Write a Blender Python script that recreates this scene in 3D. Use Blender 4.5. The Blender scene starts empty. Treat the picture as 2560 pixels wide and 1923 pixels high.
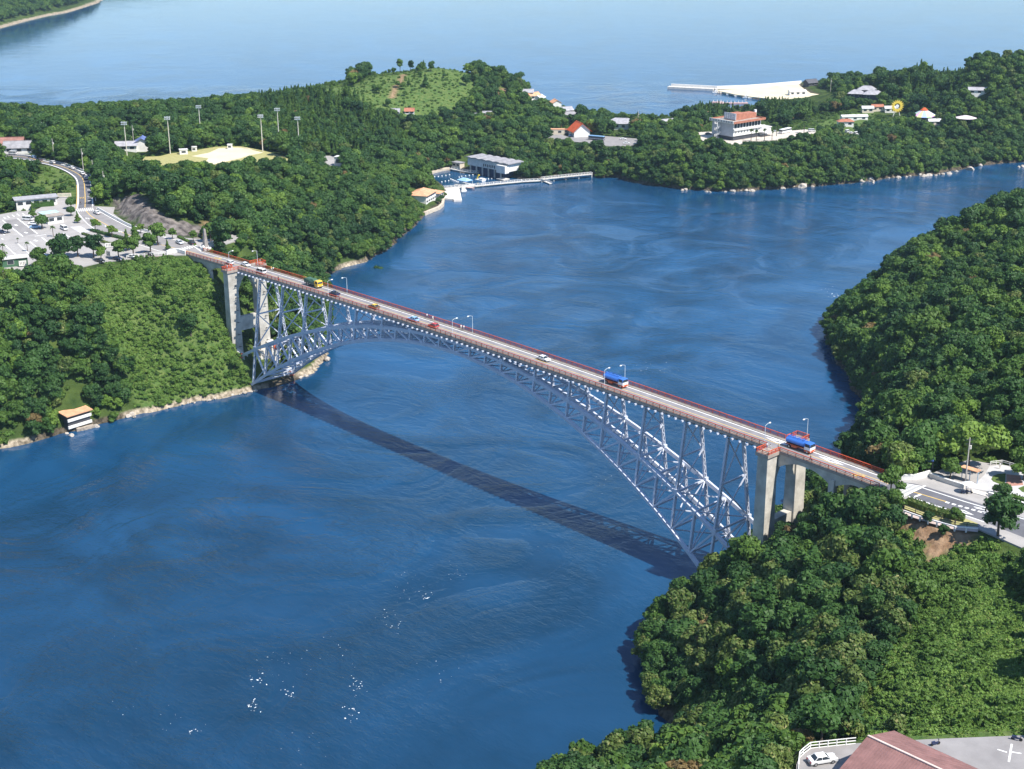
import bpy, bmesh, math, random
import numpy as np
from mathutils import Vector, Matrix
SC = bpy.context.scene
COL = SC.collection
random.seed(7)
RNG = np.random.default_rng(11)
PI = math.pi
# ---------------------------------------------------------------- camera
CAM_POS = np.array([319.064, -274.524, 175.372])
YAW, PITCH, ROLL, FPX = 2.395487, 0.339309, -0.007156, 3621.433     # focal length in pixels of a 2560 px wide picture
def cam_axes():
    d = np.array([math.cos(YAW)*math.cos(PITCH), math.sin(YAW)*math.cos(PITCH), -math.sin(PITCH)])
    r = np.array([math.sin(YAW), -math.cos(YAW), 0.0]); u = np.cross(r, d)
    return (r*math.cos(ROLL)+u*math.sin(ROLL), u*math.cos(ROLL)-r*math.sin(ROLL), d)
CR, CU, CD = cam_axes()
cam = bpy.data.objects.new('camera', bpy.data.cameras.new('camera'))
COL.objects.link(cam)
cam.data.sensor_width = 36.0
cam.data.lens = FPX/2560.0*36.0
cam.data.clip_start = 1.0
cam.data.clip_end = 30000.0
M = Matrix.Identity(4)
for i in range(3):
    M[i][0], M[i][1], M[i][2], M[i][3] = CR[i], CU[i], -CD[i], CAM_POS[i]
cam.matrix_world = M
SC.camera = cam
# ---------------------------------------------------------------- sky and sun
SUN_DIR = Vector((0.72, 0.11, 1.0)).normalized()
SUN_EL = math.asin(SUN_DIR.z); SUN_ROT = math.atan2(SUN_DIR.x, SUN_DIR.y)
w = bpy.data.worlds.new("World"); SC.world = w; w.use_nodes = True
wn = w.node_tree
sky = wn.nodes.new('ShaderNodeTexSky'); sky.sky_type = 'NISHITA'; sky.sun_disc = False
sky.sun_elevation = SUN_EL; sky.sun_rotation = SUN_ROT; sky.altitude = 0; sky.air_density = 1.0; sky.dust_density = 0.0; sky.ozone_density = 4.5
bg = wn.nodes['Background']; bg.inputs[1].default_value = 0.125
wn.links.new(sky.outputs[0], bg.inputs[0])
sl = bpy.data.lights.new('sun', 'SUN'); sl.energy = 5.0; sl.angle = math.radians(0.53); sl.color = (1.0, 0.955, 0.88)
so = bpy.data.objects.new('sun', sl); COL.objects.link(so)
so.rotation_euler = SUN_DIR.to_track_quat('Z', 'Y').to_euler(); so.location = (0, 0, 600)
SC.view_settings.view_transform = 'Standard'; SC.view_settings.look = 'None'
SC.view_settings.exposure = 0.6; SC.view_settings.gamma = 1.0
try: SC.view_settings.use_curve_mapping = False
except Exception: pass
SC.cycles.max_bounces = 5; SC.cycles.diffuse_bounces = 2; SC.cycles.glossy_bounces = 3
SC.cycles.transmission_bounces = 3; SC.cycles.transparent_max_bounces = 6
SC.cycles.caustics_reflective = False; SC.cycles.caustics_refractive = False
SC.cycles.sample_clamp_indirect = 6.0
# ---------------------------------------------------------------- survey: turning readings of the photograph into places in the world
def ray(px, py):
    return CD + (px-1280.0)/FPX*CR - (py-961.5)/FPX*CU
def atz(px, py, z):
    v = ray(px, py); t = (z-CAM_POS[2])/v[2]; q = CAM_POS+v*t
    return Vector((q[0], q[1], z))
def sheet(x0, y0, s):
    return lambda x, y, z=0.0: atz(x0+x/s, y0+y/s, z)
S = 2560/2212.0
def F(x, y, z=0.0): return atz(x*S, y*S, z)
def proj(P):
    v = np.asarray(P, float)-CAM_POS; z = v@CD
    return np.stack([1280+FPX*(v@CR)/z, 961.5-FPX*(v@CU)/z, z], -1)
# ---------------------------------------------------------------- tags
def tag(o, label=None, cat=None, group=None, kind=None):
    if label: o['label'] = label
    if cat: o['category'] = cat
    if group: o['group'] = group
    if kind: o['kind'] = kind
    return o
def thing(name, label, cat, loc=(0, 0, 0), rz=0.0, group=None):
    o = bpy.data.objects.new(name, None); COL.objects.link(o)
    o.empty_display_size = 0.5
    o.location = loc; o.rotation_euler = (0, 0, rz)
    return tag(o, label, cat, group)
def copy_tree(o, parent=None):
    c = o.copy(); COL.objects.link(c)
    if parent is not None: c.parent = parent
    for ch in list(o.children): copy_tree(ch, c)
    return c
def dup(root, loc, rz=None, label=None, scale=None):
    c = copy_tree(root); c.location = loc
    if rz is not None: c.rotation_euler = (0, 0, rz)
    if label: c['label'] = label
    if scale: c.scale = (scale,)*3 if not isinstance(scale, tuple) else scale
    return c
# ---------------------------------------------------------------- materials
MATS = {}
def mat(name, col, rough=0.7, var=0.12, scale=0.6, metal=0.0, spec=0.3, bump=0.0, bscale=3.0, col2=None):
    if name in MATS: return MATS[name]
    m = bpy.data.materials.new(name); m.use_nodes = True; nt = m.node_tree; N = nt.nodes; L = nt.links
    b = N['Principled BSDF']; b.inputs['Roughness'].default_value = rough; b.inputs['Metallic'].default_value = metal
    b.inputs['Specular IOR Level'].default_value = spec
    g = N.new('ShaderNodeNewGeometry')
    n = N.new('ShaderNodeTexNoise'); n.inputs['Scale'].default_value = scale; n.inputs['Detail'].default_value = 5
    n.inputs['Roughness'].default_value = 0.6
    L.new(g.outputs['Position'], n.inputs['Vector'])
    r = N.new('ShaderNodeValToRGB')
    c = np.array(col); c2 = np.array(col2) if col2 else np.clip(c*(1+2*var), 0, 1)
    r.color_ramp.elements[0].position = 0.3; r.color_ramp.elements[1].position = 0.7
    r.color_ramp.elements[0].color = (*(c*(1-2*var)), 1) if not col2 else (*c, 1)
    r.color_ramp.elements[1].color = (*c2, 1)
    L.new(n.outputs['Fac'], r.inputs[0]); L.new(r.outputs[0], b.inputs['Base Color'])
    if bump:
        n2 = N.new('ShaderNodeTexNoise'); n2.inputs['Scale'].default_value = bscale; n2.inputs['Detail'].default_value = 4
        L.new(g.outputs['Position'], n2.inputs['Vector'])
        bp = N.new('ShaderNodeBump'); bp.inputs['Strength'].default_value = bump; bp.inputs['Distance'].default_value = 0.3
        L.new(n2.outputs['Fac'], bp.inputs['Height']); L.new(bp.outputs[0], b.inputs['Normal'])
    MATS[name] = m
    return m
# ---------------------------------------------------------------- mesh builder
class MB:
    def __init__(s): s.v = []; s.f = []; s.m = []; s.mats = []; s.cur = 0
    def use(s, material):
        if material not in s.mats: s.mats.append(material)
        s.cur = s.mats.index(material); return s
    def face(s, pts):
        k = len(s.v); s.v += [tuple(p) for p in pts]; s.f.append(list(range(k, k+len(pts)))); s.m.append(s.cur)
    def poly(s, pts, faces):
        k = len(s.v); s.v += [tuple(p) for p in pts]
        for f in faces: s.f.append([k+i for i in f]); s.m.append(s.cur)
    def hexa(s, a, b):                                      # two quads, bottom and top
        s.poly(list(a)+list(b), [(3, 2, 1, 0), (4, 5, 6, 7), (0, 1, 5, 4), (1, 2, 6, 5), (2, 3, 7, 6), (3, 0, 4, 7)])
    def box(s, x0, x1, y0, y1, z0, z1):
        s.hexa([(x0, y0, z0), (x1, y0, z0), (x1, y1, z0), (x0, y1, z0)], [(x0, y0, z1), (x1, y0, z1), (x1, y1, z1), (x0, y1, z1)])
    def beam(s, p, q, w, h, up=(0, 0, 1)):
        p, q = Vector(p), Vector(q); d = (q-p)
        if d.length < 1e-6: return
        d.normalize(); up = Vector(up)
        r = d.cross(up)
        if r.length < 1e-4: r = d.cross(Vector((1, 0, 0)))
        r.normalize(); u = r.cross(d)
        r *= w/2; u *= h/2
        s.hexa([p-r-u, p+r-u, q+r-u, q-r-u], [p-r+u, p+r+u, q+r+u, q-r+u])
    def cyl(s, p, q, r0, r1=None, n=8, caps=True):
        r1 = r0 if r1 is None else r1
        p, q = Vector(p), Vector(q); d = (q-p).normalized()
        a = d.cross(Vector((0, 0, 1)))
        if a.length < 1e-4: a = Vector((1, 0, 0))
        a.normalize(); b = d.cross(a)
        pts = [p+(a*math.cos(t)+b*math.sin(t))*r0 for t in [2*PI*i/n for i in range(n)]]
        pts += [q+(a*math.cos(t)+b*math.sin(t))*r1 for t in [2*PI*i/n for i in range(n)]]
        fs = [(i, (i+1) % n, n+(i+1) % n, n+i) for i in range(n)]
        if caps: fs += [tuple(range(n-1, -1, -1)), tuple(range(n, 2*n))]
        s.poly(pts, fs)
    def prism(s, pts, z0, z1):                              # horizontal outline; z0, z1 numbers or lists
        n = len(pts); Z0 = z0 if hasattr(z0, '__len__') else [z0]*n; Z1 = z1 if hasattr(z1, '__len__') else [z1]*n
        a = sum(pts[i][0]*pts[(i+1) % n][1]-pts[(i+1) % n][0]*pts[i][1] for i in range(n))
        if a < 0: pts = list(pts)[::-1]; Z0 = list(Z0)[::-1]; Z1 = list(Z1)[::-1]
        v = [(p[0], p[1], Z0[i]) for i, p in enumerate(pts)]+[(p[0], p[1], Z1[i]) for i, p in enumerate(pts)]
        s.poly(v, [tuple(range(n-1, -1, -1)), tuple(range(n, 2*n))]+[(i, (i+1) % n, n+(i+1) % n, n+i) for i in range(n)])
    def lump(s, c, r, n=1, jit=0.18, seed=0, squash=(1, 1, 1)):
        bm = bmesh.new(); bmesh.ops.create_icosphere(bm, subdivisions=n, radius=1.0)
        rg = random.Random(seed); c = Vector(c)
        pts = []
        for v in bm.verts:
            k = r*(1+rg.uniform(-jit, jit)); pts.append((c.x+v.co.x*k*squash[0], c.y+v.co.y*k*squash[1], c.z+v.co.z*k*squash[2]))
        fs = [tuple(v.index for v in f.verts) for f in bm.faces]; bm.free()
        s.poly(pts, fs)
    def mesh(s, name, smooth=False):
        me = bpy.data.meshes.new(name); me.from_pydata(s.v, [], s.f)
        for m in s.mats: me.materials.append(m)
        if len(s.mats) > 1: me.polygons.foreach_set('material_index', s.m)
        if smooth: me.polygons.foreach_set('use_smooth', [True]*len(me.polygons))
        me.update(); return me
    def build(s, name, material=None, parent=None, loc=None, rz=0.0, smooth=False):
        if material is not None and not s.mats: s.mats.append(material)
        o = bpy.data.objects.new(name, s.mesh(name, smooth)); COL.objects.link(o)
        if parent is not None: o.parent = parent
        if loc is not None: o.location = loc
        if rz: o.rotation_euler = (0, 0, rz)
        return o
# ---------------------------------------------------------------- sheets of the photograph that were read at larger scale
c1 = sheet(0, 0, 3.16); c2 = sheet(600, 100, 3.16); c3 = sheet(1250, 100, 3.16); c4 = sheet(1860, 100, 3.16)
c5 = sheet(0, 450, 4.42); c6 = sheet(400, 580, 4.42); c8 = sheet(0, 620, 3.16); d5 = sheet(1960, 1060, 3.687)
d6 = sheet(1450, 1350, 1.993); d8 = sheet(1900, 1720, 3.352); e3 = sheet(0, 500, 8.3115); e4 = sheet(240, 560, 7.9)
e5 = sheet(0, 330, 7.373); g1 = sheet(1740, 260, 6.9125); g2 = sheet(1030, 370, 6.9125); g6 = sheet(2050, 230, 4.9156)
h7 = sheet(2260, 1150, 6.647); h8 = sheet(1380, 270, 6.9125); i1 = sheet(1640, 200, 4.6083); i2 = sheet(280, 320, 4.6083)
i3 = sheet(120, 1000, 7.9); i4 = sheet(780, 370, 18.433); i5 = sheet(1000, 440, 11.06); i7 = sheet(880, 150, 4.7064); i8 = sheet(2140, 380, 5.2667)
ZP = 40.75          # the square at the far end of the bridge and the road at the near end
# ---------------------------------------------------------------- shorelines
def P2(L): return [(p[0], p[1]) for p in L]
SHORE_A = [(-150, -250), (-122, -160), (-115, -100), (-114, -78), (-113, -54), (-108, -22), (-105.5, -9), (-105, 9), (-108, 20), (-117, 30), (-152, 58), (-186, 80), (-213, 98)] + \
    P2([F(735, 582), F(790, 565), F(830, 545), F(880, 500), F(912, 470), F(945, 452), F(962, 434), g2(560, 690), g2(330, 520), g2(300, 470), g2(420, 400), g2(660, 350),
        g2(860, 400), g2(1080, 440), g2(1180, 400), g2(1500, 480), g2(1700, 500), g2(1900, 540), c3(200, 1105), c3(340, 1095), c3(560, 1085), c3(720, 1065), c3(800, 1090), c3(930, 1085)]) + \
    P2([F(1355, 390), F(1400, 399), F(1500, 411), F(1600, 414), F(1700, 407), F(1800, 399), F(1880, 391), F(1950, 381), F(2020, 376), F(2100, 361), F(2150, 354), F(2212, 351)]) + \
    [(-105, 640), (-50, 760), (40, 900), (-60, 1000), (-230, 960), (-330, 880)] + \
    P2([i1(1700, 40), i1(1400, 72), i1(1000, 100), i1(690, 120), i1(720, 140), i1(900, 170), i1(1120, 200), i1(1300, 240), i1(1150, 290)]) + \
    P2([F(1600, 236), F(1500, 246), F(1440, 255), F(1380, 250), F(1300, 252), F(1232, 243), F(1180, 223), F(1137, 203)]) + \
    [(-625, 545), (-655, 470), (-655, 390), (-680, 300), (-725, 200), (-800, 100), (-840, -50), (-700, -320), (-300, -330)]
SHORE_B = [(-4, 197), (6, 186), (24, 166), (44, 148), (58, 135), (69, 115), (75, 101), (84, 76), (94, 42), (101, 18), (104, 2), (105.5, -12), (107, -22), (111, -35), (119, -48), (131, -59), (143, -64),
           (150, -66), (150, -71), (143, -80), (141.5, -91), (143, -120), (160, -190), (230, -330), (480, -330), (480, 480), (120, 560), (-20, 560), (-46, 470), (-48, 420), (-38, 350), (-24, 290), (-18, 240), (-11, 212)]
# ---------------------------------------------------------------- ground heights: readings (picture x, y on the 2212 wide sheet, ground height)
T = 5.2             # canopy above ground
CTRL = []
def g(x, y, z): p = F(x, y, z); CTRL.append((p.x, p.y, z))
def gc(x, y, z): p = F(x, y, z); CTRL.append((p.x, p.y, z-T))
for q in ((0, 580), (100, 572), (250, 556), (400, 545), (0, 500), (60, 470), (180, 455), (240, 480), (300, 510), (380, 530), (-120, 560), (-120, 460)): g(*q, ZP)
for q in ((190, 420, 41), (185, 395, 41.5), (160, 362, 42), (100, 345, 42.5), (0, 330, 43), (-100, 322, 43.5)): g(*q)
for q in ((50, 385, 44), (120, 395, 43), (0, 430, 42)): gc(*q)
for q in ((60, 650, 40), (200, 700, 34), (100, 760, 27), (60, 860, 14), (200, 860, 10), (30, 920, 6)): gc(*q)
for q in ((300, 640, 33), (420, 640, 33.5), (300, 740, 19), (450, 740, 18.5), (380, 820, 7), (480, 800, 10), (500, 745, 11), (466, 600, 36), (500, 660, 24)): g(*q)
for q in ((420, 357, 55), (350, 380, 54), (300, 400, 51), (600, 345, 44), (500, 348, 49), (700, 372, 36), (800, 402, 23), (870, 420, 14), (300, 430, 52), (360, 440, 50), (380, 480, 46)): gc(*q)
for q in ((560, 430, 38), (650, 480, 22), (480, 470, 43), (560, 540, 30), (650, 560, 14), (760, 480, 14)): gc(*q)
for q in ((600, 540, 26), (690, 590, 8)): g(*q)
for x_ in ((330, 364), (380, 361), (430, 357), (480, 352), (530, 349), (570, 347), (605, 346)):
    for z_ in (40, 44, 48)[:3 if x_[0] < 520 else 2]: gc(*x_, z_)
for q in ((300, 335, 36), (400, 335, 36), (480, 318, 36), (560, 328, 36), (590, 340, 36), (310, 330, 36), (630, 340, 35)): g(*q)
for q in ((270, 290, 37), (200, 300, 39), (350, 290, 38), (100, 300, 42)): g(*q)
for q in ((720, 350, 27), (760, 320, 27), (680, 330, 31)): g(*q)
for q in ((200, 235, 33), (350, 228, 34), (500, 215, 35), (620, 205, 37), (750, 182, 41), (20, 232, 30), (100, 232, 31)): gc(*q)
for q in ((450, 270, 35), (600, 270, 34), (200, 262, 36)): gc(*q)
for q in ((960, 150, 42), (880, 152, 40), (800, 170, 38), (1020, 160, 38), (1090, 172, 32)): g(*q)
for q in ((960, 210, 31), (860, 210, 32), (1040, 220, 26), (800, 260, 25), (950, 270, 18), (1050, 270, 15)): g(*q)
for q in ((860, 320, 17), (930, 310, 13), (1000, 300, 14), (1100, 290, 13), (1160, 250, 12), (1120, 200, 12), (1180, 320, 10), (1250, 340, 9)): gc(*q)
for q in ((1248, 290, 11), (1320, 305, 11), (1380, 300, 11), (1340, 270, 9), (1420, 262, 6)): g(*q)
for q in ((1450, 330, 19), (1550, 330, 19), (1400, 350, 14), (1650, 340, 21), (1500, 370, 13), (1700, 340, 20), (1800, 330, 18), (1900, 320, 19), (2000, 310, 20), (2100, 300, 22), (2200, 290, 23), (2000, 350, 10), (1700, 380, 11)): gc(*q)
for q in ((1600, 303, 18), (1700, 298, 17), (1760, 290, 16), (1850, 265, 15), (1930, 245, 14), (1980, 255, 15), (2080, 265, 16), (2150, 262, 18)): g(*q)
for q in ((1500, 245, 12), (1600, 238, 11), (1700, 234, 9), (1640, 232, 7), (1740, 232, 7)): gc(*q)
for q in ((1700, 208, 2.2), (1750, 200, 2.2), (1790, 212, 2.4), (1680, 203, 2.2)): g(*q)
for q in ((2100, 110, 56), (2212, 112, 58), (2000, 122, 49), (1900, 150, 35), (1820, 172, 22), (1765, 183, 11)): gc(*q)
for q in ((1900, 205, 12), (2000, 200, 22), (2100, 185, 30), (2212, 190, 34), (2000, 160, 37), (2100, 150, 44), (2050, 230, 17), (2212, 240, 22)): gc(*q)
CTRL += [(-160, 800, 40), (-100, 880, 30), (-60, 720, 40), (-250, 860, 25), (-620, 300, 14), (-620, 400, 16), (-600, 480, 14), (-680, 150, 14), (-740, 0, 25), (-560, -150, 42), (-400, -200, 44), (-250, -200, 40), (-170, -160, 30)]
# eastern headland
for q in ((1830, 640, 13), (1900, 568, 17), (1960, 538, 20), (2040, 492, 25), (2150, 442, 30), (2212, 425, 32), (1790, 690, 9)): gc(*q)
for q in ((1850, 760, 17), (1950, 700, 27), (2050, 750, 37), (2050, 620, 32), (2200, 520, 36), (2200, 700, 47), (1950, 850, 30), (2100, 850, 44), (2200, 830, 50), (1900, 900, 22), (2000, 930, 38), (2150, 960, 47)): gc(*q)
CTRL += [(160, 120, 46), (230, 250, 46), (120, 330, 40), (300, 100, 46), (150, 450, 30), (300, 350, 40), (30, 430, 24)]
for q in ((1960, 1035), (2212, 1120), (2212, 1180), (2000, 1120), (2110, 1010), (2100, 1130)): g(*q, ZP)
for q in ((1870, 1052, 39), (1900, 1040, 41), (1820, 1072, 35), (1780, 1095, 30), (1700, 1130, 23), (1640, 1150, 19), (1600, 1190, 14), (1750, 1200, 29), (1900, 1150, 38), (1540, 1250, 9), (1440, 1350, 8), (1600, 1350, 20), (1700, 1350, 27), (1800, 1350, 34), (1550, 1470, 15), (1700, 1500, 29), (1800, 1480, 35)): gc(*q)
for q in ((1930, 1145, 37), (2030, 1190, 37), (2120, 1220, 37), (1990, 1300, 36), (2212, 1250, 37), (2100, 1400, 40), (2212, 1400, 40), (2000, 1500, 42), (2212, 1550, 46), (1900, 1500, 38), (1900, 1400, 35)): g(*q)
for q in ((1500, 1610, 13), (1400, 1640, 9), (1600, 1590, 22), (1700, 1600, 36), (1640, 1660, 34)): gc(*q)
CTRL += [(215, -125, 49.5), (240, -110, 49.5), (270, -100, 49.5), (250, -150, 49), (300, -180, 48), (320, -60, 46), (330, 20, 42), (190, -150, 38), (200, -200, 30)]
# level ground: outline, height
def PL(sh, pts, z): return [(p.x, p.y) for p in (sh(*q, z) for q in pts)]
PADS = []
SQUARE = PL(c5, [(1835, 835), (1600, 845), (1400, 875), (1100, 912), (880, 965), (830, 1000), (330, 1010), (100, 1022), (-350, 1060), (-400, 520), (0, 380), (200, 345), (380, 340), (640, 205), (650, 150), (830, 180), (845, 240), (850, 300),
                     (1045, 290), (1270, 300), (1250, 370), (1460, 520), (1700, 590), (1900, 600), (2060, 640), (2212, 650)], ZP) + PL(c6, [(480, 90), (590, 65), (800, 30), (980, 55), (800, 110), (640, 160), (500, 185)], ZP) + [(-154.2, 4.2), (-154.2, -4.2)]
PADS.append((SQUARE, ZP, 5.0))
NEAR_ROAD = [(150.9, -4.2), (150.9, 4.2)] + PL(d5, [(1350, 465), (1420, 430), (1700, 330), (1900, 365), (2212, 400), (2700, 560), (2700, 1330), (2212, 1150), (2100, 1100), (1790, 965), (1600, 935), (1400, 890), (1250, 820), (1100, 740), (1060, 700)], ZP)
PADS.append((NEAR_ROAD, ZP, 4.0))
ZB = 49.6
LOWER_YARD = PL(d8, [(305, 640), (330, 575), (420, 505), (780, 465), (1400, 430), (2250, 395), (2700, 700), (2500, 1300), (300, 1200), (300, 800)], ZB)
PADS.append((LOWER_YARD, ZB, 5.0))
ZF = 36.0
FIELD = PL(c1, [(960, 1275), (1080, 1240), (1260, 1235), (1350, 1212), (1500, 1195), (1700, 1160), (1900, 1155), (2080, 1190), (2230, 1230), (2330, 1270), (2300, 1330), (1900, 1390), (1500, 1370), (1150, 1320)], ZF)
PADS.append((FIELD, ZF, 6.0))
ZR = 11.0
COACH_PARK = PL(h8, [(-60, 480), (100, 440), (300, 505), (640, 470), (900, 485), (1530, 535), (1540, 590), (1330, 665), (900, 655), (600, 605), (150, 560), (-60, 560)], ZR)
PADS.append((COACH_PARK, ZR, 5.0))
ZH = 18.0
HOTEL_YARD = PL(g1, [(0, 490), (240, 480), (900, 520), (1900, 440), (2160, 500), (1850, 545), (1420, 600), (1395, 662), (800, 690), (560, 695), (60, 630)], ZH)
PADS.append((HOTEL_YARD, ZH, 5.0))
HARBOUR = PL(i1, [(690, 118), (1000, 98), (1400, 72), (1640, 45), (1700, 100), (1780, 150), (2060, 195), (1880, 290), (1740, 262), (1530, 225), (1300, 215), (1120, 195), (900, 165)], 1.7)
PADS.append((HARBOUR, 1.7, 6.0))
CABIN_YARD = PL(i4, [(370, 230), (520, 260), (660, 360), (900, 360), (1300, 470), (1420, 480), (1440, 900), (1100, 900), (800, 800), (400, 600)], 30.0)
PADS.append((CABIN_YARD, 30.0, 5.0))
# the road that climbs away from the square
ROAD_R = PL(c5, [(1045, 290), (1038, 200), (1016, 80)], ZP) + PL(e5, [(1690, 900), (1600, 770), (1450, 690), (1200, 600), (1050, 565), (900, 540), (700, 490), (560, 420), (300, 400), (0, 390), (-300, 380)], 42.0)
ROAD_L = PL(c5, [(832, 320), (848, 200), (858, 80)], ZP) + PL(e5, [(1395, 900), (1300, 790), (1180, 715), (1040, 655), (900, 610), (740, 575), (540, 525), (440, 515), (200, 490), (0, 470), (-300, 455)], 42.0)
HILL_ROAD = ROAD_R+ROAD_L[::-1]
def smooth(t): t = np.clip(t, 0, 1); return t*t*(3-2*t)
def smoothline(P, n=6):
    P = [np.array(p[:2], float) for p in P]; out = []
    for i in range(len(P)-1):
        p0 = P[max(i-1, 0)]; p1 = P[i]; p2 = P[i+1]; p3 = P[min(i+2, len(P)-1)]
        for j in range(n):
            t = j/n; out.append(tuple(0.5*((2*p1)+(-p0+p2)*t+(2*p0-5*p1+4*p2-p3)*t*t+(-p0+3*p1-3*p2+p3)*t**3)))
    out.append(tuple(P[-1])); return out
HR = smoothline(ROAD_R[:2]+ROAD_R[3:], 3); HL = smoothline(ROAD_L[:2]+ROAD_L[3:], 3)
nn = 40
def resamp(P, n):
    P = np.array(P); s = np.r_[0, np.cumsum(np.hypot(*np.diff(P, axis=0).T))]; t = np.linspace(0, s[-1], n); return np.stack([np.interp(t, s, P[:, 0]), np.interp(t, s, P[:, 1])], -1)
HRr, HLr = resamp(HR, nn), resamp(HL, nn)
hz = lambda i: ZP+0.02+(41.95-ZP)*smooth(np.array((i)/12.0)).item()
for i in range(0, nn-1, 3):
    j = min(i+3, nn-1); PADS.append(([tuple(HLr[i]), tuple(HRr[i]), tuple(HRr[j]), tuple(HLr[j])], hz((i+j)/2), 4.0))
# ---------------------------------------------------------------- ground mesh
def inside(poly, X, Y):
    r = np.zeros(X.shape, bool); n = len(poly)
    for i in range(n):
        x1, y1 = poly[i]; x2, y2 = poly[(i+1) % n]
        c = ((y1 > Y) != (y2 > Y))
        with np.errstate(divide='ignore', invalid='ignore'):
            r ^= c & (X < (x2-x1)*(Y-y1)/(y2-y1+1e-12)+x1)
    return r
def dist(poly, X, Y, closed=True):
    D = np.full(X.shape, 1e9, np.float32); n = len(poly)
    for i in range(n if closed else n-1):
        x1, y1 = poly[i]; x2, y2 = poly[(i+1) % n]; dx, dy = x2-x1, y2-y1
        t = np.clip(((X-x1)*dx+(Y-y1)*dy)/(dx*dx+dy*dy+1e-9), 0, 1)
        D = np.minimum(D, np.hypot(X-x1-t*dx, Y-y1-t*dy))
    return D
_ph = np.random.default_rng(3).uniform(0, 6.28, (40, 3))
def noise(X, Y, scale, seed=0, octv=4):
    r = 0; a = 1.0; tot = 0
    for o in range(octv):
        f = (2**o)/scale
        for k in range(3):
            p = _ph[(seed*7+o*3+k) % 40]; th = p[0]; s = f*6.28*(0.8+0.15*k)
            r = r+a*np.sin((X*math.cos(th)+Y*math.sin(th))*s+p[1]+1.7*np.sin((X*math.cos(th+1.3)+Y*math.sin(th+1.3))*s*0.6+p[2]))/3
        tot += a; a *= 0.55
    return r/tot
def wobble(poly, amp=1.6, step=5.0, seed=0):
    rg = random.Random(seed); o = []
    n = len(poly)
    for i in range(n):
        a, b = poly[i], poly[(i+1) % n]; L = math.hypot(b[0]-a[0], b[1]-a[1]); k = max(1, int(L/step))
        for j in range(k):
            t = j/k; jx, jy = rg.uniform(-amp, amp), rg.uniform(-amp, amp)
            o.append((a[0]+(b[0]-a[0])*t+jx, a[1]+(b[1]-a[1])*t+jy))
    return o
SHA = wobble(SHORE_A, 1.2, 6, 1); SHB = wobble(SHORE_B, 1.2, 6, 2)
_C = [tuple(c) for c in CTRL]
for sh in (SHORE_A, SHORE_B):
    n = len(sh)
    for i in range(n):
        a, b = sh[i], sh[(i+1) % n]; L = math.hypot(b[0]-a[0], b[1]-a[1]); k = max(1, int(L/25))
        for j in range(k): _C.append((a[0]+(b[0]-a[0])*j/k, a[1]+(b[1]-a[1])*j/k, 1.0))
_C = np.array(_C)
_keep = [0]
for i in range(1, len(_C)):
    if np.min(np.hypot(*( _C[_keep][:, :2]-_C[i, :2]).T)) > 4.0: _keep.append(i)
_C = _C[_keep]
def _phi(d): return np.sqrt(d*d+16.0)
_A = _phi(np.hypot(_C[:, None, 0]-_C[None, :, 0], _C[:, None, 1]-_C[None, :, 1]))
_n = len(_C); _K = np.zeros((_n+1, _n+1)); _K[:_n, :_n] = _A-np.eye(_n)*3.0; _K[:_n, _n] = 1; _K[_n, :_n] = 1
_W = np.linalg.solve(_K, np.r_[_C[:, 2], 0])
def smooth(t): t = np.clip(t, 0, 1); return t*t*(3-2*t)
def ground(X, Y, pads=True):
    X = np.asarray(X, float); Y = np.asarray(Y, float); sh = X.shape; X = X.ravel(); Y = Y.ravel()
    H = np.zeros(X.shape)
    for a in range(0, len(X), 40000):
        x, y = X[a:a+40000], Y[a:a+40000]
        H[a:a+40000] = _phi(np.hypot(x[:, None]-_C[None, :, 0], y[:, None]-_C[None, :, 1]))@_W[:_n]+_W[_n]
    H = H+1.3*noise(X, Y, 45, 1)+0.5*noise(X, Y, 14, 2)
    ina = inside(SHA, X, Y); inb = inside(SHB, X, Y); land = ina | inb
    d = np.minimum(dist(SHA, X, Y), dist(SHB, X, Y))
    H = np.where(land, np.minimum(np.maximum(H, 0.35+0.3*np.minimum(d, 7)), 0.7+1.7*d), np.maximum(-0.4-0.5*d, -7))
    if pads:
        for poly, z, bl in PADS:
            p = np.array(poly)
            sel = (X > p[:, 0].min()-bl) & (X < p[:, 0].max()+bl) & (Y > p[:, 1].min()-bl) & (Y < p[:, 1].max()+bl)
            if not sel.any(): continue
            x, y = X[sel], Y[sel]; i_ = inside(poly, x, y); dd = np.where(i_, 0, dist(poly, x, y))
            k = smooth((dd-1.5)/bl)
            H[sel] = np.where((H[sel] > -0.5) | i_, (z-0.35)*(1-k)+H[sel]*k, H[sel])
    return H.reshape(sh), land.reshape(sh), d.reshape(sh)
def gz(x, y): return float(ground(np.array([x]), np.array([y]))[0][0])
GX = np.arange(-860, 490, 2.5); GY = np.arange(-340, 1010, 2.5)
GXX, GYY = np.meshgrid(GX, GY)
GH, GLAND, GDIST = ground(GXX, GYY)
def hgt(X, Y):
    fx = np.clip((np.asarray(X)-GX[0])/2.5, 0, len(GX)-1.001); fy = np.clip((np.asarray(Y)-GY[0])/2.5, 0, len(GY)-1.001)
    i, j = fx.astype(int), fy.astype(int); u, v = fx-i, fy-j
    return GH[j, i]*(1-u)*(1-v)+GH[j, i+1]*u*(1-v)+GH[j+1, i]*(1-u)*v+GH[j+1, i+1]*u*v
PXY = proj(np.stack([GXX, GYY, GH], -1).reshape(-1, 3))/np.array([S, S, 1.0])
def pic(poly): return inside(poly, PXY[:, 0], PXY[:, 1]) & (PXY[:, 2] > 0)
def world(poly): return inside(poly, GXX.ravel(), GYY.ravel())
REG = {}
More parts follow.
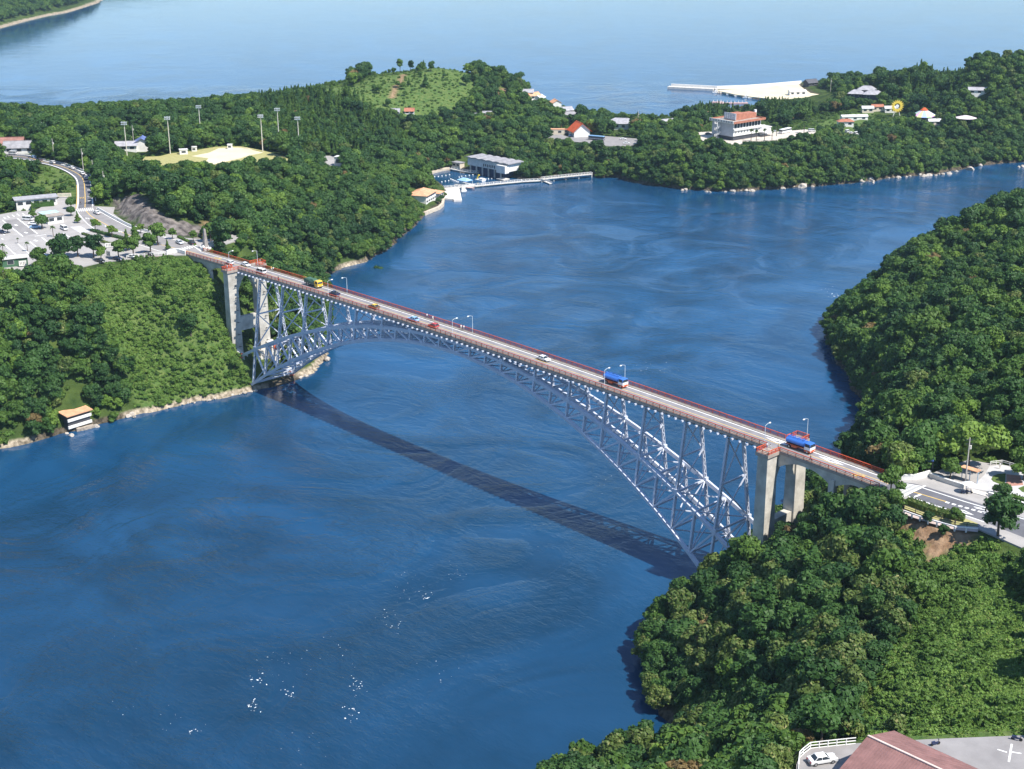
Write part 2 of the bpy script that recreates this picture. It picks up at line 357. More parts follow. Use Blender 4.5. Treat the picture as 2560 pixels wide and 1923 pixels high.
REG['kudzu'] = (pic([(182, 588), (300, 566), (440, 556), (475, 640), (525, 770), (550, 850), (480, 870), (285, 898), (282, 800), (215, 740)]) & world([(-100, -140), (-100, 10), (-160, 10), (-180, -140)])) | \
    pic([(1960, 1120), (2080, 1170), (2212, 1200), (2300, 1662), (1860, 1610), (1850, 1520), (1900, 1430), (2000, 1340), (1970, 1240), (1930, 1180)])
REG['meadow'] = (pic([(740, 200), (800, 165), (870, 148), (960, 138), (1030, 165), (1020, 235), (900, 275), (800, 245)]) & world([(-560, 250), (-400, 250), (-380, 520), (-600, 520)])) | \
    pic([(1735, 285), (1790, 255), (1880, 238), (1895, 262), (1870, 285), (1760, 290)]) | pic([(640, 200), (760, 185), (740, 215)])
REG['orchard'] = pic([(180, 292), (300, 268), (335, 275), (330, 302), (190, 312)]) & world([(-640, -40), (-300, -40), (-300, 260), (-640, 260)])
REG['hedgy'] = pic([(110, 345), (160, 372), (165, 425), (60, 440), (70, 400)]) | pic([(590, 520), (680, 540), (705, 600), (650, 585)])
REG['rock'] = pic([(243, 430), (300, 418), (360, 470), (440, 490), (445, 515), (400, 512), (330, 500), (255, 465)]) & world([(-160, -20), (-160, 60), (-260, 60), (-260, -20)])
REG['soil'] = (pic([(1920, 1085), (1990, 1105), (2100, 1150), (2110, 1175), (2010, 1200), (1990, 1170), (1925, 1140)])) | pic([(1985, 1180), (2035, 1190), (2025, 1225), (2000, 1220)]) | \
    pic([(242, 315), (330, 318), (325, 328), (250, 326)]) | pic([(1895, 1420), (1915, 1410), (1870, 1510), (1855, 1505)]) | pic([(1060, 195), (1095, 190), (1100, 215), (1080, 218)]) | \
    pic([(866, 160), (876, 162), (850, 212), (838, 212)]) | pic([(440, 480), (520, 470), (520, 505), (440, 500)])
bare = np.zeros(GXX.size, bool)
for poly, z, bl in PADS:
    p = np.array(poly); sel = np.where((GXX.ravel() > p[:, 0].min()-3) & (GXX.ravel() < p[:, 0].max()+3) & (GYY.ravel() > p[:, 1].min()-3) & (GYY.ravel() < p[:, 1].max()+3))[0]
    x, y = GXX.ravel()[sel], GYY.ravel()[sel]
    bare[sel] |= inside(poly, x, y) | (dist(poly, x, y) < 1.6)
REG['stones'] = pic([(270, 870), (400, 850), (560, 820), (580, 860), (470, 885), (280, 915)]) | pic([(-10, 940), (70, 930), (80, 960), (-10, 990)]) | pic([(640, 790), (730, 750), (740, 800), (660, 840)]) | pic([(735, 560), (800, 560), (790, 590), (735, 590)])
REG['bare'] = bare | REG['rock'] | pic([(1555, 205), (1600, 195), (1740, 180), (1815, 205), (1800, 222), (1640, 222)]) | pic([(1590, 140), (1765, 140), (1765, 182), (1740, 184), (1590, 205)])
def region(name, X, Y):
    i = np.clip(((np.asarray(X)-GX[0])/2.5+0.5).astype(int), 0, len(GX)-1); j = np.clip(((np.asarray(Y)-GY[0])/2.5+0.5).astype(int), 0, len(GY)-1)
    return REG[name].reshape(GXX.shape)[j, i]
# ground material: grass and soil by noise, rock on the cliff, pale stones along the water
def ground_mat():
    m = bpy.data.materials.new('ground_cover'); m.use_nodes = True; nt = m.node_tree; N = nt.nodes; L = nt.links; b = N['Principled BSDF']
    b.inputs['Roughness'].default_value = 0.95; b.inputs['Specular IOR Level'].default_value = 0.1
    geo = N.new('ShaderNodeNewGeometry')
    def nz(sc, det=5):
        n = N.new('ShaderNodeTexNoise'); n.inputs['Scale'].default_value = sc; n.inputs['Detail'].default_value = det; L.new(geo.outputs['Position'], n.inputs['Vector']); return n.outputs['Fac']
    def ramp(src, a, b_, ca, cb):
        r = N.new('ShaderNodeValToRGB'); r.color_ramp.elements[0].position = a; r.color_ramp.elements[1].position = b_
        r.color_ramp.elements[0].color = (*ca, 1); r.color_ramp.elements[1].color = (*cb, 1); L.new(src, r.inputs[0]); return r.outputs[0]
    def mix(f, a, c):
        x = N.new('ShaderNodeMix'); x.data_type = 'RGBA'; L.new(f, x.inputs[0]); L.new(a, x.inputs[6]); L.new(c, x.inputs[7]); return x.outputs[2]
    def at(nm): a = N.new('ShaderNodeAttribute'); a.attribute_name = nm; return a.outputs['Fac']
    base = ramp(nz(0.12), 0.35, 0.7, (0.030, 0.055, 0.014), (0.075, 0.11, 0.026))
    mead = ramp(nz(0.35), 0.3, 0.7, (0.06, 0.12, 0.028), (0.13, 0.17, 0.05))
    soil = ramp(nz(0.5), 0.3, 0.7, (0.17, 0.10, 0.055), (0.36, 0.24, 0.15))
    rock = ramp(nz(0.35, 8), 0.35, 0.65, (0.06, 0.052, 0.05), (0.24, 0.21, 0.19))
    stone = ramp(nz(0.8, 6), 0.35, 0.65, (0.16, 0.13, 0.09), (0.48, 0.40, 0.30))
    sep = N.new('ShaderNodeSeparateXYZ'); L.new(geo.outputs['Position'], sep.inputs[0])
    mr = N.new('ShaderNodeMapRange'); mr.inputs[1].default_value = 1.3; mr.inputs[2].default_value = 2.2; mr.inputs[3].default_value = 1; mr.inputs[4].default_value = 0; L.new(sep.outputs[2], mr.inputs[0])
    c = mix(at('meadow'), base, mead); c = mix(at('soil'), c, soil); c = mix(at('rock'), c, rock); shaded_rock = ramp(nz(0.8, 6), 0.35, 0.65, (0.035, 0.030, 0.022), (0.13, 0.105, 0.075))  # dark shore rock, its tone also standing in for shade under overhanging trees
    c = mix(mr.outputs[0], c, mix(at('stones'), shaded_rock, stone))
    L.new(c, b.inputs['Base Color'])
    bp = N.new('ShaderNodeBump'); bp.inputs['Strength'].default_value = 0.8; bp.inputs['Distance'].default_value = 1.2
    L.new(nz(0.5, 8), bp.inputs['Height']); L.new(bp.outputs[0], b.inputs['Normal'])
    return m
def grid_mesh(name, XX, YY, H, keep, material):
    ny, nx = XX.shape; idx = np.arange(nx*ny).reshape(ny, nx)
    q = np.stack([idx[:-1, :-1], idx[:-1, 1:], idx[1:, 1:], idx[1:, :-1]], -1).reshape(-1, 4)
    q = q[keep.ravel()[q].any(1)]
    used = np.unique(q); remap = np.full(nx*ny, -1); remap[used] = np.arange(len(used))
    V = np.stack([XX, YY, H], -1).reshape(-1, 3)[used]; q = remap[q]
    me = bpy.data.meshes.new(name); me.vertices.add(len(V)); me.vertices.foreach_set('co', V.ravel().astype(np.float32))
    me.loops.add(q.size); me.loops.foreach_set('vertex_index', q.ravel().astype(np.int32))
    me.polygons.add(len(q)); me.polygons.foreach_set('loop_start', np.arange(0, q.size, 4, dtype=np.int32)); me.polygons.foreach_set('loop_total', np.full(len(q), 4, np.int32))
    me.polygons.foreach_set('use_smooth', np.ones(len(q), bool))
    me.materials.append(material); me.update(calc_edges=True); me.validate()
    o = bpy.data.objects.new(name, me); COL.objects.link(o)
    return o, used
GMAT = ground_mat()
# roughen the cliff face
_rk = REG['rock'].reshape(GXX.shape)
GH = GH+np.where(_rk, 1.5*noise(GXX, GYY, 6, 4, 3), 0)
land, _used = grid_mesh('ground', GXX, GYY, GH, GH > -3.0, GMAT)
for nm, arr in (('meadow', REG['meadow'] | REG['kudzu'] | REG['orchard'] | REG['hedgy']), ('soil', REG['soil']), ('rock', REG['rock']), ('stones', REG['stones'])):
    a = land.data.attributes.new(nm, 'FLOAT', 'POINT'); a.data.foreach_set('value', arr[_used].astype(np.float32))
tag(land, kind='structure')
# ---------------------------------------------------------------- far shore across the bay
FAR = [(p[0], p[1]) for p in (F(x, y, 0) for x, y in ((-60, 80), (0, 63), (60, 46), (110, 34), (150, 27), (190, 15), (215, 6), (232, -6), (238, -40)))] + [(-2300, 1500), (-2700, 800), (-2300, 200), (-1700, 250)]
fx, fy = np.meshgrid(np.arange(-2700, -1350, 12.0), np.arange(150, 1500, 12.0))
_in = inside(FAR, fx.ravel(), fy.ravel()).reshape(fx.shape); _d = dist(FAR, fx.ravel(), fy.ravel()).reshape(fx.shape)
def far_h(d, x, y): return np.where(d > 13, np.minimum(3+(d-13)*0.42, 44+8*noise(x, y, 220, 5)), 0.5+0.09*d)
FH = np.where(_in, far_h(_d, fx, fy), -0.5*_d)
far, fu = grid_mesh('far_shore_ground', fx, fy, FH, FH > -8, GMAT); tag(far, kind='structure')
a = far.data.attributes.new('stones', 'FLOAT', 'POINT'); a.data.foreach_set('value', np.ones(len(fu), np.float32))
# ---------------------------------------------------------------- water
def water_mat():
    m = bpy.data.materials.new('sea_water'); m.use_nodes = True; nt = m.node_tree; N = nt.nodes; L = nt.links; b = N['Principled BSDF']
    geo = N.new('ShaderNodeNewGeometry')
    b.inputs['Roughness'].default_value = 0.08; b.inputs['IOR'].default_value = 1.38; b.inputs['Specular IOR Level'].default_value = 0.5
    mp = N.new('ShaderNodeMapping'); mp.inputs['Rotation'].default_value = (0, 0, math.radians(-38)); mp.inputs['Scale'].default_value = (1, 2.4, 1)
    L.new(geo.outputs['Position'], mp.inputs[0])
    def nz(sc, det, src, rough=0.55, dist_=0.0):
        n = N.new('ShaderNodeTexNoise'); n.inputs['Scale'].default_value = sc; n.inputs['Detail'].default_value = det; n.inputs['Roughness'].default_value = rough; n.inputs['Distortion'].default_value = dist_
        L.new(src, n.inputs['Vector']); return n.outputs['Fac']
    patch = nz(0.016, 5, geo.outputs['Position'], 0.55, 1.6)
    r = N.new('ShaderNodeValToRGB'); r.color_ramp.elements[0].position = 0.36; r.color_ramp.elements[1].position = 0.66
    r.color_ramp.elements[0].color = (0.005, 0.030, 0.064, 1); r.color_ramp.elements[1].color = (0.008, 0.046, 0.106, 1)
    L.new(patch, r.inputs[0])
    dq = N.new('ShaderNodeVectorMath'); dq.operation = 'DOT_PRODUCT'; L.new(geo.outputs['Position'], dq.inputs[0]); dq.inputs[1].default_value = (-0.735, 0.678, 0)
    cl = N.new('ShaderNodeMapRange'); cl.inputs[1].default_value = -180; cl.inputs[2].default_value = 90; L.new(dq.outputs['Value'], cl.inputs[0])  # body colour lightens along the view, standing in for stronger sky reflection
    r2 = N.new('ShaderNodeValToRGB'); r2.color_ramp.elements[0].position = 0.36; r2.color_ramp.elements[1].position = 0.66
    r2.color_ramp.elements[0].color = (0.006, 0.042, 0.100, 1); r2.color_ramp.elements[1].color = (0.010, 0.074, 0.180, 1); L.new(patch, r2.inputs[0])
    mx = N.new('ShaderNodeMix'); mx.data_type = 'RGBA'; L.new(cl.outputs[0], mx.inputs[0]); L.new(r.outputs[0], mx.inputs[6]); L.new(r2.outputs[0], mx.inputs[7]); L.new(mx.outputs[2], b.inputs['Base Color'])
    st = N.new('ShaderNodeMapRange'); st.inputs[1].default_value = 0.40; st.inputs[2].default_value = 0.62; st.inputs[3].default_value = 0.25; st.inputs[4].default_value = 1.0
    L.new(nz(0.022, 4, geo.outputs['Position'], 0.5, 2.0), st.inputs[0])
    h1 = nz(0.16, 4, mp.outputs[0], 0.6); h2 = nz(0.7, 3, mp.outputs[0], 0.6)
    a = N.new('ShaderNodeMath'); a.operation = 'MULTIPLY_ADD'; L.new(h2, a.inputs[0]); a.inputs[1].default_value = 0.42; L.new(h1, a.inputs[2])
    dp = N.new('ShaderNodeVectorMath'); dp.operation = 'DOT_PRODUCT'; L.new(geo.outputs['Position'], dp.inputs[0]); dp.inputs[1].default_value = (-0.735, 0.678, 0)
    bay = N.new('ShaderNodeMapRange'); bay.inputs[1].default_value = 560; bay.inputs[2].default_value = 900; bay.inputs[3].default_value = 1.0; bay.inputs[4].default_value = 0.05; L.new(dp.outputs['Value'], bay.inputs[0])
    st2 = N.new('ShaderNodeMath'); st2.operation = 'MULTIPLY'; L.new(st.outputs[0], st2.inputs[0]); L.new(bay.outputs[0], st2.inputs[1])
    rp = N.new('ShaderNodeAttribute'); rp.attribute_name = 'ripple'; st3 = N.new('ShaderNodeMath'); st3.operation = 'MULTIPLY'; L.new(st2.outputs[0], st3.inputs[0]); L.new(rp.outputs['Fac'], st3.inputs[1]); st = st3
    mu = N.new('ShaderNodeMath'); mu.operation = 'MULTIPLY'; L.new(a.outputs[0], mu.inputs[0]); L.new(st.outputs[0], mu.inputs[1])
    bp = N.new('ShaderNodeBump'); bp.inputs['Strength'].default_value = 0.8; bp.inputs['Distance'].default_value = 1.2
    L.new(mu.outputs[0], bp.inputs['Height']); L.new(bp.outputs[0], b.inputs['Normal'])
    return m
WX = np.r_[-12000, -6000, -3000, np.arange(-1800, -880, 120), np.arange(-870, 401, 15), 700, 3000]; WY = np.r_[-3000, -1000, np.arange(-400, 1101, 15), np.arange(1200, 2001, 200), 4000, 12000]
wxx, wyy = np.meshgrid(WX.astype(float), WY.astype(float))
_wd = np.minimum(dist(SHA, wxx.ravel(), wyy.ravel()), dist(SHB, wxx.ravel(), wyy.ravel()))
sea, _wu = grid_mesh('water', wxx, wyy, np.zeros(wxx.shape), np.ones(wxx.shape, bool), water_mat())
a = sea.data.attributes.new('ripple', 'FLOAT', 'POINT'); a.data.foreach_set('value', (0.18+0.82*smooth((_wd-6)/75.0))[_wu].astype(np.float32))
tag(sea, kind='structure')
m = MB().use(mat('sea_bed', (0.05, 0.05, 0.04)))
m.face([(-12000, -3000, -9), (3000, -3000, -9), (3000, 12000, -9), (-12000, 12000, -9)])
tag(m.build('sea_bed'), kind='structure')
# ---------------------------------------------------------------- the arch bridge
steel = mat('silver_paint', (0.54, 0.57, 0.65), 0.5, 0.05, 0.5, spec=0.35)
conc = mat('pier_concrete', (0.47, 0.44, 0.385), 0.9, 0.16, 0.28, bump=0.2, bscale=1.5)
conc_pale = mat('pale_concrete', (0.62, 0.58, 0.52), 0.9, 0.07, 0.5)
fascia = mat('tan_concrete', (0.36, 0.30, 0.255), 0.9, 0.08, 0.6)
foot_m = mat('footway_concrete', (0.27, 0.24, 0.21), 0.9, 0.1, 0.6)
red = mat('vermilion_paint', (0.56, 0.085, 0.028), 0.55, 0.10, 0.8)
asph = mat('worn_asphalt', (0.235, 0.225, 0.235), 0.9, 0.09, 0.35)
asph_dark = mat('asphalt', (0.13, 0.13, 0.145), 0.9, 0.10, 0.3)
white = mat('white_paint', (0.80, 0.79, 0.76), 0.7, 0.04, 1.0)
yellow = mat('yellow_paint', (0.72, 0.48, 0.13), 0.7, 0.08, 1.0)
orange_m = mat('orange_primer', (0.62, 0.12, 0.05), 0.7, 0.1, 1.0)
dark_steel = mat('dark_steel', (0.05, 0.05, 0.06), 0.5, 0.1, 1.0)
def zd(x): return 43.0-0.947*(x/100.0)**2
def zu(x): return 41.3-0.00233*x*x
def zl(x): return 38.3-0.00318*x*x
def yrib(z): return 2.93+0.149*(41.6-z)
def U(x, s): z = zu(x); return Vector((x, s*yrib(z), z))
def Lw(x, s): z = zl(x); return Vector((x, s*yrib(z), z))
BAY = 14.1; PAN = BAY/2
bridge = thing('arch_bridge', 'silver steel arch bridge with red railings spanning the blue strait', 'bridge', (0, 0, 0))
def lattice(m, p, q, w, h, up):
    # laced member: two side plates and zigzag lacing between them
    p, q = Vector(p), Vector(q); d = q-p; L = d.length
    if L < 0.5: return
    dn = d.normalized(); r = dn.cross(Vector(up)).normalized()*(w/2)
    m.beam(p-r, q-r, 0.13, h, up); m.beam(p+r, q+r, 0.13, h, up)
    n = max(2, int(L/1.15)); hh = dn.cross(r).normalized()*(h/2-0.03)
    for i in range(n):
        a, b = p+d*(i/n), p+d*((i+1)/n); s = 1 if i % 2 == 0 else -1
        for k in (-1, 1): m.beam(a-r*s+hh*k, b+r*s+hh*k, 0.22, 0.05, up)
for s in (-1, 1):
    rib = bpy.data.objects.new('arch_rib', None); COL.objects.link(rib); rib.parent = bridge
    xs = [-114.0]+[k*PAN for k in range(-15, 16)]+[114.0]
    m = MB().use(steel)
    for a, b in zip(xs[:-1], xs[1:]): m.beam(U(a, s), U(b, s), 0.85, 1.0, (0, s*0.149, 1))
    m.build('upper_chord', None, rib)
    xs = [-106.6]+[k*PAN for k in range(-15, 16)]+[106.6]
    m = MB().use(steel)
    for a, b in zip(xs[:-1], xs[1:]):
        if abs(a-b) > 0.1: m.beam(Lw(a, s), Lw(b, s), 0.9, 1.0, (0, s*0.149, 1))
    m.build('lower_chord', None, rib)
    for k in range(-15, 16):
        x = k*PAN
        m = MB().use(steel); lattice(m, Lw(x, s), U(x, s), 0.75, 0.55, (1, 0, 0))
        m.build('web_post', None, rib)
        if k != 0:
            k2 = k-1 if k > 0 else k+1
            m = MB().use(steel); m.beam(U(x, s), Lw(k2*PAN, s), 0.5, 0.62, (0, 1, 0))
            m.build('web_diagonal', None, rib)
# bracing between the two ribs
for k in range(-15, 16):
    x = k*PAN
    for P in (U, Lw): m = MB().use(steel); m.beam(P(x, -1), P(x, 1), 0.45, 0.5); m.build('cross_strut', None, bridge)
for P in (U, Lw):
    m = MB().use(steel)
    for k in range(-15, 15):
        a, b = k*PAN, (k+1)*PAN
        mid = (P(a, -1)+P(a, 1)+P(b, -1)+P(b, 1))/4
        for q in (P(a, -1), P(a, 1), P(b, -1), P(b, 1)): m.beam(q, mid, 0.3, 0.3)
    m.build('lateral_bracing', None, bridge)
for k in range(-15, 16):
    x = k*PAN; m = MB().use(steel)
    m.beam(U(x, -1), Lw(x, 1), 0.25, 0.25); m.beam(U(x, 1), Lw(x, -1), 0.25, 0.25)
    m.build('sway_bracing', None, bridge)
# spandrel columns on every second panel point
for k in range(-15, 16, 2):
    x = k*PAN; top = zd(x)-1.75; foot = zu(x)+0.45
    if top-foot < 0.4: continue
    for s in (-1, 1):
        m = MB().use(steel)
        lattice(m, (x, s*yrib(foot), foot), (x, s*2.93, top), 0.8, 0.6, (1, 0, 0))
        m.box(x-0.75, x+0.75, s*yrib(foot)-0.55, s*yrib(foot)+0.55, foot-0.3, foot+0.5)
        m.build('spandrel_column', None, bridge)
    h = top-foot
    if h > 2.5:
        m = MB().use(steel); n = 2 if h > 9 else 1
        Y = lambda z: 2.93+(yrib(foot)-2.93)*(top-z)/h
        for i in range(n):
            z0 = foot+h*i/n; z1 = foot+h*(i+1)/n
            for s in (-1, 1): m.beam((x+0.2*s, -s*Y(z0), z0), (x+0.2*s, s*Y(z1), z1), 0.3, 0.3)
            if i: m.beam((x, -Y(z0), z0), (x, Y(z0), z0), 0.4, 0.45)
        m.build('column_bracing', None, bridge)
# floor beams, stringers, deck
for k in range(-50, 51):
    x = k*2.35
    z1 = zd(x)-0.62
    m = MB().use(steel)
    m.hexa([(x-0.19, -2.9, z1-0.95), (x+0.19, -2.9, z1-0.95), (x+0.19, 2.9, z1-0.95), (x-0.19, 2.9, z1-0.95)],
           [(x-0.19, -2.9, z1), (x+0.19, -2.9, z1), (x+0.19, 2.9, z1), (x-0.19, 2.9, z1)])
    for s in (-1, 1):
        m.beam((x, s*2.9, z1-0.40), (x, s*4.75, z1-0.22), 0.42, 0.42)
    m.build('floor_beam', None, bridge)
XS = np.linspace(-119, 119, 69)
m = MB().use(steel)
for y in (-2.4, -0.8, 0.8, 2.4):
    for a, b in zip(XS[:-1], XS[1:]): m.beam((a, y, zd(a)-0.95), (b, y, zd(b)-0.95), 0.25, 0.6)
m.build('stringers', None, bridge)
XA = np.linspace(-154.1, 150.8, 110)
def strip(m, y0, y1, dz0, dz1, xs=XA):
    for a, b in zip(xs[:-1], xs[1:]):
        m.hexa([(a, y0, zd(a)+dz0), (b, y0, zd(b)+dz0), (b, y1, zd(b)+dz0), (a, y1, zd(a)+dz0)],
               [(a, y0, zd(a)+dz1), (b, y0, zd(b)+dz1), (b, y1, zd(b)+dz1), (a, y1, zd(a)+dz1)])
def ribbon(m, y0, y1, dz, xs=XA):
    for a, b in zip(xs[:-1], xs[1:]):
        m.face([(a, y0, zd(a)+dz), (b, y0, zd(b)+dz), (b, y1, zd(b)+dz), (a, y1, zd(a)+dz)])
m = MB().use(fascia); strip(m, -3.9, 3.9, -0.55, -0.02); m.build('deck_slab', None, bridge)
m = MB().use(asph); ribbon(m, -2.75, 2.55, 0.0); m.build('road_surface', None, bridge)
m = MB().use(foot_m); strip(m, 2.55, 3.85, -0.015, 0.16); m.build('footway', None, bridge)
m = MB().use(foot_m); strip(m, -3.85, -2.75, -0.015, 0.16); m.build('near_kerb', None, bridge)
m = MB().use(white); ribbon(m, 2.15, 2.48, 0.005); m.build('edge_line', None, bridge)
m = MB().use(yellow); ribbon(m, -0.12, 0.10, 0.005); m.build('centre_line', None, bridge)
m = MB().use(white); ribbon(m, -2.72, -2.6, 0.005); m.build('edge_line', None, bridge)
def diamond(m, x, y, l, wd, z):
    o = [(x-l/2, y), (x, y-wd/2), (x+l/2, y), (x, y+wd/2)]; i = [(x-l/4, y), (x, y-wd/4), (x+l/4, y), (x, y+wd/4)]
    for k in range(4):
        j = (k+1) % 4
        m.face([(*o[k], z(o[k][0])), (*o[j], z(o[j][0])), (*i[j], z(i[j][0])), (*i[k], z(i[k][0]))])
m = MB().use(white)
for x in (118, 134): diamond(m, x, 1.15, 7.5, 1.7, lambda q: zd(q)+0.006)
m.build('diamond_marking', None, bridge)
# railings: posts at every floor beam, bars and balusters
def railing(name, parent, segs, zf, h=1.1, step=2.35, bal=0.39):
    m = MB().use(red)
    for p, q in segs:
        p, q = Vector(p), Vector(q); L = (q-p).length; n = max(1, int(round(L/step)))
        P = [p+(q-p)*i/n for i in range(n+1)]
        for a in P: m.box(a.x-0.07, a.x+0.07, a.y-0.07, a.y+0.07, zf(a.x)+0.02, zf(a.x)+h-0.07)
        for a, b in zip(P[:-1], P[1:]):
            for hh, ww, tt in ((h, 0.20, 0.14), (0.62, 0.07, 0.08), (0.22, 0.09, 0.1)):
                m.beam((a.x, a.y, zf(a.x)+hh-tt/2), (b.x, b.y, zf(b.x)+hh-tt/2), ww, tt)
            nb = max(1, int((b-a).length/bal))
            for j in range(1, nb):
                c = a+(b-a)*j/nb
                m.box(c.x-0.022, c.x+0.022, c.y-0.022, c.y+0.022, zf(c.x)+0.2, zf(c.x)+h-0.1)
    return m.build(name, None, parent)
for s in (-1, 1):
    railing('railing', bridge, [((-154.1, s*3.72, 0), (-122.4, s*3.72, 0)), ((-118.4, s*3.72, 0), (118.4, s*3.72, 0)), ((122.4, s*3.72, 0), (150.8, s*3.72, 0))],
            lambda x: zd(x)+0.16)
# piers: two shafts each, joined by beams, with a balcony on each shaft
for e in (-1, 1):
    xc = 120.45*e; zt = zd(xc)-0.75; foot = 9.5 if e < 0 else 14.0
    for s in (-1, 1):
        m = MB().use(conc)
        b = 0.18
        m.hexa([(xc-1.55-b, s*6-2-b, foot), (xc+1.55+b, s*6-2-b, foot), (xc+1.55+b, s*6+2+b, foot), (xc-1.55-b, s*6+2+b, foot)],
               [(xc-1.5, s*6-1.95, zt), (xc+1.5, s*6-1.95, zt), (xc+1.5, s*6+1.95, zt), (xc-1.5, s*6+1.95, zt)])
        sh = m.build('pier_shaft', None, bridge)
        m = MB().use(conc_pale)
        m.box(xc-2.9, xc+2.9, s*6-3.2, s*6+3.2, foot-2.2, foot); m.box(xc-3.4, xc+3.4, s*6-3.6, s*6+3.6, foot-7, foot-2.2)
        m.build('footing', None, sh)
        if e < 0:
            m = MB().use(dark_steel)
            for z in np.arange(foot+3.5, zt-1, 4.6): m.beam((xc+1.5, s*6+0.6, z), (xc+2.6, s*6+0.6, z+0.1), 0.25, 0.12); m.beam((xc+2.45, s*6-0.2, z), (xc+2.45, s*6+1.4, z), 0.12, 0.1)
            m.build('step_irons', None, sh)
        # balcony
        m = MB().use(fascia)
        y0, y1 = (3.91, 8.4) if s > 0 else (-8.4, -3.91)
        m.box(xc-1.95, xc+1.95, y0, y1, zd(xc)-0.72, zd(xc)+0.15)
        bal = m.build('balcony', None, bridge)
        zz = zd(xc)+0.15
        railing('balcony_railing', bal, [((xc-1.8, s*3.9, 0), (xc-1.8, s*8.25, 0)), ((xc-1.8, s*8.25, 0), (xc+1.8, s*8.25, 0)), ((xc+1.8, s*8.25, 0), (xc+1.8, s*3.9, 0))],
                lambda x: zz, step=1.45)
    m = MB().use(conc)
    for z0, z1 in ((18.5, 23.5),) if e < 0 else ((20.0, 23.0),): m.box(xc-1.1, xc+1.1, -4.02, 4.02, z0, z1)
    # the pointed opening under the deck
    A = [(-4.02, zt), (4.02, zt)]; n = 8
    prof = [(-4.02+8.04*i/n, zt-1.6-6.5*(abs(2*i/n-1)**1.6)) for i in range(n+1)]
    for (ya, za), (yb, zb) in zip(prof[:-1], prof[1:]):
        m.hexa([(xc-1.1, ya, za), (xc+1.1, ya, za), (xc+1.1, yb, zb), (xc-1.1, yb, zb)], [(xc-1.1, ya, zt), (xc+1.1, ya, zt), (xc+1.1, yb, zt), (xc-1.1, yb, zt)])
    m.build('pier_crossbeam', None, bridge)
# approach spans: haunched concrete girders
def haunch(x, sup):
    d = min(abs(x-q) for q in sup); return 1.7+2.6*max(0, 1-d/6.5)**1.7
for e, x0, x1, bent in ((-1, -154.1, -121.9, -138.6), (1, 121.9, 150.8, 137.9)):
    xs = np.linspace(x0, x1, 25); sup = (x0, bent, x1)
    for y in (-3.3, 3.3):
        m = MB().use(conc)
        for a, b in zip(xs[:-1], xs[1:]):
            m.hexa([(a, y-0.3, zd(a)-haunch(a, sup)), (b, y-0.3, zd(b)-haunch(b, sup)), (b, y+0.3, zd(b)-haunch(b, sup)), (a, y+0.3, zd(a)-haunch(a, sup))],
                   [(a, y-0.3, zd(a)-0.56), (b, y-0.3, zd(b)-0.56), (b, y+0.3, zd(b)-0.56), (a, y+0.3, zd(a)-0.56)])
        m.build('approach_girder', None, bridge)
    m = MB().use(conc)
    for s in (-1, 1): m.box(bent-0.8, bent+0.8, s*3.3-0.7, s*3.3+0.7, 18 if e < 0 else 24, zd(bent)-2.2)
    m.box(bent-0.5, bent+0.5, -2.6, 2.6, zd(bent)-3.4, zd(bent)-1.5)
    m.build('approach_bent', None, bridge)
# abutments
m = MB().use(conc_pale)
m.box(-158.5, -154.15, -4.3, 4.3, 26, zd(-154)-0.6)
m.box(-156.2, -155.0, -5.1, -4.3, 26, zd(-154)-0.2)
m.build('abutment', None, bridge)
m = MB().use(conc_pale); m.box(150.85, 156, -4.3, 4.3, 28, zd(151)-0.6); m.build('abutment', None, bridge)
# bearing blocks with their orange-primed shoes
for e in (-1, 1):
    for s in (-1, 1):
        for P, xb in ((Lw, 106.4), (U, 114.0)):
            q = P(e*xb, s)
            m = MB().use(conc_pale)
            m.hexa([(q.x+e*0.6, q.y-1.7, q.z-5.5), (q.x+e*6, q.y-1.7, q.z-5.5), (q.x+e*6, q.y+1.7, q.z-5.5), (q.x+e*0.6, q.y+1.7, q.z-5.5)][::e],
                   [(q.x+e*1.0, q.y-1.5, q.z+0.4), (q.x+e*5, q.y-1.5, q.z+1.6), (q.x+e*5, q.y+1.5, q.z+1.6), (q.x+e*1.0, q.y+1.5, q.z+0.4)][::e])
            bb = m.build('bearing_block', None, bridge)
            m = MB().use(orange_m); m.box(q.x+e*0.75-0.35, q.x+e*0.75+0.35, q.y-0.8, q.y+0.8, q.z-1.0, q.z+0.6); m.build('bearing_shoe', None, bb)
# text on the carriageway
def word(txt, material, parent, loc, rz, sx, sy, name, tilt=None, thick=0.0):
    cu = bpy.data.curves.new(name, 'FONT'); cu.body = txt; cu.align_x = 'CENTER'; cu.align_y = 'CENTER'; cu.size = 1.0; cu.extrude = thick; cu.resolution_u = 2
    to = bpy.data.objects.new(name, cu); COL.objects.link(to)
    dg = bpy.context.evaluated_depsgraph_get(); me = bpy.data.meshes.new_from_object(to.evaluated_get(dg))
    bpy.data.objects.remove(to); me.materials.clear(); me.materials.append(material)
    o = bpy.data.objects.new(name, me); COL.objects.link(o)
    if parent is not None: o.parent = parent
    o.location = loc; o.scale = (sx, sy, 1); o.rotation_euler = tilt if tilt else (0, 0, rz)
    return o
word('40', yellow, bridge, (-138.5, 0.75, zd(-138.5)+0.03), -PI/2, 1.8, 9.0, 'speed_marking')
word('40', yellow, bridge, (143.0, -1.3, zd(143)+0.03), PI/2, 1.8, 7.0, 'speed_marking')
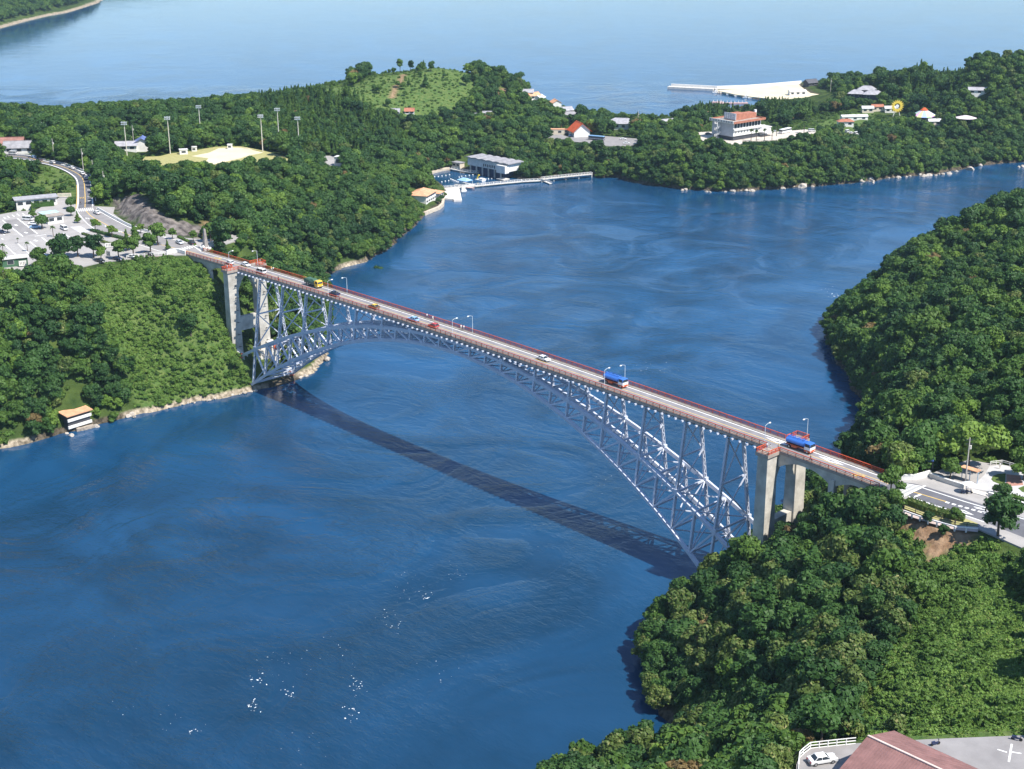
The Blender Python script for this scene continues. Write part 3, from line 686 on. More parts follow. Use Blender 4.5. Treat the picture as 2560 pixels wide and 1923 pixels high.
# ---------------------------------------------------------------- leaves
def leaf_mat(name, dark, light, warm, wamt=0.35):
    m = bpy.data.materials.new(name); m.use_nodes = True; nt = m.node_tree; N = nt.nodes; L = nt.links
    for n in list(N): N.remove(n)
    out = N.new('ShaderNodeOutputMaterial')
    oi = N.new('ShaderNodeObjectInfo'); geo = N.new('ShaderNodeNewGeometry')
    def mixc(f, a, b_):
        x = N.new('ShaderNodeMix'); x.data_type = 'RGBA'
        L.new(f, x.inputs[0])
        for k, v in ((6, a), (7, b_)):
            if isinstance(v, tuple): x.inputs[k].default_value = (*v, 1)
            else: L.new(v, x.inputs[k])
        return x.outputs[2]
    n = N.new('ShaderNodeTexNoise'); n.inputs['Scale'].default_value = 1.3; n.inputs['Detail'].default_value = 3; L.new(geo.outputs['Position'], n.inputs['Vector'])
    n2 = N.new('ShaderNodeTexNoise'); n2.inputs['Scale'].default_value = 0.03; n2.inputs['Detail'].default_value = 3; L.new(geo.outputs['Position'], n2.inputs['Vector'])
    def rng(src, a, b_, c, d):
        r = N.new('ShaderNodeMapRange'); r.inputs[1].default_value = a; r.inputs[2].default_value = b_; r.inputs[3].default_value = c; r.inputs[4].default_value = d; L.new(src, r.inputs[0]); return r.outputs[0]
    ad = N.new('ShaderNodeMath'); ad.operation = 'ADD'; L.new(rng(oi.outputs['Random'], 0, 1, 0, 0.62), ad.inputs[0]); L.new(rng(n2.outputs['Fac'], 0.35, 0.65, 0, 0.38), ad.inputs[1])
    c = mixc(ad.outputs[0], dark, light)
    c = mixc(rng(n.outputs['Fac'], 0.56, 0.72, 0, wamt), c, warm)
    df = N.new('ShaderNodeBsdfPrincipled'); df.inputs['Roughness'].default_value = 0.55; df.inputs['Specular IOR Level'].default_value = 0.22
    L.new(c, df.inputs['Base Color'])
    tr = N.new('ShaderNodeBsdfTranslucent'); L.new(c, tr.inputs[0])
    ms = N.new('ShaderNodeMixShader'); ms.inputs[0].default_value = 0.18; L.new(df.outputs[0], ms.inputs[1]); L.new(tr.outputs[0], ms.inputs[2])
    L.new(ms.outputs[0], out.inputs[0])
    return m
LEAF = {
    'dark': leaf_mat('leaves_dark', (0.016, 0.052, 0.016), (0.062, 0.135, 0.026), (0.10, 0.16, 0.035)),
    'brown': leaf_mat('leaves_brown', (0.13, 0.09, 0.035), (0.22, 0.16, 0.06), (0.30, 0.22, 0.09)),
    'mid': leaf_mat('leaves_mid', (0.048, 0.105, 0.018), (0.100, 0.180, 0.030), (0.17, 0.22, 0.05)),
    'light': leaf_mat('leaves_light', (0.095, 0.180, 0.022), (0.150, 0.240, 0.038), (0.25, 0.29, 0.07)),
    'olive': leaf_mat('leaves_olive', (0.060, 0.105, 0.022), (0.125, 0.175, 0.040), (0.40, 0.36, 0.15), 0.7),
    'kudzu': leaf_mat('leaves_vine', (0.085, 0.175, 0.030), (0.150, 0.245, 0.045), (0.30, 0.29, 0.10), 0.5),
}
BARK = mat('bark', (0.11, 0.085, 0.065), 0.95, 0.2, 2.0)
def crown_mesh(name, material, r, h, nleaf, leaf, seed, style='round'):
    rg = np.random.default_rng(seed); lobes = []
    if style == 'round':
        n = rg.integers(7, 11)
        lobes.append((0, 0, 0.55*h, 0.62*r, 0.62*r, 0.42*h))
        for i in range(n):
            a = 2*PI*(i+rg.uniform(0, .7))/n; rr = r*rg.uniform(0.30, 0.86); z = h*rg.uniform(0.25, 0.85)
            s = r*rg.uniform(0.22, 0.50); lobes.append((rr*math.cos(a), rr*math.sin(a), z, s, s, s*rg.uniform(0.7, 0.95)))
        lobes.append((rg.uniform(-.2, .2)*r, rg.uniform(-.2, .2)*r, 0.82*h, 0.42*r, 0.42*r, 0.2*h))
    elif style == 'cone':
        for i in range(9):
            t = i/8; s = r*(1-0.85*t)*rg.uniform(0.8, 1.1); a = rg.uniform(0, 6.28)
            lobes.append((0.35*s*math.cos(a), 0.35*s*math.sin(a), h*(0.12+0.85*t), s, s, h*0.13))
    elif style == 'mound':
        for i in range(6):
            a = rg.uniform(0, 6.28); rr = r*math.sqrt(rg.uniform(0, 0.6)); s = r*rg.uniform(0.3, 0.55)
            lobes.append((rr*math.cos(a), rr*math.sin(a), h*rg.uniform(0.1, 0.35), s, s, h*rg.uniform(0.45, 0.8)))
    elif style == 'ball':
        lobes.append((0, 0, h*0.52, r*0.92, r*0.92, h*0.46))
    V, Fc = [], []
    bm = bmesh.new(); bmesh.ops.create_icosphere(bm, subdivisions=1, radius=1.0)
    iv = np.array([v.co[:] for v in bm.verts]); iff = np.array([[v.index for v in f.verts] for f in bm.faces]); bm.free()
    tri_f = []
    for (x, y, z, a, b, c) in lobes:
        k = sum(len(q) for q in V); V.append(iv*np.array([a, b, c])*0.80+np.array([x, y, z])); tri_f += (iff+k).tolist()
    nv0 = sum(len(q) for q in V)
    area = np.array([l[3]*l[4]+l[3]*l[5]*2 for l in lobes]); cnt = (nleaf*area/area.sum()).astype(int)
    P, Nn = [], []
    for l, k in zip(lobes, cnt):
        d = rg.normal(size=(k, 3)); d /= np.linalg.norm(d, axis=1)[:, None]; d[:, 2] = np.where(d[:, 2] < -0.35, -d[:, 2], d[:, 2])
        ax = np.array(l[3:6]); P.append(d*ax*rg.uniform(0.74, 1.20, (k, 1))+np.array(l[:3])); nn = d/ax; nn /= np.linalg.norm(nn, axis=1)[:, None]; Nn.append(nn)
    P = np.concatenate(P); Nn = np.concatenate(Nn); Nn = Nn+rg.normal(size=Nn.shape)*0.45; Nn /= np.linalg.norm(Nn, axis=1)[:, None]
    t = rg.normal(size=Nn.shape); t -= (t*Nn).sum(1)[:, None]*Nn; t /= np.linalg.norm(t, axis=1)[:, None]; u = np.cross(Nn, t)
    s1 = leaf*rg.uniform(0.6, 1.25, (len(P), 1)); s2 = s1*rg.uniform(0.55, 0.9, (len(P), 1))
    fold = Nn*s2*rg.uniform(-0.35, 0.1, (len(P), 1))
    Q = np.stack([P-t*s1, P-u*s2+fold, P+t*s1, P+u*s2+fold], 1).reshape(-1, 3)
    qf = (np.arange(len(P))[:, None]*4+np.arange(4)+nv0)
    me = bpy.data.meshes.new(name); me.from_pydata(np.concatenate(V+[Q]).tolist(), [], tri_f+qf.tolist()); me.materials.append(material); me.update()
    return me
def trunk_mesh(name, h, r, seed, limbs=3):
    rg = random.Random(seed); m = MB().use(BARK)
    top = Vector((rg.uniform(-.2, .2), rg.uniform(-.2, .2), h))
    m.cyl((0, 0, -0.8), top, r, r*0.5, 7)
    for i in range(limbs):
        a = rg.uniform(0, 6.28); z = h*rg.uniform(0.6, 0.95); l = h*0.45
        m.cyl((top.x*z/h, top.y*z/h, z), (math.cos(a)*l*0.8, math.sin(a)*l*0.8, z+l*0.7), r*0.45, r*0.2, 5)
    return m.mesh(name)
# prototypes: crown meshes stand on the ground (the foot of the crown is a little above it)
KINDS = []          # (name, crown mesh, trunk mesh, half width)
def kind(nm, leaf, r, h, n, lf, seed, style='round', lift=1.2):
    me = crown_mesh('crown', LEAF[leaf], r, h, n, lf, seed, style)
    me.transform(Matrix.Translation((0, 0, lift)))
    KINDS.append((nm, me, trunk_mesh('trunk', h*0.55+lift, 0.16+r*0.03, seed), r))
kind('broadleaf_dark', 'dark', 3.3, 6.2, 1500, 0.40, 1); kind('broadleaf_dark', 'dark', 2.8, 5.6, 1300, 0.38, 2)
kind('broadleaf_mid', 'mid', 3.1, 5.8, 1500, 0.40, 3); kind('broadleaf_mid', 'mid', 3.5, 6.6, 1600, 0.42, 4)
kind('broadleaf_light', 'light', 2.7, 5.4, 1300, 0.38, 5); kind('flowering', 'olive', 2.9, 5.4, 1500, 0.36, 6)
kind('conifer', 'dark', 1.9, 8.0, 1200, 0.36, 7, 'cone', 0.8); kind('bamboo', 'mid', 1.5, 7.5, 900, 0.42, 8, 'cone', 1.0)
kind('dry_tree', 'brown', 2.3, 4.6, 900, 0.34, 14)
NTREE = len(KINDS)
kind('vine_mound', 'kudzu', 1.35, 0.75, 420, 0.21, 9, 'mound', -0.1); kind('vine_mound', 'kudzu', 0.9, 0.6, 260, 0.19, 10, 'mound', -0.1)
kind('shrub', 'mid', 1.2, 1.5, 380, 0.26, 12, 'mound', 0.0)
# ---------------------------------------------------------------- where trees stand
def scatter(step, seed, x0=-850, x1=380, y0=-330, y1=1000):
    rg = np.random.default_rng(seed)
    X, Y = np.meshgrid(np.arange(x0, x1, step), np.arange(y0, y1, step))
    X = (X+rg.uniform(-.42, .42, X.shape)*step).ravel(); Y = (Y+rg.uniform(-.42, .42, Y.shape)*step).ravel()
    return X, Y, rg
def framed(X, Y, Z, mx=90, my=90):
    q = proj(np.stack([X, Y, Z], -1)); px, py = q[:, 0]/S, q[:, 1]/S
    return (px > -mx) & (px < 2212+mx) & (py > -my) & (py < 1662+2*my) & (q[:, 2] > 30), px, py, q[:, 2]
X, Y, rg = scatter(3.55, 5)
_gy, _gx = np.gradient(GH, 2.5); STEEP = np.hypot(_gx, _gy)
def steep(X, Y): i = np.clip(((X-GX[0])/2.5+.5).astype(int), 0, len(GX)-1); j = np.clip(((Y-GY[0])/2.5+.5).astype(int), 0, len(GY)-1); return STEEP[j, i]
_x2, _y2, _r2 = scatter(3.0, 6); _k = steep(_x2, _y2) > 0.65; X = np.r_[X, _x2[_k]]; Y = np.r_[Y, _y2[_k]]
Hh = hgt(X, Y)
_D = np.minimum(dist(SHA, X, Y), dist(SHB, X, Y)); _land = inside(SHA, X, Y) | inside(SHB, X, Y)
ok = (_land | (_D < 0.8)) & ((_D > 0.0) | ((_D < 0.8) & (Hh > -1))) & ~region('bare', X, Y)
# clear of the bridge and its piers
ok &= ~((np.abs(Y) < 6.5) & (X > -160) & (X < -121) ) & ~((np.abs(Y) < 11) & (np.abs(X) < 128) & (np.abs(X) > 98) & (X < 0)) & ~((np.abs(Y) < 9.5) & (X > 100) & (X < 125) ) & ~((np.abs(Y) < 5.5) & (X > 120) & (X < 151))
ok &= ~((X < -100) & (X > -160) & (Y > -10) & (Y < 10) & (Hh < 42))
fr, px, py, dep = framed(X, Y, Hh+3)
ok &= fr
soilr = region('soil', X, Y); kz = region('kudzu', X, Y); md = region('meadow', X, Y); oc = region('orchard', X, Y); hd = region('hedgy', X, Y)
u = rg.uniform(size=len(X))
stn = region('stones', X, Y)
ok &= ~(stn & (_D < 4)) & ~soilr & ~(kz & (u > 0.012)) & ~(md & (u > 0.02)) & ~(oc & (u > 0.35)) & ~(hd & (u > 0.18))
CLEAR = []          # circles kept free for buildings and other things: x, y, r
def clear(x, y, r): CLEAR.append((x, y, r))
# ---------------------------------------------------------------- paved ground, walls and hedges
pave = mat('pale_paving', (0.36, 0.34, 0.325), 0.9, 0.06, 0.25)
pave_mid = mat('grey_paving', (0.27, 0.255, 0.25), 0.9, 0.07, 0.25)
plaza_m = mat('plaza_stone', (0.50, 0.49, 0.49), 0.9, 0.05, 0.4)
brickred = mat('red_paving', (0.42, 0.22, 0.17), 0.9, 0.08, 0.8)
lawn = mat('lawn', (0.085, 0.13, 0.03), 0.95, 0.2, 1.2)
drygrass = mat('dry_grass', (0.30, 0.29, 0.11), 0.95, 0.15, 0.5, col2=(0.42, 0.38, 0.17))
sand = mat('pale_sand', (0.66, 0.57, 0.40), 0.95, 0.06, 0.08)
whitewall = mat('white_wall', (0.74, 0.72, 0.68), 0.85, 0.05, 0.6)
pink = mat('pink_path', (0.50, 0.40, 0.36), 0.9, 0.1, 0.8)
def paved(name, pts, z, material, thick=1.2):
    m = MB().use(material); m.prism(pts, z-thick, z); return tag(m.build(name), kind='structure')
def flat(name, pts, z, material):
    m = MB().use(material); a = sum(pts[i][0]*pts[(i+1) % len(pts)][1]-pts[(i+1) % len(pts)][0]*pts[i][1] for i in range(len(pts)))
    q = pts if a > 0 else pts[::-1]; m.face([(p[0], p[1], z) for p in q]); return tag(m.build(name), kind='structure')
def stripe(m, pts, w, z):
    for a, b in zip(pts[:-1], pts[1:]):
        a, b = Vector((a[0], a[1])), Vector((b[0], b[1])); d = (b-a)
        if d.length < 0.01: continue
        n_ = Vector((-d.y, d.x)).normalized()*w/2
        m.face([(*(a-n_), z), (*(b-n_), z), (*(b+n_), z), (*(a+n_), z)])
def zpath(m, pts3, w, h, z0):
    for a, b in zip(pts3[:-1], pts3[1:]): m.beam((a[0], a[1], z0+h/2), (b[0], b[1], z0+h/2), w, h)
# the square and car park beyond the bridge
paved('car_park', SQUARE, ZP, pave)
RU = smoothline(PL(c5, [(1045, 290), (1110, 350), (1250, 432), (1450, 532), (1650, 592), (1900, 655), (2080, 700)], ZP)+[(-154.2, 2.7)], 4)
RL = smoothline(PL(c5, [(832, 318), (890, 400), (1000, 512), (1150, 592), (1350, 655), (1600, 735), (1790, 790)], ZP)+[(-154.2, -2.8)], 4)
flat('road', RU+RL[::-1], ZP+0.012, pave_mid)
m = MB().use(asph_dark)
for i in range(nn-1): m.face([(*HLr[i], hz(i)), (*HRr[i], hz(i)), (*HRr[i+1], hz(i+1)), (*HLr[i+1], hz(i+1))])
tag(m.build('hill_road'), kind='structure')
def hr_line(f, w, material, name, i0=0, i1=nn-1, dz=0.012):
    m = MB().use(material)
    C_ = [HLr[i]+(HRr[i]-HLr[i])*f for i in range(nn)]
    for i in range(i0, i1):
        a, b = C_[i], C_[i+1]; d = b-a; n_ = np.array([-d[1], d[0]])/np.hypot(*d)*w/2
        m.face([(*(a-n_), hz(i)+dz), (*(b-n_), hz(i+1)+dz), (*(b+n_), hz(i+1)+dz), (*(a+n_), hz(i)+dz)])
    return tag(m.build(name), kind='structure')
hr_line(0.10, 0.55, white, 'road_line'); hr_line(0.90, 0.55, white, 'road_line'); hr_line(0.5, 0.3, yellow, 'road_line'); hr_line(0.03, 0.3, yellow, 'road_line', 0, 12)
m = MB().use(yellow); stripe(m, smoothline(PL(c5, [(945, 335), (1010, 402), (1130, 470), (1300, 560), (1560, 652), (1850, 735)], ZP)+[(-154.2, 0)], 4), 0.3, ZP+0.024); tag(m.build('road_line'), kind='structure')
m = MB().use(white); stripe(m, RU[2:], 0.35, ZP+0.024); stripe(m, RL[2:-2], 0.35, ZP+0.024); tag(m.build('road_line'), kind='structure')
# crossings
def zebra(a0, a1, b0, b1, n, z):
    m = MB().use(white); a0, a1, b0, b1 = [np.array(q[:2]) for q in (a0, a1, b0, b1)]
    for i in range(n):
        t0, t1 = (i+0.1)/n, (i+0.62)/n
        m.face([(*(a0+(a1-a0)*t0), z), (*(a0+(a1-a0)*t1), z), (*(b0+(b1-b0)*t1), z), (*(b0+(b1-b0)*t0), z)])
    return tag(m.build('zebra_crossing'), kind='structure')
zebra(c5(835, 322, ZP), c5(1035, 308, ZP), c5(850, 352, ZP), c5(1045, 338, ZP), 9, ZP+0.035)
zebra(c6(60, 222, ZP), c6(395, 138, ZP), c6(110, 240, ZP), c6(430, 160, ZP), 12, ZP+0.035)
m = MB().use(white)
for x_, y_ in ((965, 425), (1180, 512), (1330, 572), (1630, 628)):
    p = c5(x_, y_, ZP); diamond(m, p.x, p.y, 3.6, 1.5, lambda q: ZP+0.03)
for i in (3, 5, 8):
    p = HLr[i]+(HRr[i]-HLr[i])*0.72; diamond(m, p[0], p[1], 2.6, 1.3, lambda q: hz(i)+0.02)
tag(m.build('road_diamonds'), kind='structure')
p = HLr[5]+(HRr[5]-HLr[5])*0.27; d_ = HLr[3]-HLr[6]
ty_ = word('40', yellow, None, (p[0], p[1], hz(5)+0.03), math.atan2(d_[1], d_[0])+PI/2, 2.6, 6.0, 'speed_marking'); tag(ty_, kind='structure')
# parking bays
m = MB().use(white)
EL = lambda q: e3(*q, ZP)
LN = {1: ((50, 420), (480, 760)), 2: ((360, 385), (780, 705)), 3: ((85, 925), (390, 1200)), 4: ((370, 910), (690, 1190)), 5: ((620, 870), (960, 1140)), 6: ((870, 780), (1190, 1030)), 7: ((1150, 770), (1350, 920)), 8: ((1310, 690), (1660, 910)), 9: ((-60, 600), (100, 730))}
for a, b in LN.values(): stripe(m, [EL(a), EL(b)], 0.5, ZP+0.02)
for A_, B_, n_ in ((3, 4, 12), (4, 5, 12), (6, 7, 8), (7, 8, 9), (9, 1, 7)):
    for i in range(1, n_):
        t = i/n_; a = EL(LN[A_][0]).lerp(EL(LN[A_][1]), t); b = EL(LN[B_][0]).lerp(EL(LN[B_][1]), t); stripe(m, [a, b], 0.14, ZP+0.02)
for a, b in (((80, 360), (120, 392)), ((150, 335), (197, 372)), ((250, 310), (302, 350)), ((350, 290), (407, 332)), ((460, 275), (520, 320)), ((570, 265), (632, 310)), ((720, 755), (960, 720)), ((30, 800), (70, 820))): stripe(m, [EL(a), EL(b)], 0.5, ZP+0.02)
for x_, y_ in ((335, 525), (540, 680), (740, 845)): p = EL((x_, y_)); m.box(p.x-1.2, p.x+1.2, p.y-0.5, p.y+0.5, ZP+0.005, ZP+0.02)
tag(m.build('parking_markings'), kind='structure')
flat('parking_lane', [EL(q)[:2] for q in ((70, 425), (350, 395), (760, 700), (490, 750))], ZP+0.008, pave_mid)
flat('entrance_apron', [EL(q)[:2] for q in ((1440, 560), (1680, 545), (1875, 662), (1690, 702))], ZP+0.016, plaza_m)
# near end: road, kerbs and plaza
paved('near_road_base', NEAR_ROAD, ZP, pave)
HH = lambda q: h7(*q, ZP)[:2]
flat('near_road', [(151.0, -2.75), (151.0, 2.6)]+[HH(q) for q in ((180, 395), (345, 440), (1000, 640), (1994, 965), (2700, 1190), (2700, 1560), (1994, 1290), (1330, 1030), (800, 850), (30, 590), (-60, 610))], ZP+0.012, asph_dark)
m = MB().use(white)
stripe(m, [HH(q) for q in ((300, 462), (1000, 690), (1994, 985), (2600, 1180))], 0.35, ZP+0.024); stripe(m, [HH(q) for q in ((30, 592), (800, 848), (1330, 1030))], 0.35, ZP+0.024)
stripe(m, [HH(q) for q in ((352, 428), (-25, 612))], 0.55, ZP+0.024); stripe(m, [HH(q) for q in ((165, 618), (285, 572))], 0.6, ZP+0.024)
P0, P1 = np.array(HH((690, 700))), np.array(HH((1560, 945)))
for i in range(8):
    a = P0+(P1-P0)*(i/8); b = P0+(P1-P0)*((i+0.6)/8); stripe(m, [a, b], 0.75, ZP+0.024)
for a, b in (((1160, 780), (1300, 805)), ((1190, 800), (1400, 845)), ((1370, 825), (1490, 855)), ((1300, 860), (1440, 885))): stripe(m, [HH(a), HH(b)], 0.32, ZP+0.024)
a = [HH(q) for q in ((860, 812), (1005, 838), (1165, 918), (1015, 892))]; c_ = np.mean(a, axis=0)
for k in range(4):
    j = (k+1) % 4; i0, i1_ = c_+(np.array(a[k])-c_)*0.45, c_+(np.array(a[j])-c_)*0.45; m.face([(*a[k], ZP+0.024), (*a[j], ZP+0.024), (*i1_, ZP+0.024), (*i0, ZP+0.024)])
tag(m.build('near_road_lines'), kind='structure')
m = MB().use(yellow); stripe(m, [HH(q) for q in ((150, 530), (700, 695))], 0.3, ZP+0.03); tag(m.build('near_road_lines'), kind='structure')
zebra(HH((30, 390)), HH((-140, 560)), HH((330, 440)), HH((20, 596)), 9, ZP+0.03)
flat('plaza', [HH(q) for q in ((1010, 455), (1190, 385), (1340, 245), (1420, 105), (1640, 80), (1870, 150), (2300, 320), (2300, 800), (1994, 660), (1480, 530))], ZP+0.012, plaza_m)
flat('plaza_lawn', [HH(q) for q in ((1448, 320), (1480, 265), (1560, 235), (1690, 225), (1680, 432), (1580, 400), (1480, 360))], ZP+0.03, lawn)
flat('plaza_lawn', [HH(q) for q in ((1895, 470), (2000, 430), (2200, 480), (2200, 600), (1960, 530))], ZP+0.03, lawn)
flat('red_paving', [HH(q) for q in ((1700, 238), (1930, 262), (1985, 420), (1700, 442))], ZP+0.026, brickred)
flat('planted_verge', [HH(q) for q in ((-10, 690), (90, 700), (900, 925), (1225, 1055), (1225, 1110), (830, 1080), (420, 960), (0, 805))], ZP+0.026, drygrass)
flat('footpath', [HH(q) for q in ((-60, 800), (0, 830), (380, 965), (850, 1092), (1240, 1150), (1225, 1200), (840, 1165), (400, 1045), (0, 905))], ZP+0.03, pink)
# walls at both ends of the bridge
def wall_thing(label, line, w, h, z0, material, name='parapet_wall', cat='wall', cap=None, group=None):
    m = MB().use(material); P_ = [(q[0], q[1]) for q in line]
    for a, b in zip(P_[:-1], P_[1:]): m.beam((a[0], a[1], z0+h/2-0.2), (b[0], b[1], z0+h/2-0.2), w, h+0.4)
    if cap is not None:
        root = thing(name, label, cat, (P_[0][0], P_[0][1], z0), 0, group); o = m.build('wall', None, root, (-P_[0][0], -P_[0][1], -z0))
        mc = MB().use(cap)
        for a, b in zip(P_[:-1], P_[1:]): mc.beam((a[0], a[1], z0+h+0.06), (b[0], b[1], z0+h+0.06), w+0.16, 0.14)
        mc.build('coping', None, root, (-P_[0][0], -P_[0][1], -z0)); return root
    return tag(m.build(name), label, cat, group)
wall_thing('curved white parapet wall where the red railing ends beside the zebra crossing', smoothline([(150.9, 3.9)]+[HH(q) for q in ((130, 330), (250, 312), (430, 262))]), 0.5, 1.2, ZP, whitewall, cap=white)
wall_thing('long low concrete wall along the far edge of the near approach road', [HH(q) for q in ((430, 285), (700, 385), (1000, 480))], 0.45, 1.0, ZP, conc_pale, cap=whitewall)
wall_thing('low concrete wall between the plaza shrubs and the approach road', [HH(q) for q in ((1400, 600), (1700, 690), (2300, 870))], 0.45, 0.9, ZP, conc_pale, cap=whitewall)
wall_thing('curved pale parapet at the far bridge end on the seaward side', smoothline([(-154.2, -4.0)]+[tuple(q[:2]) for q in (c6(200, 226, ZP), c6(130, 232, ZP), c6(75, 250, ZP))]), 0.5, 1.3, ZP, whitewall, cap=white)
wall_thing('pale parapet at the far bridge end beside the terrace trees', [(-154.2, 4.0)]+[tuple(q[:2]) for q in (c6(480, 172, ZP), c6(600, 140, ZP))], 0.5, 1.3, ZP, whitewall, cap=white)
w_ = MB().use(mat('stone_masonry', (0.30, 0.24, 0.21), 0.95, 0.2, 0.9, bump=0.6, bscale=1.2))
q0, q1 = c6(70, 262, ZP), c5(1600, 848, ZP)
w_.hexa([(q1.x, q1.y, ZP-3), (q0.x, q0.y, ZP-8), (q0.x, q0.y+1.5, ZP-8), (q1.x, q1.y+1.5, ZP-3)], [(q1.x, q1.y, ZP-0.05), (q0.x, q0.y, ZP-0.05), (q0.x, q0.y+1.5, ZP-0.05), (q1.x, q1.y+1.5, ZP-0.05)])
tag(w_.build('retaining_wall'), 'brownish masonry retaining wall left of the pale abutment', 'wall')
def fence(label, line, z0, h, material, step=2.0, rails=2, name='fence', pw=0.1, group=None, zfun=None):
    P_ = [np.array(q[:2], float) for q in line]; root = thing(name, label, 'fence', (P_[0][0], P_[0][1], z0), 0, group); off = (-P_[0][0], -P_[0][1], -z0)
    zf = zfun or (lambda x, y: z0)
    mr = MB().use(material); mp = MB().use(material)
    for a, b in zip(P_[:-1], P_[1:]):
        n_ = max(1, int(round(np.hypot(*(b-a))/step)))
        for i in range(n_):
            c, d = a+(b-a)*i/n_, a+(b-a)*(i+1)/n_
            for k in range(rails): hh = h*(1-k*0.45); mr.beam((*c, zf(*c)+hh), (*d, zf(*d)+hh), pw*0.8, pw*0.8)
            mp.box(c[0]-pw/2, c[0]+pw/2, c[1]-pw/2, c[1]+pw/2, zf(*c)-0.2, zf(*c)+h)
    mr.build('rails', None, root, off); mp.build('posts', None, root, off); return root
fence('white guard rail curving along the road under the rock face', smoothline(PL(c5, [(1080, 325), (1250, 420), (1450, 520), (1660, 585)], ZP)), ZP, 0.85, white, 2.0, 2, 'guard_rail', 0.35)
fence('low pale railing at the edge of the square left of the abutment', PL(c5, [(1400, 868), (1600, 838), (1820, 828)], ZP), ZP, 1.0, whitewall, 2.2, 2, 'railing_fence', 0.18)
fence('white crash barrier on the outside of the bend of the climbing road', [tuple(HRr[i]+(HRr[i]-HLr[i])*0.08) for i in range(2, 30)], 41.6, 0.8, white, 2.5, 2, 'crash_barrier', 0.22)
fence('dark pipe railing along the pink footpath below the approach road', [HH(q) for q in ((0, 815), (380, 955), (850, 1080), (1240, 1142))], ZP, 1.0, dark_steel, 3.0, 2, 'pipe_railing', 0.12)
fence('short white fence posts along the outer edge of the pink footpath', [HH(q) for q in ((0, 905), (400, 1045), (840, 1165), (1225, 1200))], ZP-0.1, 0.95, white, 2.0, 1, 'post_fence', 0.30)
fence('low white fence along the far edge of the plaza', [HH(q) for q in ((1430, 85), (1630, 62), (1880, 135))], ZP, 0.9, whitewall, 2.0, 2, 'railing_fence', 0.14)
# steps from the road up to the plaza
m = MB().use(conc_pale)
for k in range(4):
    a, b = np.array(HH((1130-k*4, 540-k*12))), np.array(HH((1385, 612-k*12))); m.beam((*a, ZP+0.08+0.0*k), (*b, ZP+0.08), 0.5, 0.16+0.1*k)
tag(m.build('plaza_steps'), 'broad pale steps between the plaza and the approach road', 'steps')
# the lower yard with its building, sports field, coach park, hotel yard, harbour ground, cabin yard
paved('lower_yard', LOWER_YARD, ZB, pave_mid)
paved('sports_field', FIELD, ZF, drygrass)
flat('field_sand', [tuple(i2(*q, ZF)[:2]) for q in ((920, 325), (1120, 285), (1230, 235), (1400, 225), (1570, 232), (1640, 260), (1740, 285), (1600, 315), (1480, 350), (1330, 385), (1150, 425), (1080, 395), (1110, 350))], ZF+0.02, sand)
paved('coach_park', COACH_PARK, ZR, pave_mid)
paved('hotel_yard', HOTEL_YARD, ZH, mat('cream_paving', (0.55, 0.49, 0.42), 0.9, 0.06, 0.3))
paved('harbour_ground', HARBOUR, 1.7, sand)
paved('cabin_yard', CABIN_YARD, 30.0, pave)
# slab jetty, promenade round the sea pool and the walkways
GP = lambda q, z=0: g2(*q, z)[:2]
paved('slab_jetty', [GP(q, 1.0) for q in ((370, 770), (470, 730), (545, 690), (815, 680), (862, 895), (722, 900), (715, 878), (545, 868))], 1.0, mat('bleached_concrete', (0.72, 0.66, 0.58), 0.9, 0.05, 0.3), 3.0)
paved('promenade', [GP(q, 1.2) for q in ((370, 770), (545, 690), (400, 590), (330, 520), (300, 465), (390, 405), (520, 370), (655, 350), (655, 325), (520, 345), (380, 375), (260, 430), (220, 455), (290, 540), (420, 680))], 1.2, mat('beige_concrete', (0.55, 0.47, 0.37), 0.9, 0.06, 0.5), 3.0)
def deck_walk(label, line, w, z, posts=True, name='floating_walkway', material=None, step=7):
    P_ = [np.array(q[:2], float) for q in line]; root = thing(name, label, 'walkway', (P_[0][0], P_[0][1], 0)); off = (-P_[0][0], -P_[0][1], 0)
    m = MB().use(material or conc_pale); mr = MB().use(whitewall); mp = MB().use(conc_pale)
    for a, b in zip(P_[:-1], P_[1:]):
        m.beam((*a, z-0.2), (*b, z-0.2), w, 0.4); d = (b-a)/np.hypot(*(b-a)); n_ = np.array([-d[1], d[0]])*w*0.46
        k = max(1, int(np.hypot(*(b-a))/2.2))
        for s in (-1, 1):
            mr.beam((*(a+n_*s), z+1.0), (*(b+n_*s), z+1.0), 0.12, 0.12)
            for i in range(k+1): c = a+(b-a)*i/k+n_*s; mr.box(c[0]-0.09, c[0]+0.09, c[1]-0.09, c[1]+0.09, z, z+1.05)
        if posts:
            k = max(1, int(np.hypot(*(b-a))/step))
            for i in range(k+1): c = a+(b-a)*i/k; mp = MB().use(conc_pale); mp.cyl((*c, -4), (*c, z-0.3), 0.3); mp.build('pile', None, root, off)
    m.build('deck', None, root, off); mr.build('railing', None, root, off)
    return root
deck_walk('pale railed walkway closing off the sea pool from the strait', [g2(545, 692, 1), g2(815, 672, 1), g2(1080, 655, 1), g2(1420, 620, 1), g2(1900, 575, 1), c3(330, 1108, 1)], 2.4, 1.0, False)
deck_walk('footbridge on piles along the shore right of the sea pool', [c3(330, 1100, 2), c3(520, 1080, 2), c3(725, 1060, 2)], 2.0, 2.2, True, 'pile_footbridge', None, 8)
deck_walk('short landing stage sticking out from the foot of the pile footbridge', [c3(340, 1110, .6), c3(400, 1135, .6)], 1.8, 0.7, False, 'landing_stage')
deck_walk('dark railed quay inside the sea pool in front of the aquarium', [g2(665, 355, 1.2), g2(860, 395, 1.2), g2(1080, 425, 1.2), g2(1150, 420, 1.2)], 2.0, 1.2, True, 'pool_quay')
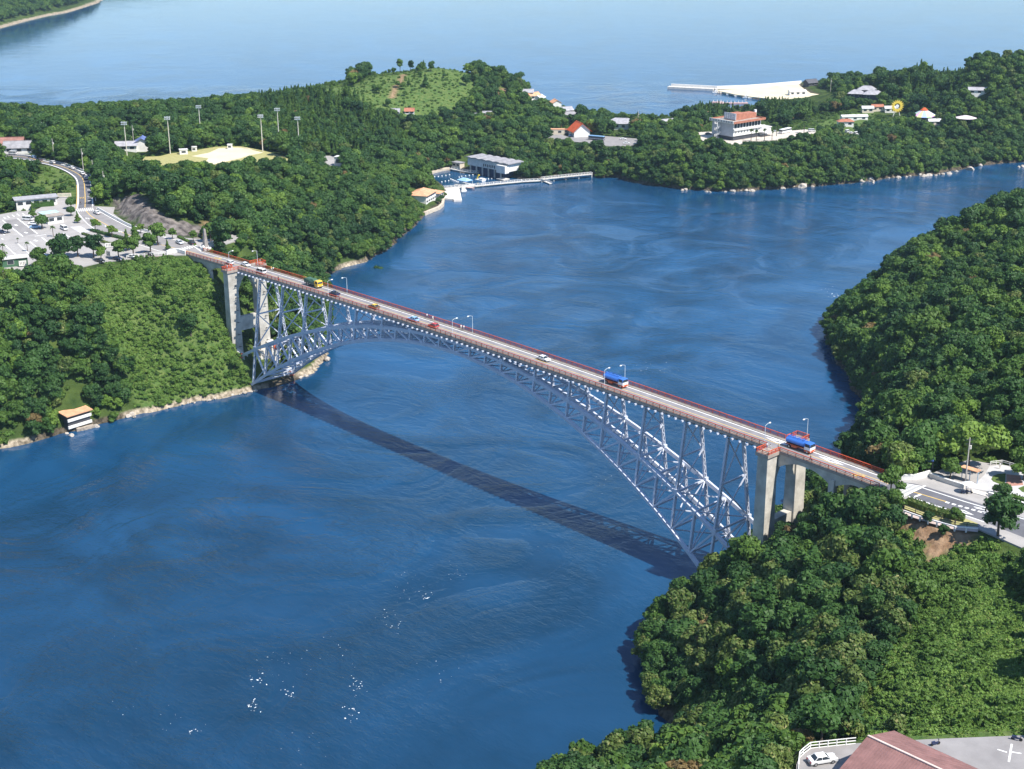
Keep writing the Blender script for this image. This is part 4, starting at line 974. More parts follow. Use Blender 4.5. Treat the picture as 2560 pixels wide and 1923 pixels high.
# hedges: long leafy boxes
def hedge(label, line, w, h, z0, leaf='mid', name='hedge', dens=26, zfun=None, group=None):
    rgh = np.random.default_rng(abs(hash(label)) % 1000 if False else len(label)*7+int(w*10)); V, Fq = [], []
    P_ = [np.array(q[:2], float) for q in line]
    m = MB().use(LEAF[leaf]); zf = zfun or (lambda x, y: z0)
    for a, b in zip(P_[:-1], P_[1:]):
        L_ = np.hypot(*(b-a)); d = (b-a)/L_; n_ = np.array([-d[1], d[0]])
        m.beam((*a, zf(*a)+h*0.38), (*b, zf(*b)+h*0.38), w*0.75, h*0.75)
        for _ in range(int(L_*dens)):
            t = rgh.uniform(); c = a+(b-a)*t; o_ = rgh.uniform(-1, 1); hh = h*rgh.uniform(0.3, 1.0); 
            if abs(o_) < 0.75: hh = h*rgh.uniform(0.75, 1.05)
            p = np.array([*(c+n_*o_*w*0.5), zf(*c)+hh]); q1 = rgh.normal(size=3)*0.6+np.array([n_[0]*o_, n_[1]*o_, 0.7]); q1 /= np.linalg.norm(q1)
            t1 = np.cross(q1, rgh.normal(size=3)); t1 /= np.linalg.norm(t1); t2 = np.cross(q1, t1); s = rgh.uniform(0.15, 0.32)
            m.face([p-t1*s, p-t2*s*0.7, p+t1*s, p+t2*s*0.7])
    return tag(m.build(name), label, 'hedge', group)
hedge('long low dark hedge between the two lanes beside the square', PL(c5, [(1010, 565), (1180, 612), (1380, 662)], ZP), 1.6, 1.1, ZP, 'dark')
hedge('short hedge beside the white entrance apron of the car park', PL(c5, [(910, 600), (1080, 658)], ZP), 1.2, 0.8, ZP, 'olive')
hedge('hedge behind the white banner on the square', PL(c5, [(1120, 688), (1335, 745)], ZP), 1.3, 0.9, ZP, 'olive')
hedge('tall clipped hedge in front of the long flat-roofed building', PL(c5, [(350, 305), (600, 285)], ZP), 1.8, 2.4, ZP, 'dark')
hedge('low hedge beside the small roundish trees near the road under the rock', PL(c6, [(200, 60), (390, 150)], ZP), 1.2, 0.8, ZP, 'mid')
hedge('yellow-green shrub row in the verge of the near approach road', [HH(q) for q in ((60, 720), (380, 850), (700, 950), (1000, 1010))], 2.6, 1.7, ZP, 'olive', 'shrub_row')
hedge('dark hedge along the edge of the hotel yard above the shore wood', [g1(*q, ZH)[:2] for q in ((800, 690), (1100, 690), (1395, 672))], 1.6, 1.8, ZH-0.2, 'dark')
hedge('hedge at the right of the plaza behind the low wall', [HH(q) for q in ((1770, 640), (1960, 690), (2200, 760))], 2.0, 1.1, ZP, 'mid')
hedge('green hedge bank left of the sea pool behind the promenade', [g2(*q, 1.5)[:2] for q in ((240, 390), (400, 350), (620, 300))], 4.0, 2.6, 1.5, 'mid', 'shrub_bank')
# ---------------------------------------------------------------- vehicles
glass = mat('dark_glass', (0.03, 0.04, 0.05), 0.12, 0.05, 2.0, spec=0.6)
tyre_m = mat('tyre', (0.025, 0.025, 0.025), 0.9, 0.1, 3.0); rim_m = mat('wheel_rim', (0.45, 0.45, 0.46), 0.4, 0.05, 3.0, metal=0.6)
lamp_w = mat('headlamp_glass', (0.8, 0.8, 0.78), 0.2, 0.03, 3.0); lamp_r = mat('tail_lamp', (0.35, 0.02, 0.02), 0.3, 0.05, 3.0); chrome = mat('bumper', (0.35, 0.35, 0.36), 0.35, 0.05, 3.0)
def paint(nm, c): return mat('paint_'+nm, c, 0.32, 0.03, 2.0, spec=0.5)
PAINT = {k: paint(k, c) for k, c in dict(white=(0.80, 0.80, 0.79), silver=(0.55, 0.58, 0.62), red=(0.45, 0.03, 0.025), blue=(0.10, 0.22, 0.45), skyblue=(0.25, 0.45, 0.70), navy=(0.02, 0.03, 0.08), black=(0.015, 0.015, 0.018), brown=(0.12, 0.07, 0.03), yellow=(0.72, 0.46, 0.04),
                                                green=(0.045, 0.10, 0.07), tank=(0.045, 0.16, 0.52), orange=(0.55, 0.10, 0.03), cream=(0.7, 0.62, 0.45)).items()}
def extr(m, prof, hw):                                          # side outline (x, z) with a half width for each point
    n = len(prof); L_ = [(x, -h, z) for (x, z), h in zip(prof, hw)]; R_ = [(x, h, z) for (x, z), h in zip(prof, hw)]
    m.poly(L_+R_, [tuple(range(n)), tuple(range(2*n-1, n-1, -1))]+[(i, n+i, n+(i+1) % n, (i+1) % n) for i in range(n)])
def wheel(parent, x, y, r, wd=0.2):
    m = MB().use(tyre_m); m.cyl((x, y-wd/2, r), (x, y+wd/2, r), r, n=12); w_ = m.build('wheel', None, parent)
    m = MB().use(rim_m); s = 1 if y > 0 else -1; m.cyl((x, y+s*wd/2-0.02*s, r), (x, y+s*(wd/2+0.015), r), r*0.55, n=10); m.build('rim', None, w_)
def lights(parent, xf, xr, y, z):
    for s in (-1, 1):
        m = MB().use(lamp_w); m.box(xf-0.04, xf+0.03, s*y-0.17, s*y+0.17, z-0.09, z+0.09); m.build('headlight', None, parent)
        m = MB().use(lamp_r); m.box(xr-0.03, xr+0.04, s*y-0.17, s*y+0.17, z-0.08, z+0.1); m.build('tail_light', None, parent)
def car(kind_, colour, roof=None):
    root = thing('car', 'car', 'car'); P_ = PAINT[colour]
    if kind_ == 'sedan':
        body = [(-2.15, .33), (2.13, .33), (2.2, .5), (2.12, .74), (1.0, .86), (-1.35, .89), (-2.12, .86), (-2.22, .6)]; cab = [(-1.62, .86), (1.05, .85), (.32, 1.34), (-1.02, 1.37)]; top = (-1.05, .36, 1.335, .63)
    elif kind_ == 'hatch':
        body = [(-1.8, .33), (1.8, .33), (1.88, .5), (1.8, .74), (.85, .88), (-1.6, .92), (-1.86, .6)]; cab = [(-1.72, .88), (.95, .86), (.25, 1.36), (-1.4, 1.39)]; top = (-1.42, .3, 1.36, .62)
    elif kind_ == 'van':
        body = [(-2.2, .35), (2.15, .35), (2.2, .6), (2.1, 1.0), (-2.2, 1.05)]; cab = [(-2.18, 1.02), (2.08, .98), (1.35, 1.78), (-2.1, 1.84)]; top = (-2.1, 1.4, 1.8, .70)
    elif kind_ == 'pickup':
        body = [(-2.1, .42), (2.1, .42), (2.17, .6), (2.08, .85), (1.0, .95), (-2.15, .95), (-2.15, .6)]; cab = [(-.25, .93), (1.2, .93), (.75, 1.52), (-.15, 1.55)]; top = (-.2, .78, 1.52, .64)
    m = MB().use(P_); extr(m, body, [.80 if z < .4 else .85 for x, z in body]); m.build('body', None, root)
    m = MB().use(glass); extr(m, cab, [.79, .79, .63, .63] if kind_ != 'van' else [.84, .84, .72, .72]); m.build('windows', None, root)
    x0, x1, z, hw = top
    m = MB().use(PAINT[roof] if roof else P_); m.hexa([(x0-.06, -hw-.03, z), (x1+.06, -hw-.03, z), (x1+.06, hw+.03, z), (x0-.06, hw+.03, z)], [(x0, -hw+.05, z+.07), (x1, -hw+.05, z+.07), (x1, hw-.05, z+.07), (x0, hw-.05, z+.07)])
    zc = body[-2][1] if kind_ != 'pickup' else .93
    for s in (-1, 1):
        for (xa, za), (xb, zb), hh in ((cab[1], cab[2], .06), (cab[0], cab[3], .09)): m.beam((xa, s*(cabw(kind_)), za), (xb, s*hw, zb), .06, hh)
        m.beam(((x0+x1)/2-.05, s*cabw(kind_), zc), ((x0+x1)/2-.05, s*hw, z), .05, .09)
    m.build('roof', None, root)
    if kind_ == 'pickup':
        m = MB().use(dark_steel); m.box(-2.05, -.35, -.74, .74, .951, .96); m.build('load_bed', None, root)
        m = MB().use(P_); m.box(-2.15, -.3, -.85, -.77, .95, 1.2); m.box(-2.15, -.3, .77, .85, .95, 1.2); m.box(-2.15, -2.07, -.77, .77, .95, 1.2); m.build('bed_sides', None, root)
    xf, xr = max(p[0] for p in body), min(p[0] for p in body)
    m = MB().use(chrome); m.box(xf-.05, xf+.06, -.78, .78, .36, .48); m.build('bumper', None, root); m = MB().use(chrome); m.box(xr-.06, xr+.05, -.78, .78, .38, .5); m.build('bumper', None, root)
    lights(root, xf, xr, .58, .64)
    wb = (xf-.82, xr+.8)
    for x in wb:
        for s in (-1, 1): wheel(root, x, s*.76, .31)
    return root
def cabw(k): return .84 if k == 'van' else .79
def tanker():
    root = thing('tank_truck', 'truck', 'truck')
    m = MB().use(dark_steel); m.box(-3.9, 3.0, -.45, .45, .75, 1.05); m.build('chassis', None, root)
    m = MB().use(PAINT['orange']); m.box(-3.8, 1.5, -1.1, 1.1, 1.05, 1.2); m.box(-2.2, -.6, -1.15, 1.15, .55, 1.05); m.build('skirt', None, root)
    m = MB().use(PAINT['tank']); n = 18
    pr = [(1.18*math.cos(t), 1.98+.80*math.sin(t)) for t in [2*PI*i/n for i in range(n)]]
    v = [(-3.9, y, z) for y, z in pr]+[(1.5, y, z) for y, z in pr]
    m.poly(v, [tuple(range(n)), tuple(range(2*n-1, n-1, -1))]+[(i, (i+1) % n, n+(i+1) % n, n+i) for i in range(n)]); tk = m.build('tank', None, root)
    m = MB().use(PAINT['tank'])
    for s in (-1, 1): m.beam((-3.8, s*.55, 2.95), (1.4, s*.55, 2.95), .06, .12)
    for x in (-3.6, -2.2, -.8, .6):
        m.cyl((x, 0, 2.7), (x, 0, 2.95), .3, n=10)
        for s in (-1, 1): m.beam((x, s*.55, 2.7), (x, s*.55, 2.95), .06, .06)
    m.build('catwalk', None, tk)
    m = MB().use(PAINT['white']); extr(m, [(1.65, .95), (3.35, .95), (3.4, 1.7), (1.65, 1.75)], [1.12]*4); cb = m.build('cab', None, root)
    m = MB().use(PAINT['orange']); extr(m, [(1.65, .45), (3.42, .45), (3.42, .96), (1.65, .96)], [1.13]*4); m.build('cab_skirt', None, cb)
    m = MB().use(glass); extr(m, [(1.75, 1.72), (3.38, 1.68), (3.2, 2.4), (1.75, 2.45)], [1.08, 1.08, .98, .98]); m.build('windows', None, cb)
    m = MB().use(PAINT['tank']); extr(m, [(1.6, 2.42), (3.25, 2.38), (3.15, 2.55), (1.65, 2.6)], [1.02]*4)
    for s in (-1, 1): m.beam((3.36, s*1.05, 1.68), (3.2, s*.98, 2.4), .1, .1); m.beam((1.72, s*1.08, 1.7), (1.72, s*1.0, 2.45), .1, .25)
    m.build('roof', None, cb); lights(root, 3.4, -3.95, .8, .75)
    for x in (-3.0, -1.9 if False else -2.9 + 0, 2.5):
        pass
    for x in (-2.9, 2.5):
        for s in (-1, 1): wheel(root, x, s*.98, .47, .28)
    return root
def cargo_truck():
    root = thing('cargo_truck', 'truck', 'truck')
    m = MB().use(dark_steel); m.box(-4.2, 3.0, -.45, .45, .75, 1.05); m.build('chassis', None, root)
    m = MB().use(PAINT['green']); m.box(-4.2, 1.7, -1.2, 1.2, 1.05, 1.75); m.build('cargo_bed', None, root)
    m = MB().use(mat('green_tarpaulin', (0.06, 0.13, 0.085), 0.7, 0.15, 1.2, bump=0.4)); extr(m, [(-4.15, 1.76), (1.65, 1.76), (1.6, 2.35), (.5, 2.72), (-1.5, 2.62), (-3.2, 2.72), (-4.1, 2.4)], [1.18, 1.18, 1.1, .8, .8, .8, 1.1]); m.build('tarpaulin', None, root)
    m = MB().use(PAINT['yellow']); extr(m, [(1.85, .5), (3.6, .5), (3.65, 1.6), (1.85, 1.65)], [1.14]*4); cb = m.build('cab', None, root)
    m = MB().use(glass); extr(m, [(1.95, 1.62), (3.63, 1.58), (3.45, 2.3), (1.95, 2.35)], [1.1, 1.1, 1.0, 1.0]); m.build('windows', None, cb)
    m = MB().use(PAINT['yellow']); extr(m, [(1.85, 2.3), (3.5, 2.26), (3.3, 2.55), (1.9, 2.6)], [1.06]*4)
    for s in (-1, 1): m.beam((3.6, s*1.06, 1.6), (3.44, s*1.0, 2.3), .12, .12); m.beam((1.92, s*1.1, 1.6), (1.92, s*1.04, 2.35), .1, .3)
    m.build('roof', None, cb); lights(root, 3.64, -4.22, .85, .85); m = MB().use(dark_steel); m.box(3.6, 3.72, -1.1, 1.1, .45, .65); m.build('bumper', None, root)
    for x in (-3.2, -2.1, 2.7):
        for s in (-1, 1): wheel(root, x, s*.98, .48, .3)
    return root
def coach():
    root = thing('coach', 'coach', 'bus')
    m = MB().use(PAINT['navy']); m.box(-5.4, 5.4, -1.22, 1.22, .4, 1.5); m.build('body', None, root)
    m = MB().use(glass); m.box(-5.38, 5.38, -1.2, 1.2, 1.5, 2.5); wi = m.build('windows', None, root)
    m = MB().use(PAINT['navy'])
    for x in np.arange(-5.3, 5.4, 1.5):
        for s in (-1, 1): m.box(x-.07, x+.07, s*1.21-.03, s*1.21+.03, 1.5, 2.5)
    m.build('window_posts', None, wi)
    m = MB().use(PAINT['skyblue']); m.box(-5.4, 5.4, -1.2, 1.2, 2.5, 2.85); m.build('roof', None, root)
    m = MB().use(PAINT['white']); m.box(-5.42, 5.42, -1.235, 1.235, 1.0, 1.15); m.build('stripe', None, root); lights(root, 5.42, -5.42, .8, .8)
    for x in (-3.2, 3.5):
        for s in (-1, 1): wheel(root, x, s*1.05, .48, .3)
    return root
def motorbike():
    root = thing('scooter', 'scooter', 'scooter')
    for x in (-.6, .6): m = MB().use(tyre_m); m.cyl((x, -.05, .26), (x, .05, .26), .26, n=12); m.build('wheel', None, root)
    m = MB().use(PAINT['navy']); extr(m, [(-.7, .35), (.35, .3), (.5, .55), (.1, .5), (-.15, .72), (-.75, .75)], [.14, .12, .08, .12, .15, .12]); m.build('body', None, root)
    m = MB().use(dark_steel); m.beam((.6, 0, .3), (.42, 0, 1.0), .07, .07); m.beam((.42, -.3, 1.0), (.42, .3, 1.0), .05, .05); m.build('handlebar', None, root)
    return root
VEH = {}
def vehicle(key, maker, pos, rz, label, group=None):
    if key not in VEH: r_ = maker(); VEH[key] = r_
    else: r_ = copy_tree(VEH[key])
    r_.location = pos; r_.rotation_euler = (0, 0, rz); r_['label'] = label
    if group: r_['group'] = group
    elif 'group' in r_: del r_['group']
    return r_
def onb(x, y): return (x, y, zd(x)+0.012)
GRP = 'vehicles crossing the bridge'
vehicle('tanker', tanker, onb(63.2, 1.0), 0, 'tank truck with a bright blue tank and orange skirt in the middle of the bridge', GRP)
vehicle('tanker', tanker, onb(125.2, 1.0), 0, 'blue and orange tank truck passing the balcony at the near end of the bridge', GRP)
vehicle('cargo', cargo_truck, onb(-78.5, 1.05), 0, 'truck with a yellow cab and a dark green tarpaulin on the bridge', GRP)
for key, mk, x, y, rz, lab in (
        ('s_white', lambda: car('sedan', 'white'), 34.4, 1.05, 0, 'white sedan alone between the blue tank truck and the middle of the bridge'),
        ('s_blue', lambda: car('sedan', 'skyblue'), -22.0, -1.15, PI, 'light blue car just behind the small red car on the bridge'),
        ('h_red', lambda: car('hatch', 'red'), -12.2, -1.15, PI, 'small red hatchback in the middle of the bridge'),
        ('s_brown', lambda: car('sedan', 'brown', 'yellow'), -42.2, -1.15, PI, 'dark brown car with a yellowish roof on the bridge behind the blue car'),
        ('p_navy', lambda: car('pickup', 'navy'), -63.8, -1.1, PI, 'dark pickup just ahead of the truck with the yellow cab'),
        ('s_white', None, -121.0, 1.05, 0, 'white sedan passing between the two balconies at the far end of the bridge'),
        ('van_white', lambda: car('van', 'white'), -107.5, -1.15, PI, 'white van near the first steel column at the far end of the bridge'),
        ('h_white', lambda: car('hatch', 'white'), -128.0, -1.15, PI, 'small white hatchback over the haunched span at the far end')):
    vehicle(key, mk, onb(x, y), rz, lab, GRP)
def rzof(a, b): return math.atan2(b[1]-a[1], b[0]-a[0])
RD = rzof(c5(1100, 470, ZP), c5(1300, 560, ZP))
zq = ZP+0.03
def park(key, mk, p, rz, lab, grp=None): return vehicle(key, mk, (p[0], p[1], p[2] if len(p) > 2 else zq), rz, lab, grp)
PG = 'cars on and around the square at the far end'
def at_sq(sh, x, y): q = sh(x, y, ZP); return (q.x, q.y, zq)
park('s_white', None, at_sq(c5, 1070, 375), RD+PI, 'white sedan on the road just past the zebra crossing by the rock face', PG)
park('s_silver', lambda: car('sedan', 'silver'), at_sq(c5, 1985, 705), RD, 'silver-blue sedan about to enter the far end of the bridge', PG)
park('s_black', lambda: car('sedan', 'black'), at_sq(c6, 352, 138), RD+PI, 'black car beside the pylon at the far bridge end', PG)
park('van_white', None, at_sq(e3, 585, 425), 0.6, 'white van parked behind the trees beside the grey-roofed kiosk', PG)
park('s_white', None, at_sq(e3, 705, 515), 0.9, 'long white car parked left of the tree by the grey-roofed kiosk', PG)
park('s_blue', None, at_sq(e3, 740, 585), 0.9, 'blue car parked beside the round tree by the grey-roofed kiosk', PG)
park('van_white', None, at_sq(e3, 1335, 620), RD, 'white van standing in front of the grey-roofed kiosk', PG)
park('s_white', None, at_sq(e3, 1450, 900), 0.9, 'white car in the car park half behind the big dark trees', PG)
park('h_white', None, at_sq(e3, 1880, 860), RD, 'small white car at the end of the short hedge on the square', PG)
park('h_red', None, at_sq(e3, 1010, 1285), 0.9, 'red hatchback under the trees at the edge of the car park', PG)
park('s_black', None, at_sq(c5, 1110, 908), 0.2, 'black car parked along the edge of the square above the vines', PG)
park('s_navy', lambda: car('sedan', 'navy'), at_sq(c5, 1300, 885), 0.3, 'dark blue car parked at the edge of the square near the two round trees', PG)
park('s_white', None, at_sq(c5, 1460, 862), 0.3, 'white car parked at the edge of the square under the middle round tree', PG)
park('s_black', None, at_sq(c5, 1640, 830), 0.3, 'black car in the shade at the edge of the square nearest the abutment', PG)
park('s_navy', None, at_sq(e3, 30, 695), 0.5, 'dark car beside the lone round tree at the left of the car park', PG)
def on_hill(x, y, f):
    q = e5(x, y, 41.9); i = int(np.argmin(np.hypot(*(HLr*(1-f)+HRr*f-np.array([q.x, q.y])).T))); c = HLr[i]*(1-f)+HRr[i]*f; j = min(i+1, nn-1); d = (HLr[j]*(1-f)+HRr[j]*f)-c
    return (c[0], c[1], hz(i)+0.02), math.atan2(d[1], d[0])
HG = 'cars on the climbing road'
for key, x, y, f, lab in (('s_white', 1580, 885, .72, 'white car on the bend of the climbing road, lowest of the line'), ('s_white', 1505, 775, .72, 'white car on the bend of the climbing road, middle of the line'), ('s_white', 1370, 685, .72, 'white car on the bend of the climbing road, highest of the line'),
                         ('h_white', 1030, 565, .6, 'small white car at the top of the bend near the utility pole'), ('s_black', 820, 515, .6, 'black car farther up the climbing road'), ('s_blue', 640, 470, .7, 'blue car near the red-roofed shop up the climbing road'), ('van_white', 150, 440, .8, 'white van in front of the red-roofed shop')):
    p, rz = on_hill(x, y, f); park(key, None, p, rz, lab, HG)
p, rz = on_hill(790, 490, .8)
NG = 'vehicles on the near approach road'
def at_nr(x, y): q = h7(x, y, ZP); return (q.x, q.y, ZP+0.03)
RN = rzof(HH((30, 592)), HH((1330, 1030)))
park('p_white', lambda: car('pickup', 'white'), at_nr(1610, 775), RN, 'white pickup on the near approach road beside the low wall', NG)
park('s_white', None, at_nr(1520, 960), RN+PI, 'white car on the near approach road half hidden by the big dark tree', NG)
for i, (x, y, lab) in enumerate(((1000, 565, 'scooter parked left of the white parasol by the road'), (1075, 555, 'scooter parked right under the white parasol by the road'))): park('scooter', motorbike, at_nr(x, y), RN+0.6, lab, 'scooters under the parasol')
q = d8(520, 622, ZB); park('s_white', None, (q.x, q.y, ZB+0.01), rzof(d8(420, 640, ZB), d8(600, 610, ZB)), 'white sedan parked inside the white fence beside the reddish roof')
q = h8(770, 555, ZR); vehicle('coach', coach, (q.x, q.y, ZR+0.01), rzof(h8(650, 560, ZR), h8(880, 580, ZR)), 'dark blue coach with a light blue roof parked on the lot by the red-roofed house')
KG = 'cars on the coach park'
for x, y, lab in ((1230, 550, 'white car parked on the coach lot, the farther of the two white ones'), (1290, 625, 'white car parked on the coach lot at its near edge above the trees')): q = h8(x, y, ZR); park('s_white', None, (q.x, q.y, ZR+0.01), 0.9, lab, KG)
q = h8(320, 490, ZR); park('s_blue', None, (q.x, q.y, ZR+0.01), 2.2, 'blue car at the corner of the red-roofed house', KG)
q = g1(300, 690, ZH); park('h_red', None, (q.x, q.y, ZH+0.01), 0.5, 'red car below the grey end wall of the hotel')
q = g1(215, 530, ZH); park('s_black', None, (q.x, q.y, ZH+0.01), 0.8, 'black car behind the corner of the hotel')
vehicle('coach_w', lambda: coach(), (*g1(1540, 500, ZH)[:2], ZH+0.01), rzof(g1(1430, 520, ZH), g1(1650, 470, ZH)), 'pale coach standing in the hotel yard beyond the palms')
for pn in VEH['coach_w'].children:
    if pn.name.startswith(('body', 'roof', 'stripe')):
        pn.data = pn.data.copy(); pn.data.materials.clear(); pn.data.materials.append(PAINT['white'])
q = g1(2000, 480, ZH); park('van_white', None, (q.x, q.y, ZH+0.01), 0.9, 'white van at the right end of the hotel yard')
# ---------------------------------------------------------------- lamps on the bridge
def street_lamp(h=5.2, arm=1.5):
    root = thing('street_lamp', 'lamp', 'street lamp')
    pm = mat('lamp_post', (0.62, 0.66, 0.68), 0.5, 0.04, 2.0)
    m = MB().use(pm); m.cyl((0, 0, 0), (0, 0, h), .085, .055, 8); m.box(-.16, .16, -.16, .16, 0, .25); m.build('pole', None, root)
    m = MB().use(pm); m.cyl((0, 0, h-.02), (arm*.6, 0, h+.28), .045, n=6); m.cyl((arm*.6, 0, h+.28), (arm, 0, h+.3), .045, n=6); m.build('arm', None, root)
    m = MB().use(white); m.lump((arm+.25, 0, h+.27), .30, 2, .03, 1, (1.3, .75, .6)); m.build('lamp_head', None, root)
    return root
lp = None
SPOTS = [(-118.5, 4.6, 'far'), (-63.1, 3.62, 'far'), (0.6, 3.62, 'far'), (63.9, 3.62, 'far'), (121.8, 8.0, 'far'), (-124.5, -3.55, 'near'), (-63.9, -3.55, 'near'), (-0.4, -3.55, 'near'), (63.0, -3.55, 'near'), (117.5, -3.55, 'near')]
NAMES = {(-118.5, 'far'): 'street lamp by the balcony at the far pier, water side', (-63.1, 'far'): 'street lamp on the far railing beside the truck with the yellow cab', (0.6, 'far'): 'street lamp on the far railing at the crown of the arch', (63.9, 'far'): 'street lamp on the far railing right behind the blue tank truck', (121.8, 'far'): 'street lamp on the corner of the far balcony at the near pier',
         (-124.5, 'near'): 'lamp leaning over the road from the near railing at the far pier', (-63.9, 'near'): 'lamp leaning over the road from the near railing by the dark pickup', (-0.4, 'near'): 'lamp leaning over the road from the near railing at the crown of the arch', (63.0, 'near'): 'lamp leaning over the road from the near railing just left of the blue tank truck', (117.5, 'near'): 'lamp leaning over the road from the near railing just before the near pier'}
for x, y, s in SPOTS:
    if lp is None: lp = street_lamp(); o = lp
    else: o = copy_tree(lp)
    o.location = (x, y, zd(x)+0.16); o.rotation_euler = (0, 0, -PI/2 if y > 0 else PI/2); o['label'] = NAMES[(x, s)]; o['group'] = 'street lamps on the bridge'
# ---------------------------------------------------------------- people: one skinned figure in two poses
skin_m = mat('skin', (0.52, 0.33, 0.24), 0.6, 0.04, 3.0); hair_m = mat('black_hair', (0.015, 0.013, 0.012), 0.6, 0.1, 5.0)
def figure(walk):
    V, E_, R_ = [], [], []
    def add(p, r, par=None):
        V.append(p); R_.append(r); i = len(V)-1
        if par is not None: E_.append((par, i))
        return i
    pel = add((0, 0, .95), .135); sp = add((.01, 0, 1.15), .12, pel); ch = add((.02, 0, 1.33), .135, sp); nk = add((.02, 0, 1.47), .055, ch); hd = add((.03, 0, 1.56), .075, nk); cr = add((.025, 0, 1.65), .085, hd); add((.12, 0, 1.575), .018, hd)
    for s in (-1, 1):
        a = .22*s if walk else 0.03
        hp = add((0, s*.1, .9), .09, pel); kn = add((a*.9+.03, s*.1, .5), .062, hp); an = add((a*1.6-(0.08 if a < 0 else 0), s*.1, .09), .042, kn); add((a*1.6+.14-(0.08 if a < 0 else 0), s*.11, .04), .038, an)
        b = -.18*s if walk else .02
        sh = add((.02, s*.19, 1.39), .062, ch); el = add((b*.5, s*.25, 1.1), .045, sh); wr = add((b*1.2+.06, s*.26, .87), .03, el); pa = add((b*1.25+.09, s*.26, .80), .032, wr)
        for k, (dx, dz) in enumerate(((.035, -.07), (.015, -.085), (-.005, -.09), (-.02, -.075))): add((b*1.25+.09+dx, s*(.25+.004*k), .80+dz), .009, pa)
        add((b*1.25+.14, s*.235, .79), .010, pa)
        add((.03, s*.085, 1.57), .014, hd)
    me = bpy.data.meshes.new('body'); me.from_pydata(V, E_, []); o = bpy.data.objects.new('body', me); COL.objects.link(o)
    md = o.modifiers.new('skin', 'SKIN'); 
    for i, sv in enumerate(me.skin_vertices[0].data): sv.radius = (R_[i], R_[i]); sv.use_root = (i == 0)
    sb = o.modifiers.new('sub', 'SUBSURF'); sb.levels = 1; sb.render_levels = 1
    dg = bpy.context.evaluated_depsgraph_get(); out = bpy.data.meshes.new_from_object(o.evaluated_get(dg)); bpy.data.objects.remove(o); return out
FIG = [figure(False), figure(True)]
def person(p, rz, pose, shirt, trousers, label, sleeve=1.12):
    me = FIG[pose].copy(); me.materials.clear()
    for mm in (skin_m, mat('cloth_'+shirt[0], shirt[1], 0.9, 0.06, 4.0), mat('cloth_'+trousers[0], trousers[1], 0.9, 0.06, 4.0), tyre_m): me.materials.append(mm)
    for f in me.polygons:
        c = f.center
        f.material_index = 3 if c.z < .08 else 2 if c.z < .98 and abs(c.y) < .2 else 0 if c.z > 1.45 or (abs(c.y) > .21 and c.z < sleeve) else 1
        f.use_smooth = True
    root = thing('person', label, 'person', p, rz); o = bpy.data.objects.new('body', me); COL.objects.link(o); o.parent = root
    m = MB().use(hair_m); m.lump((.005, 0, 1.665), .105, 2, .04, 3, (1.0, .9, .9)); m.build('hair', None, root)
    return root
WHT = ('white', (.75, .75, .74)); YEL = ('yellow', (.72, .52, .10)); DRK = ('dark', (.03, .03, .04)); GRY = ('grey', (.3, .3, .32)); BLU = ('blue', (.10, .18, .38)); REDC = ('red', (.45, .06, .05)); CRM = ('cream', (.62, .55, .42))
def fw(x, y): return (x, y, zd(x)+(.16 if abs(y) < 3.9 else .16))
person(fw(-107.4, 3.1), 0, 1, YEL, WHT, 'person in a yellow top walking on the far footway near the far pier')
person(fw(-106.2, 3.15), 0, 1, WHT, DRK, 'person in white beside the one in the yellow top near the far pier')
person(fw(-93.6, -3.3), PI, 0, DRK, REDC, 'person in dark clothes at the near railing right of the far pier')
person(fw(-20.6, 3.2), 0, 1, WHT, DRK, 'person in a white shirt and dark trousers on the far footway above the blue car')
person(fw(-17.4, 2.9), 0, 1, WHT, CRM, 'person all in pale clothes on the far footway above the red car')
person(fw(-4.0, 3.0), PI, 0, WHT, CRM, 'person in pale clothes at the crown lamp of the bridge, left one of two')
person(fw(-3.0, 3.25), PI, 0, WHT, GRY, 'person in grey trousers at the crown lamp of the bridge, right one of two')
person(fw(119.3, -4.9), 2.0, 0, WHT, BLU, 'person in white by the corner rail of the near balcony')
person(fw(120.6, -5.3), 1.0, 0, WHT, WHT, 'person all in white in the middle of the near balcony')
person(fw(121.8, -3.6), 1.6, 0, CRM, DRK, 'person in a cream top and dark trousers at the mouth of the near balcony')
person(fw(131.2, -3.4), 0, 1, DRK, DRK, 'person in dark clothes leaning at the near railing over the haunched span')
person(fw(-121.0, -6.6), -1.5, 0, WHT, GRY, 'person in white on the balcony of the far pier, near side')
person(fw(-120.2, 6.8), 1.2, 0, WHT, CRM, 'person in white on the balcony of the far pier, water side')
def fl(sh, x, y, z): q = sh(x, y, z); return (q.x, q.y, z+0.03)
person(fl(h7, 1590, 150, ZP), 2.5, 0, WHT, CRM, 'person in white standing at the back of the plaza')
person(fl(h7, 1030, 540, ZP), .5, 0, WHT, BLU, 'person in white under the white parasol by the approach road')
person(fl(d5, 955, 690, ZP), 2.2, 0, BLU, DRK, 'person in a blue top in the tree shade at the near bridge end')
person(fl(d5, 1008, 680, ZP), 2.2, 0, WHT, BLU, 'person in a white top and blue trousers under the tree at the near bridge end')
person(fl(c5, 895, 275, ZP), 1.4, 1, DRK, DRK, 'dark-clad person crossing at the zebra crossing of the square')
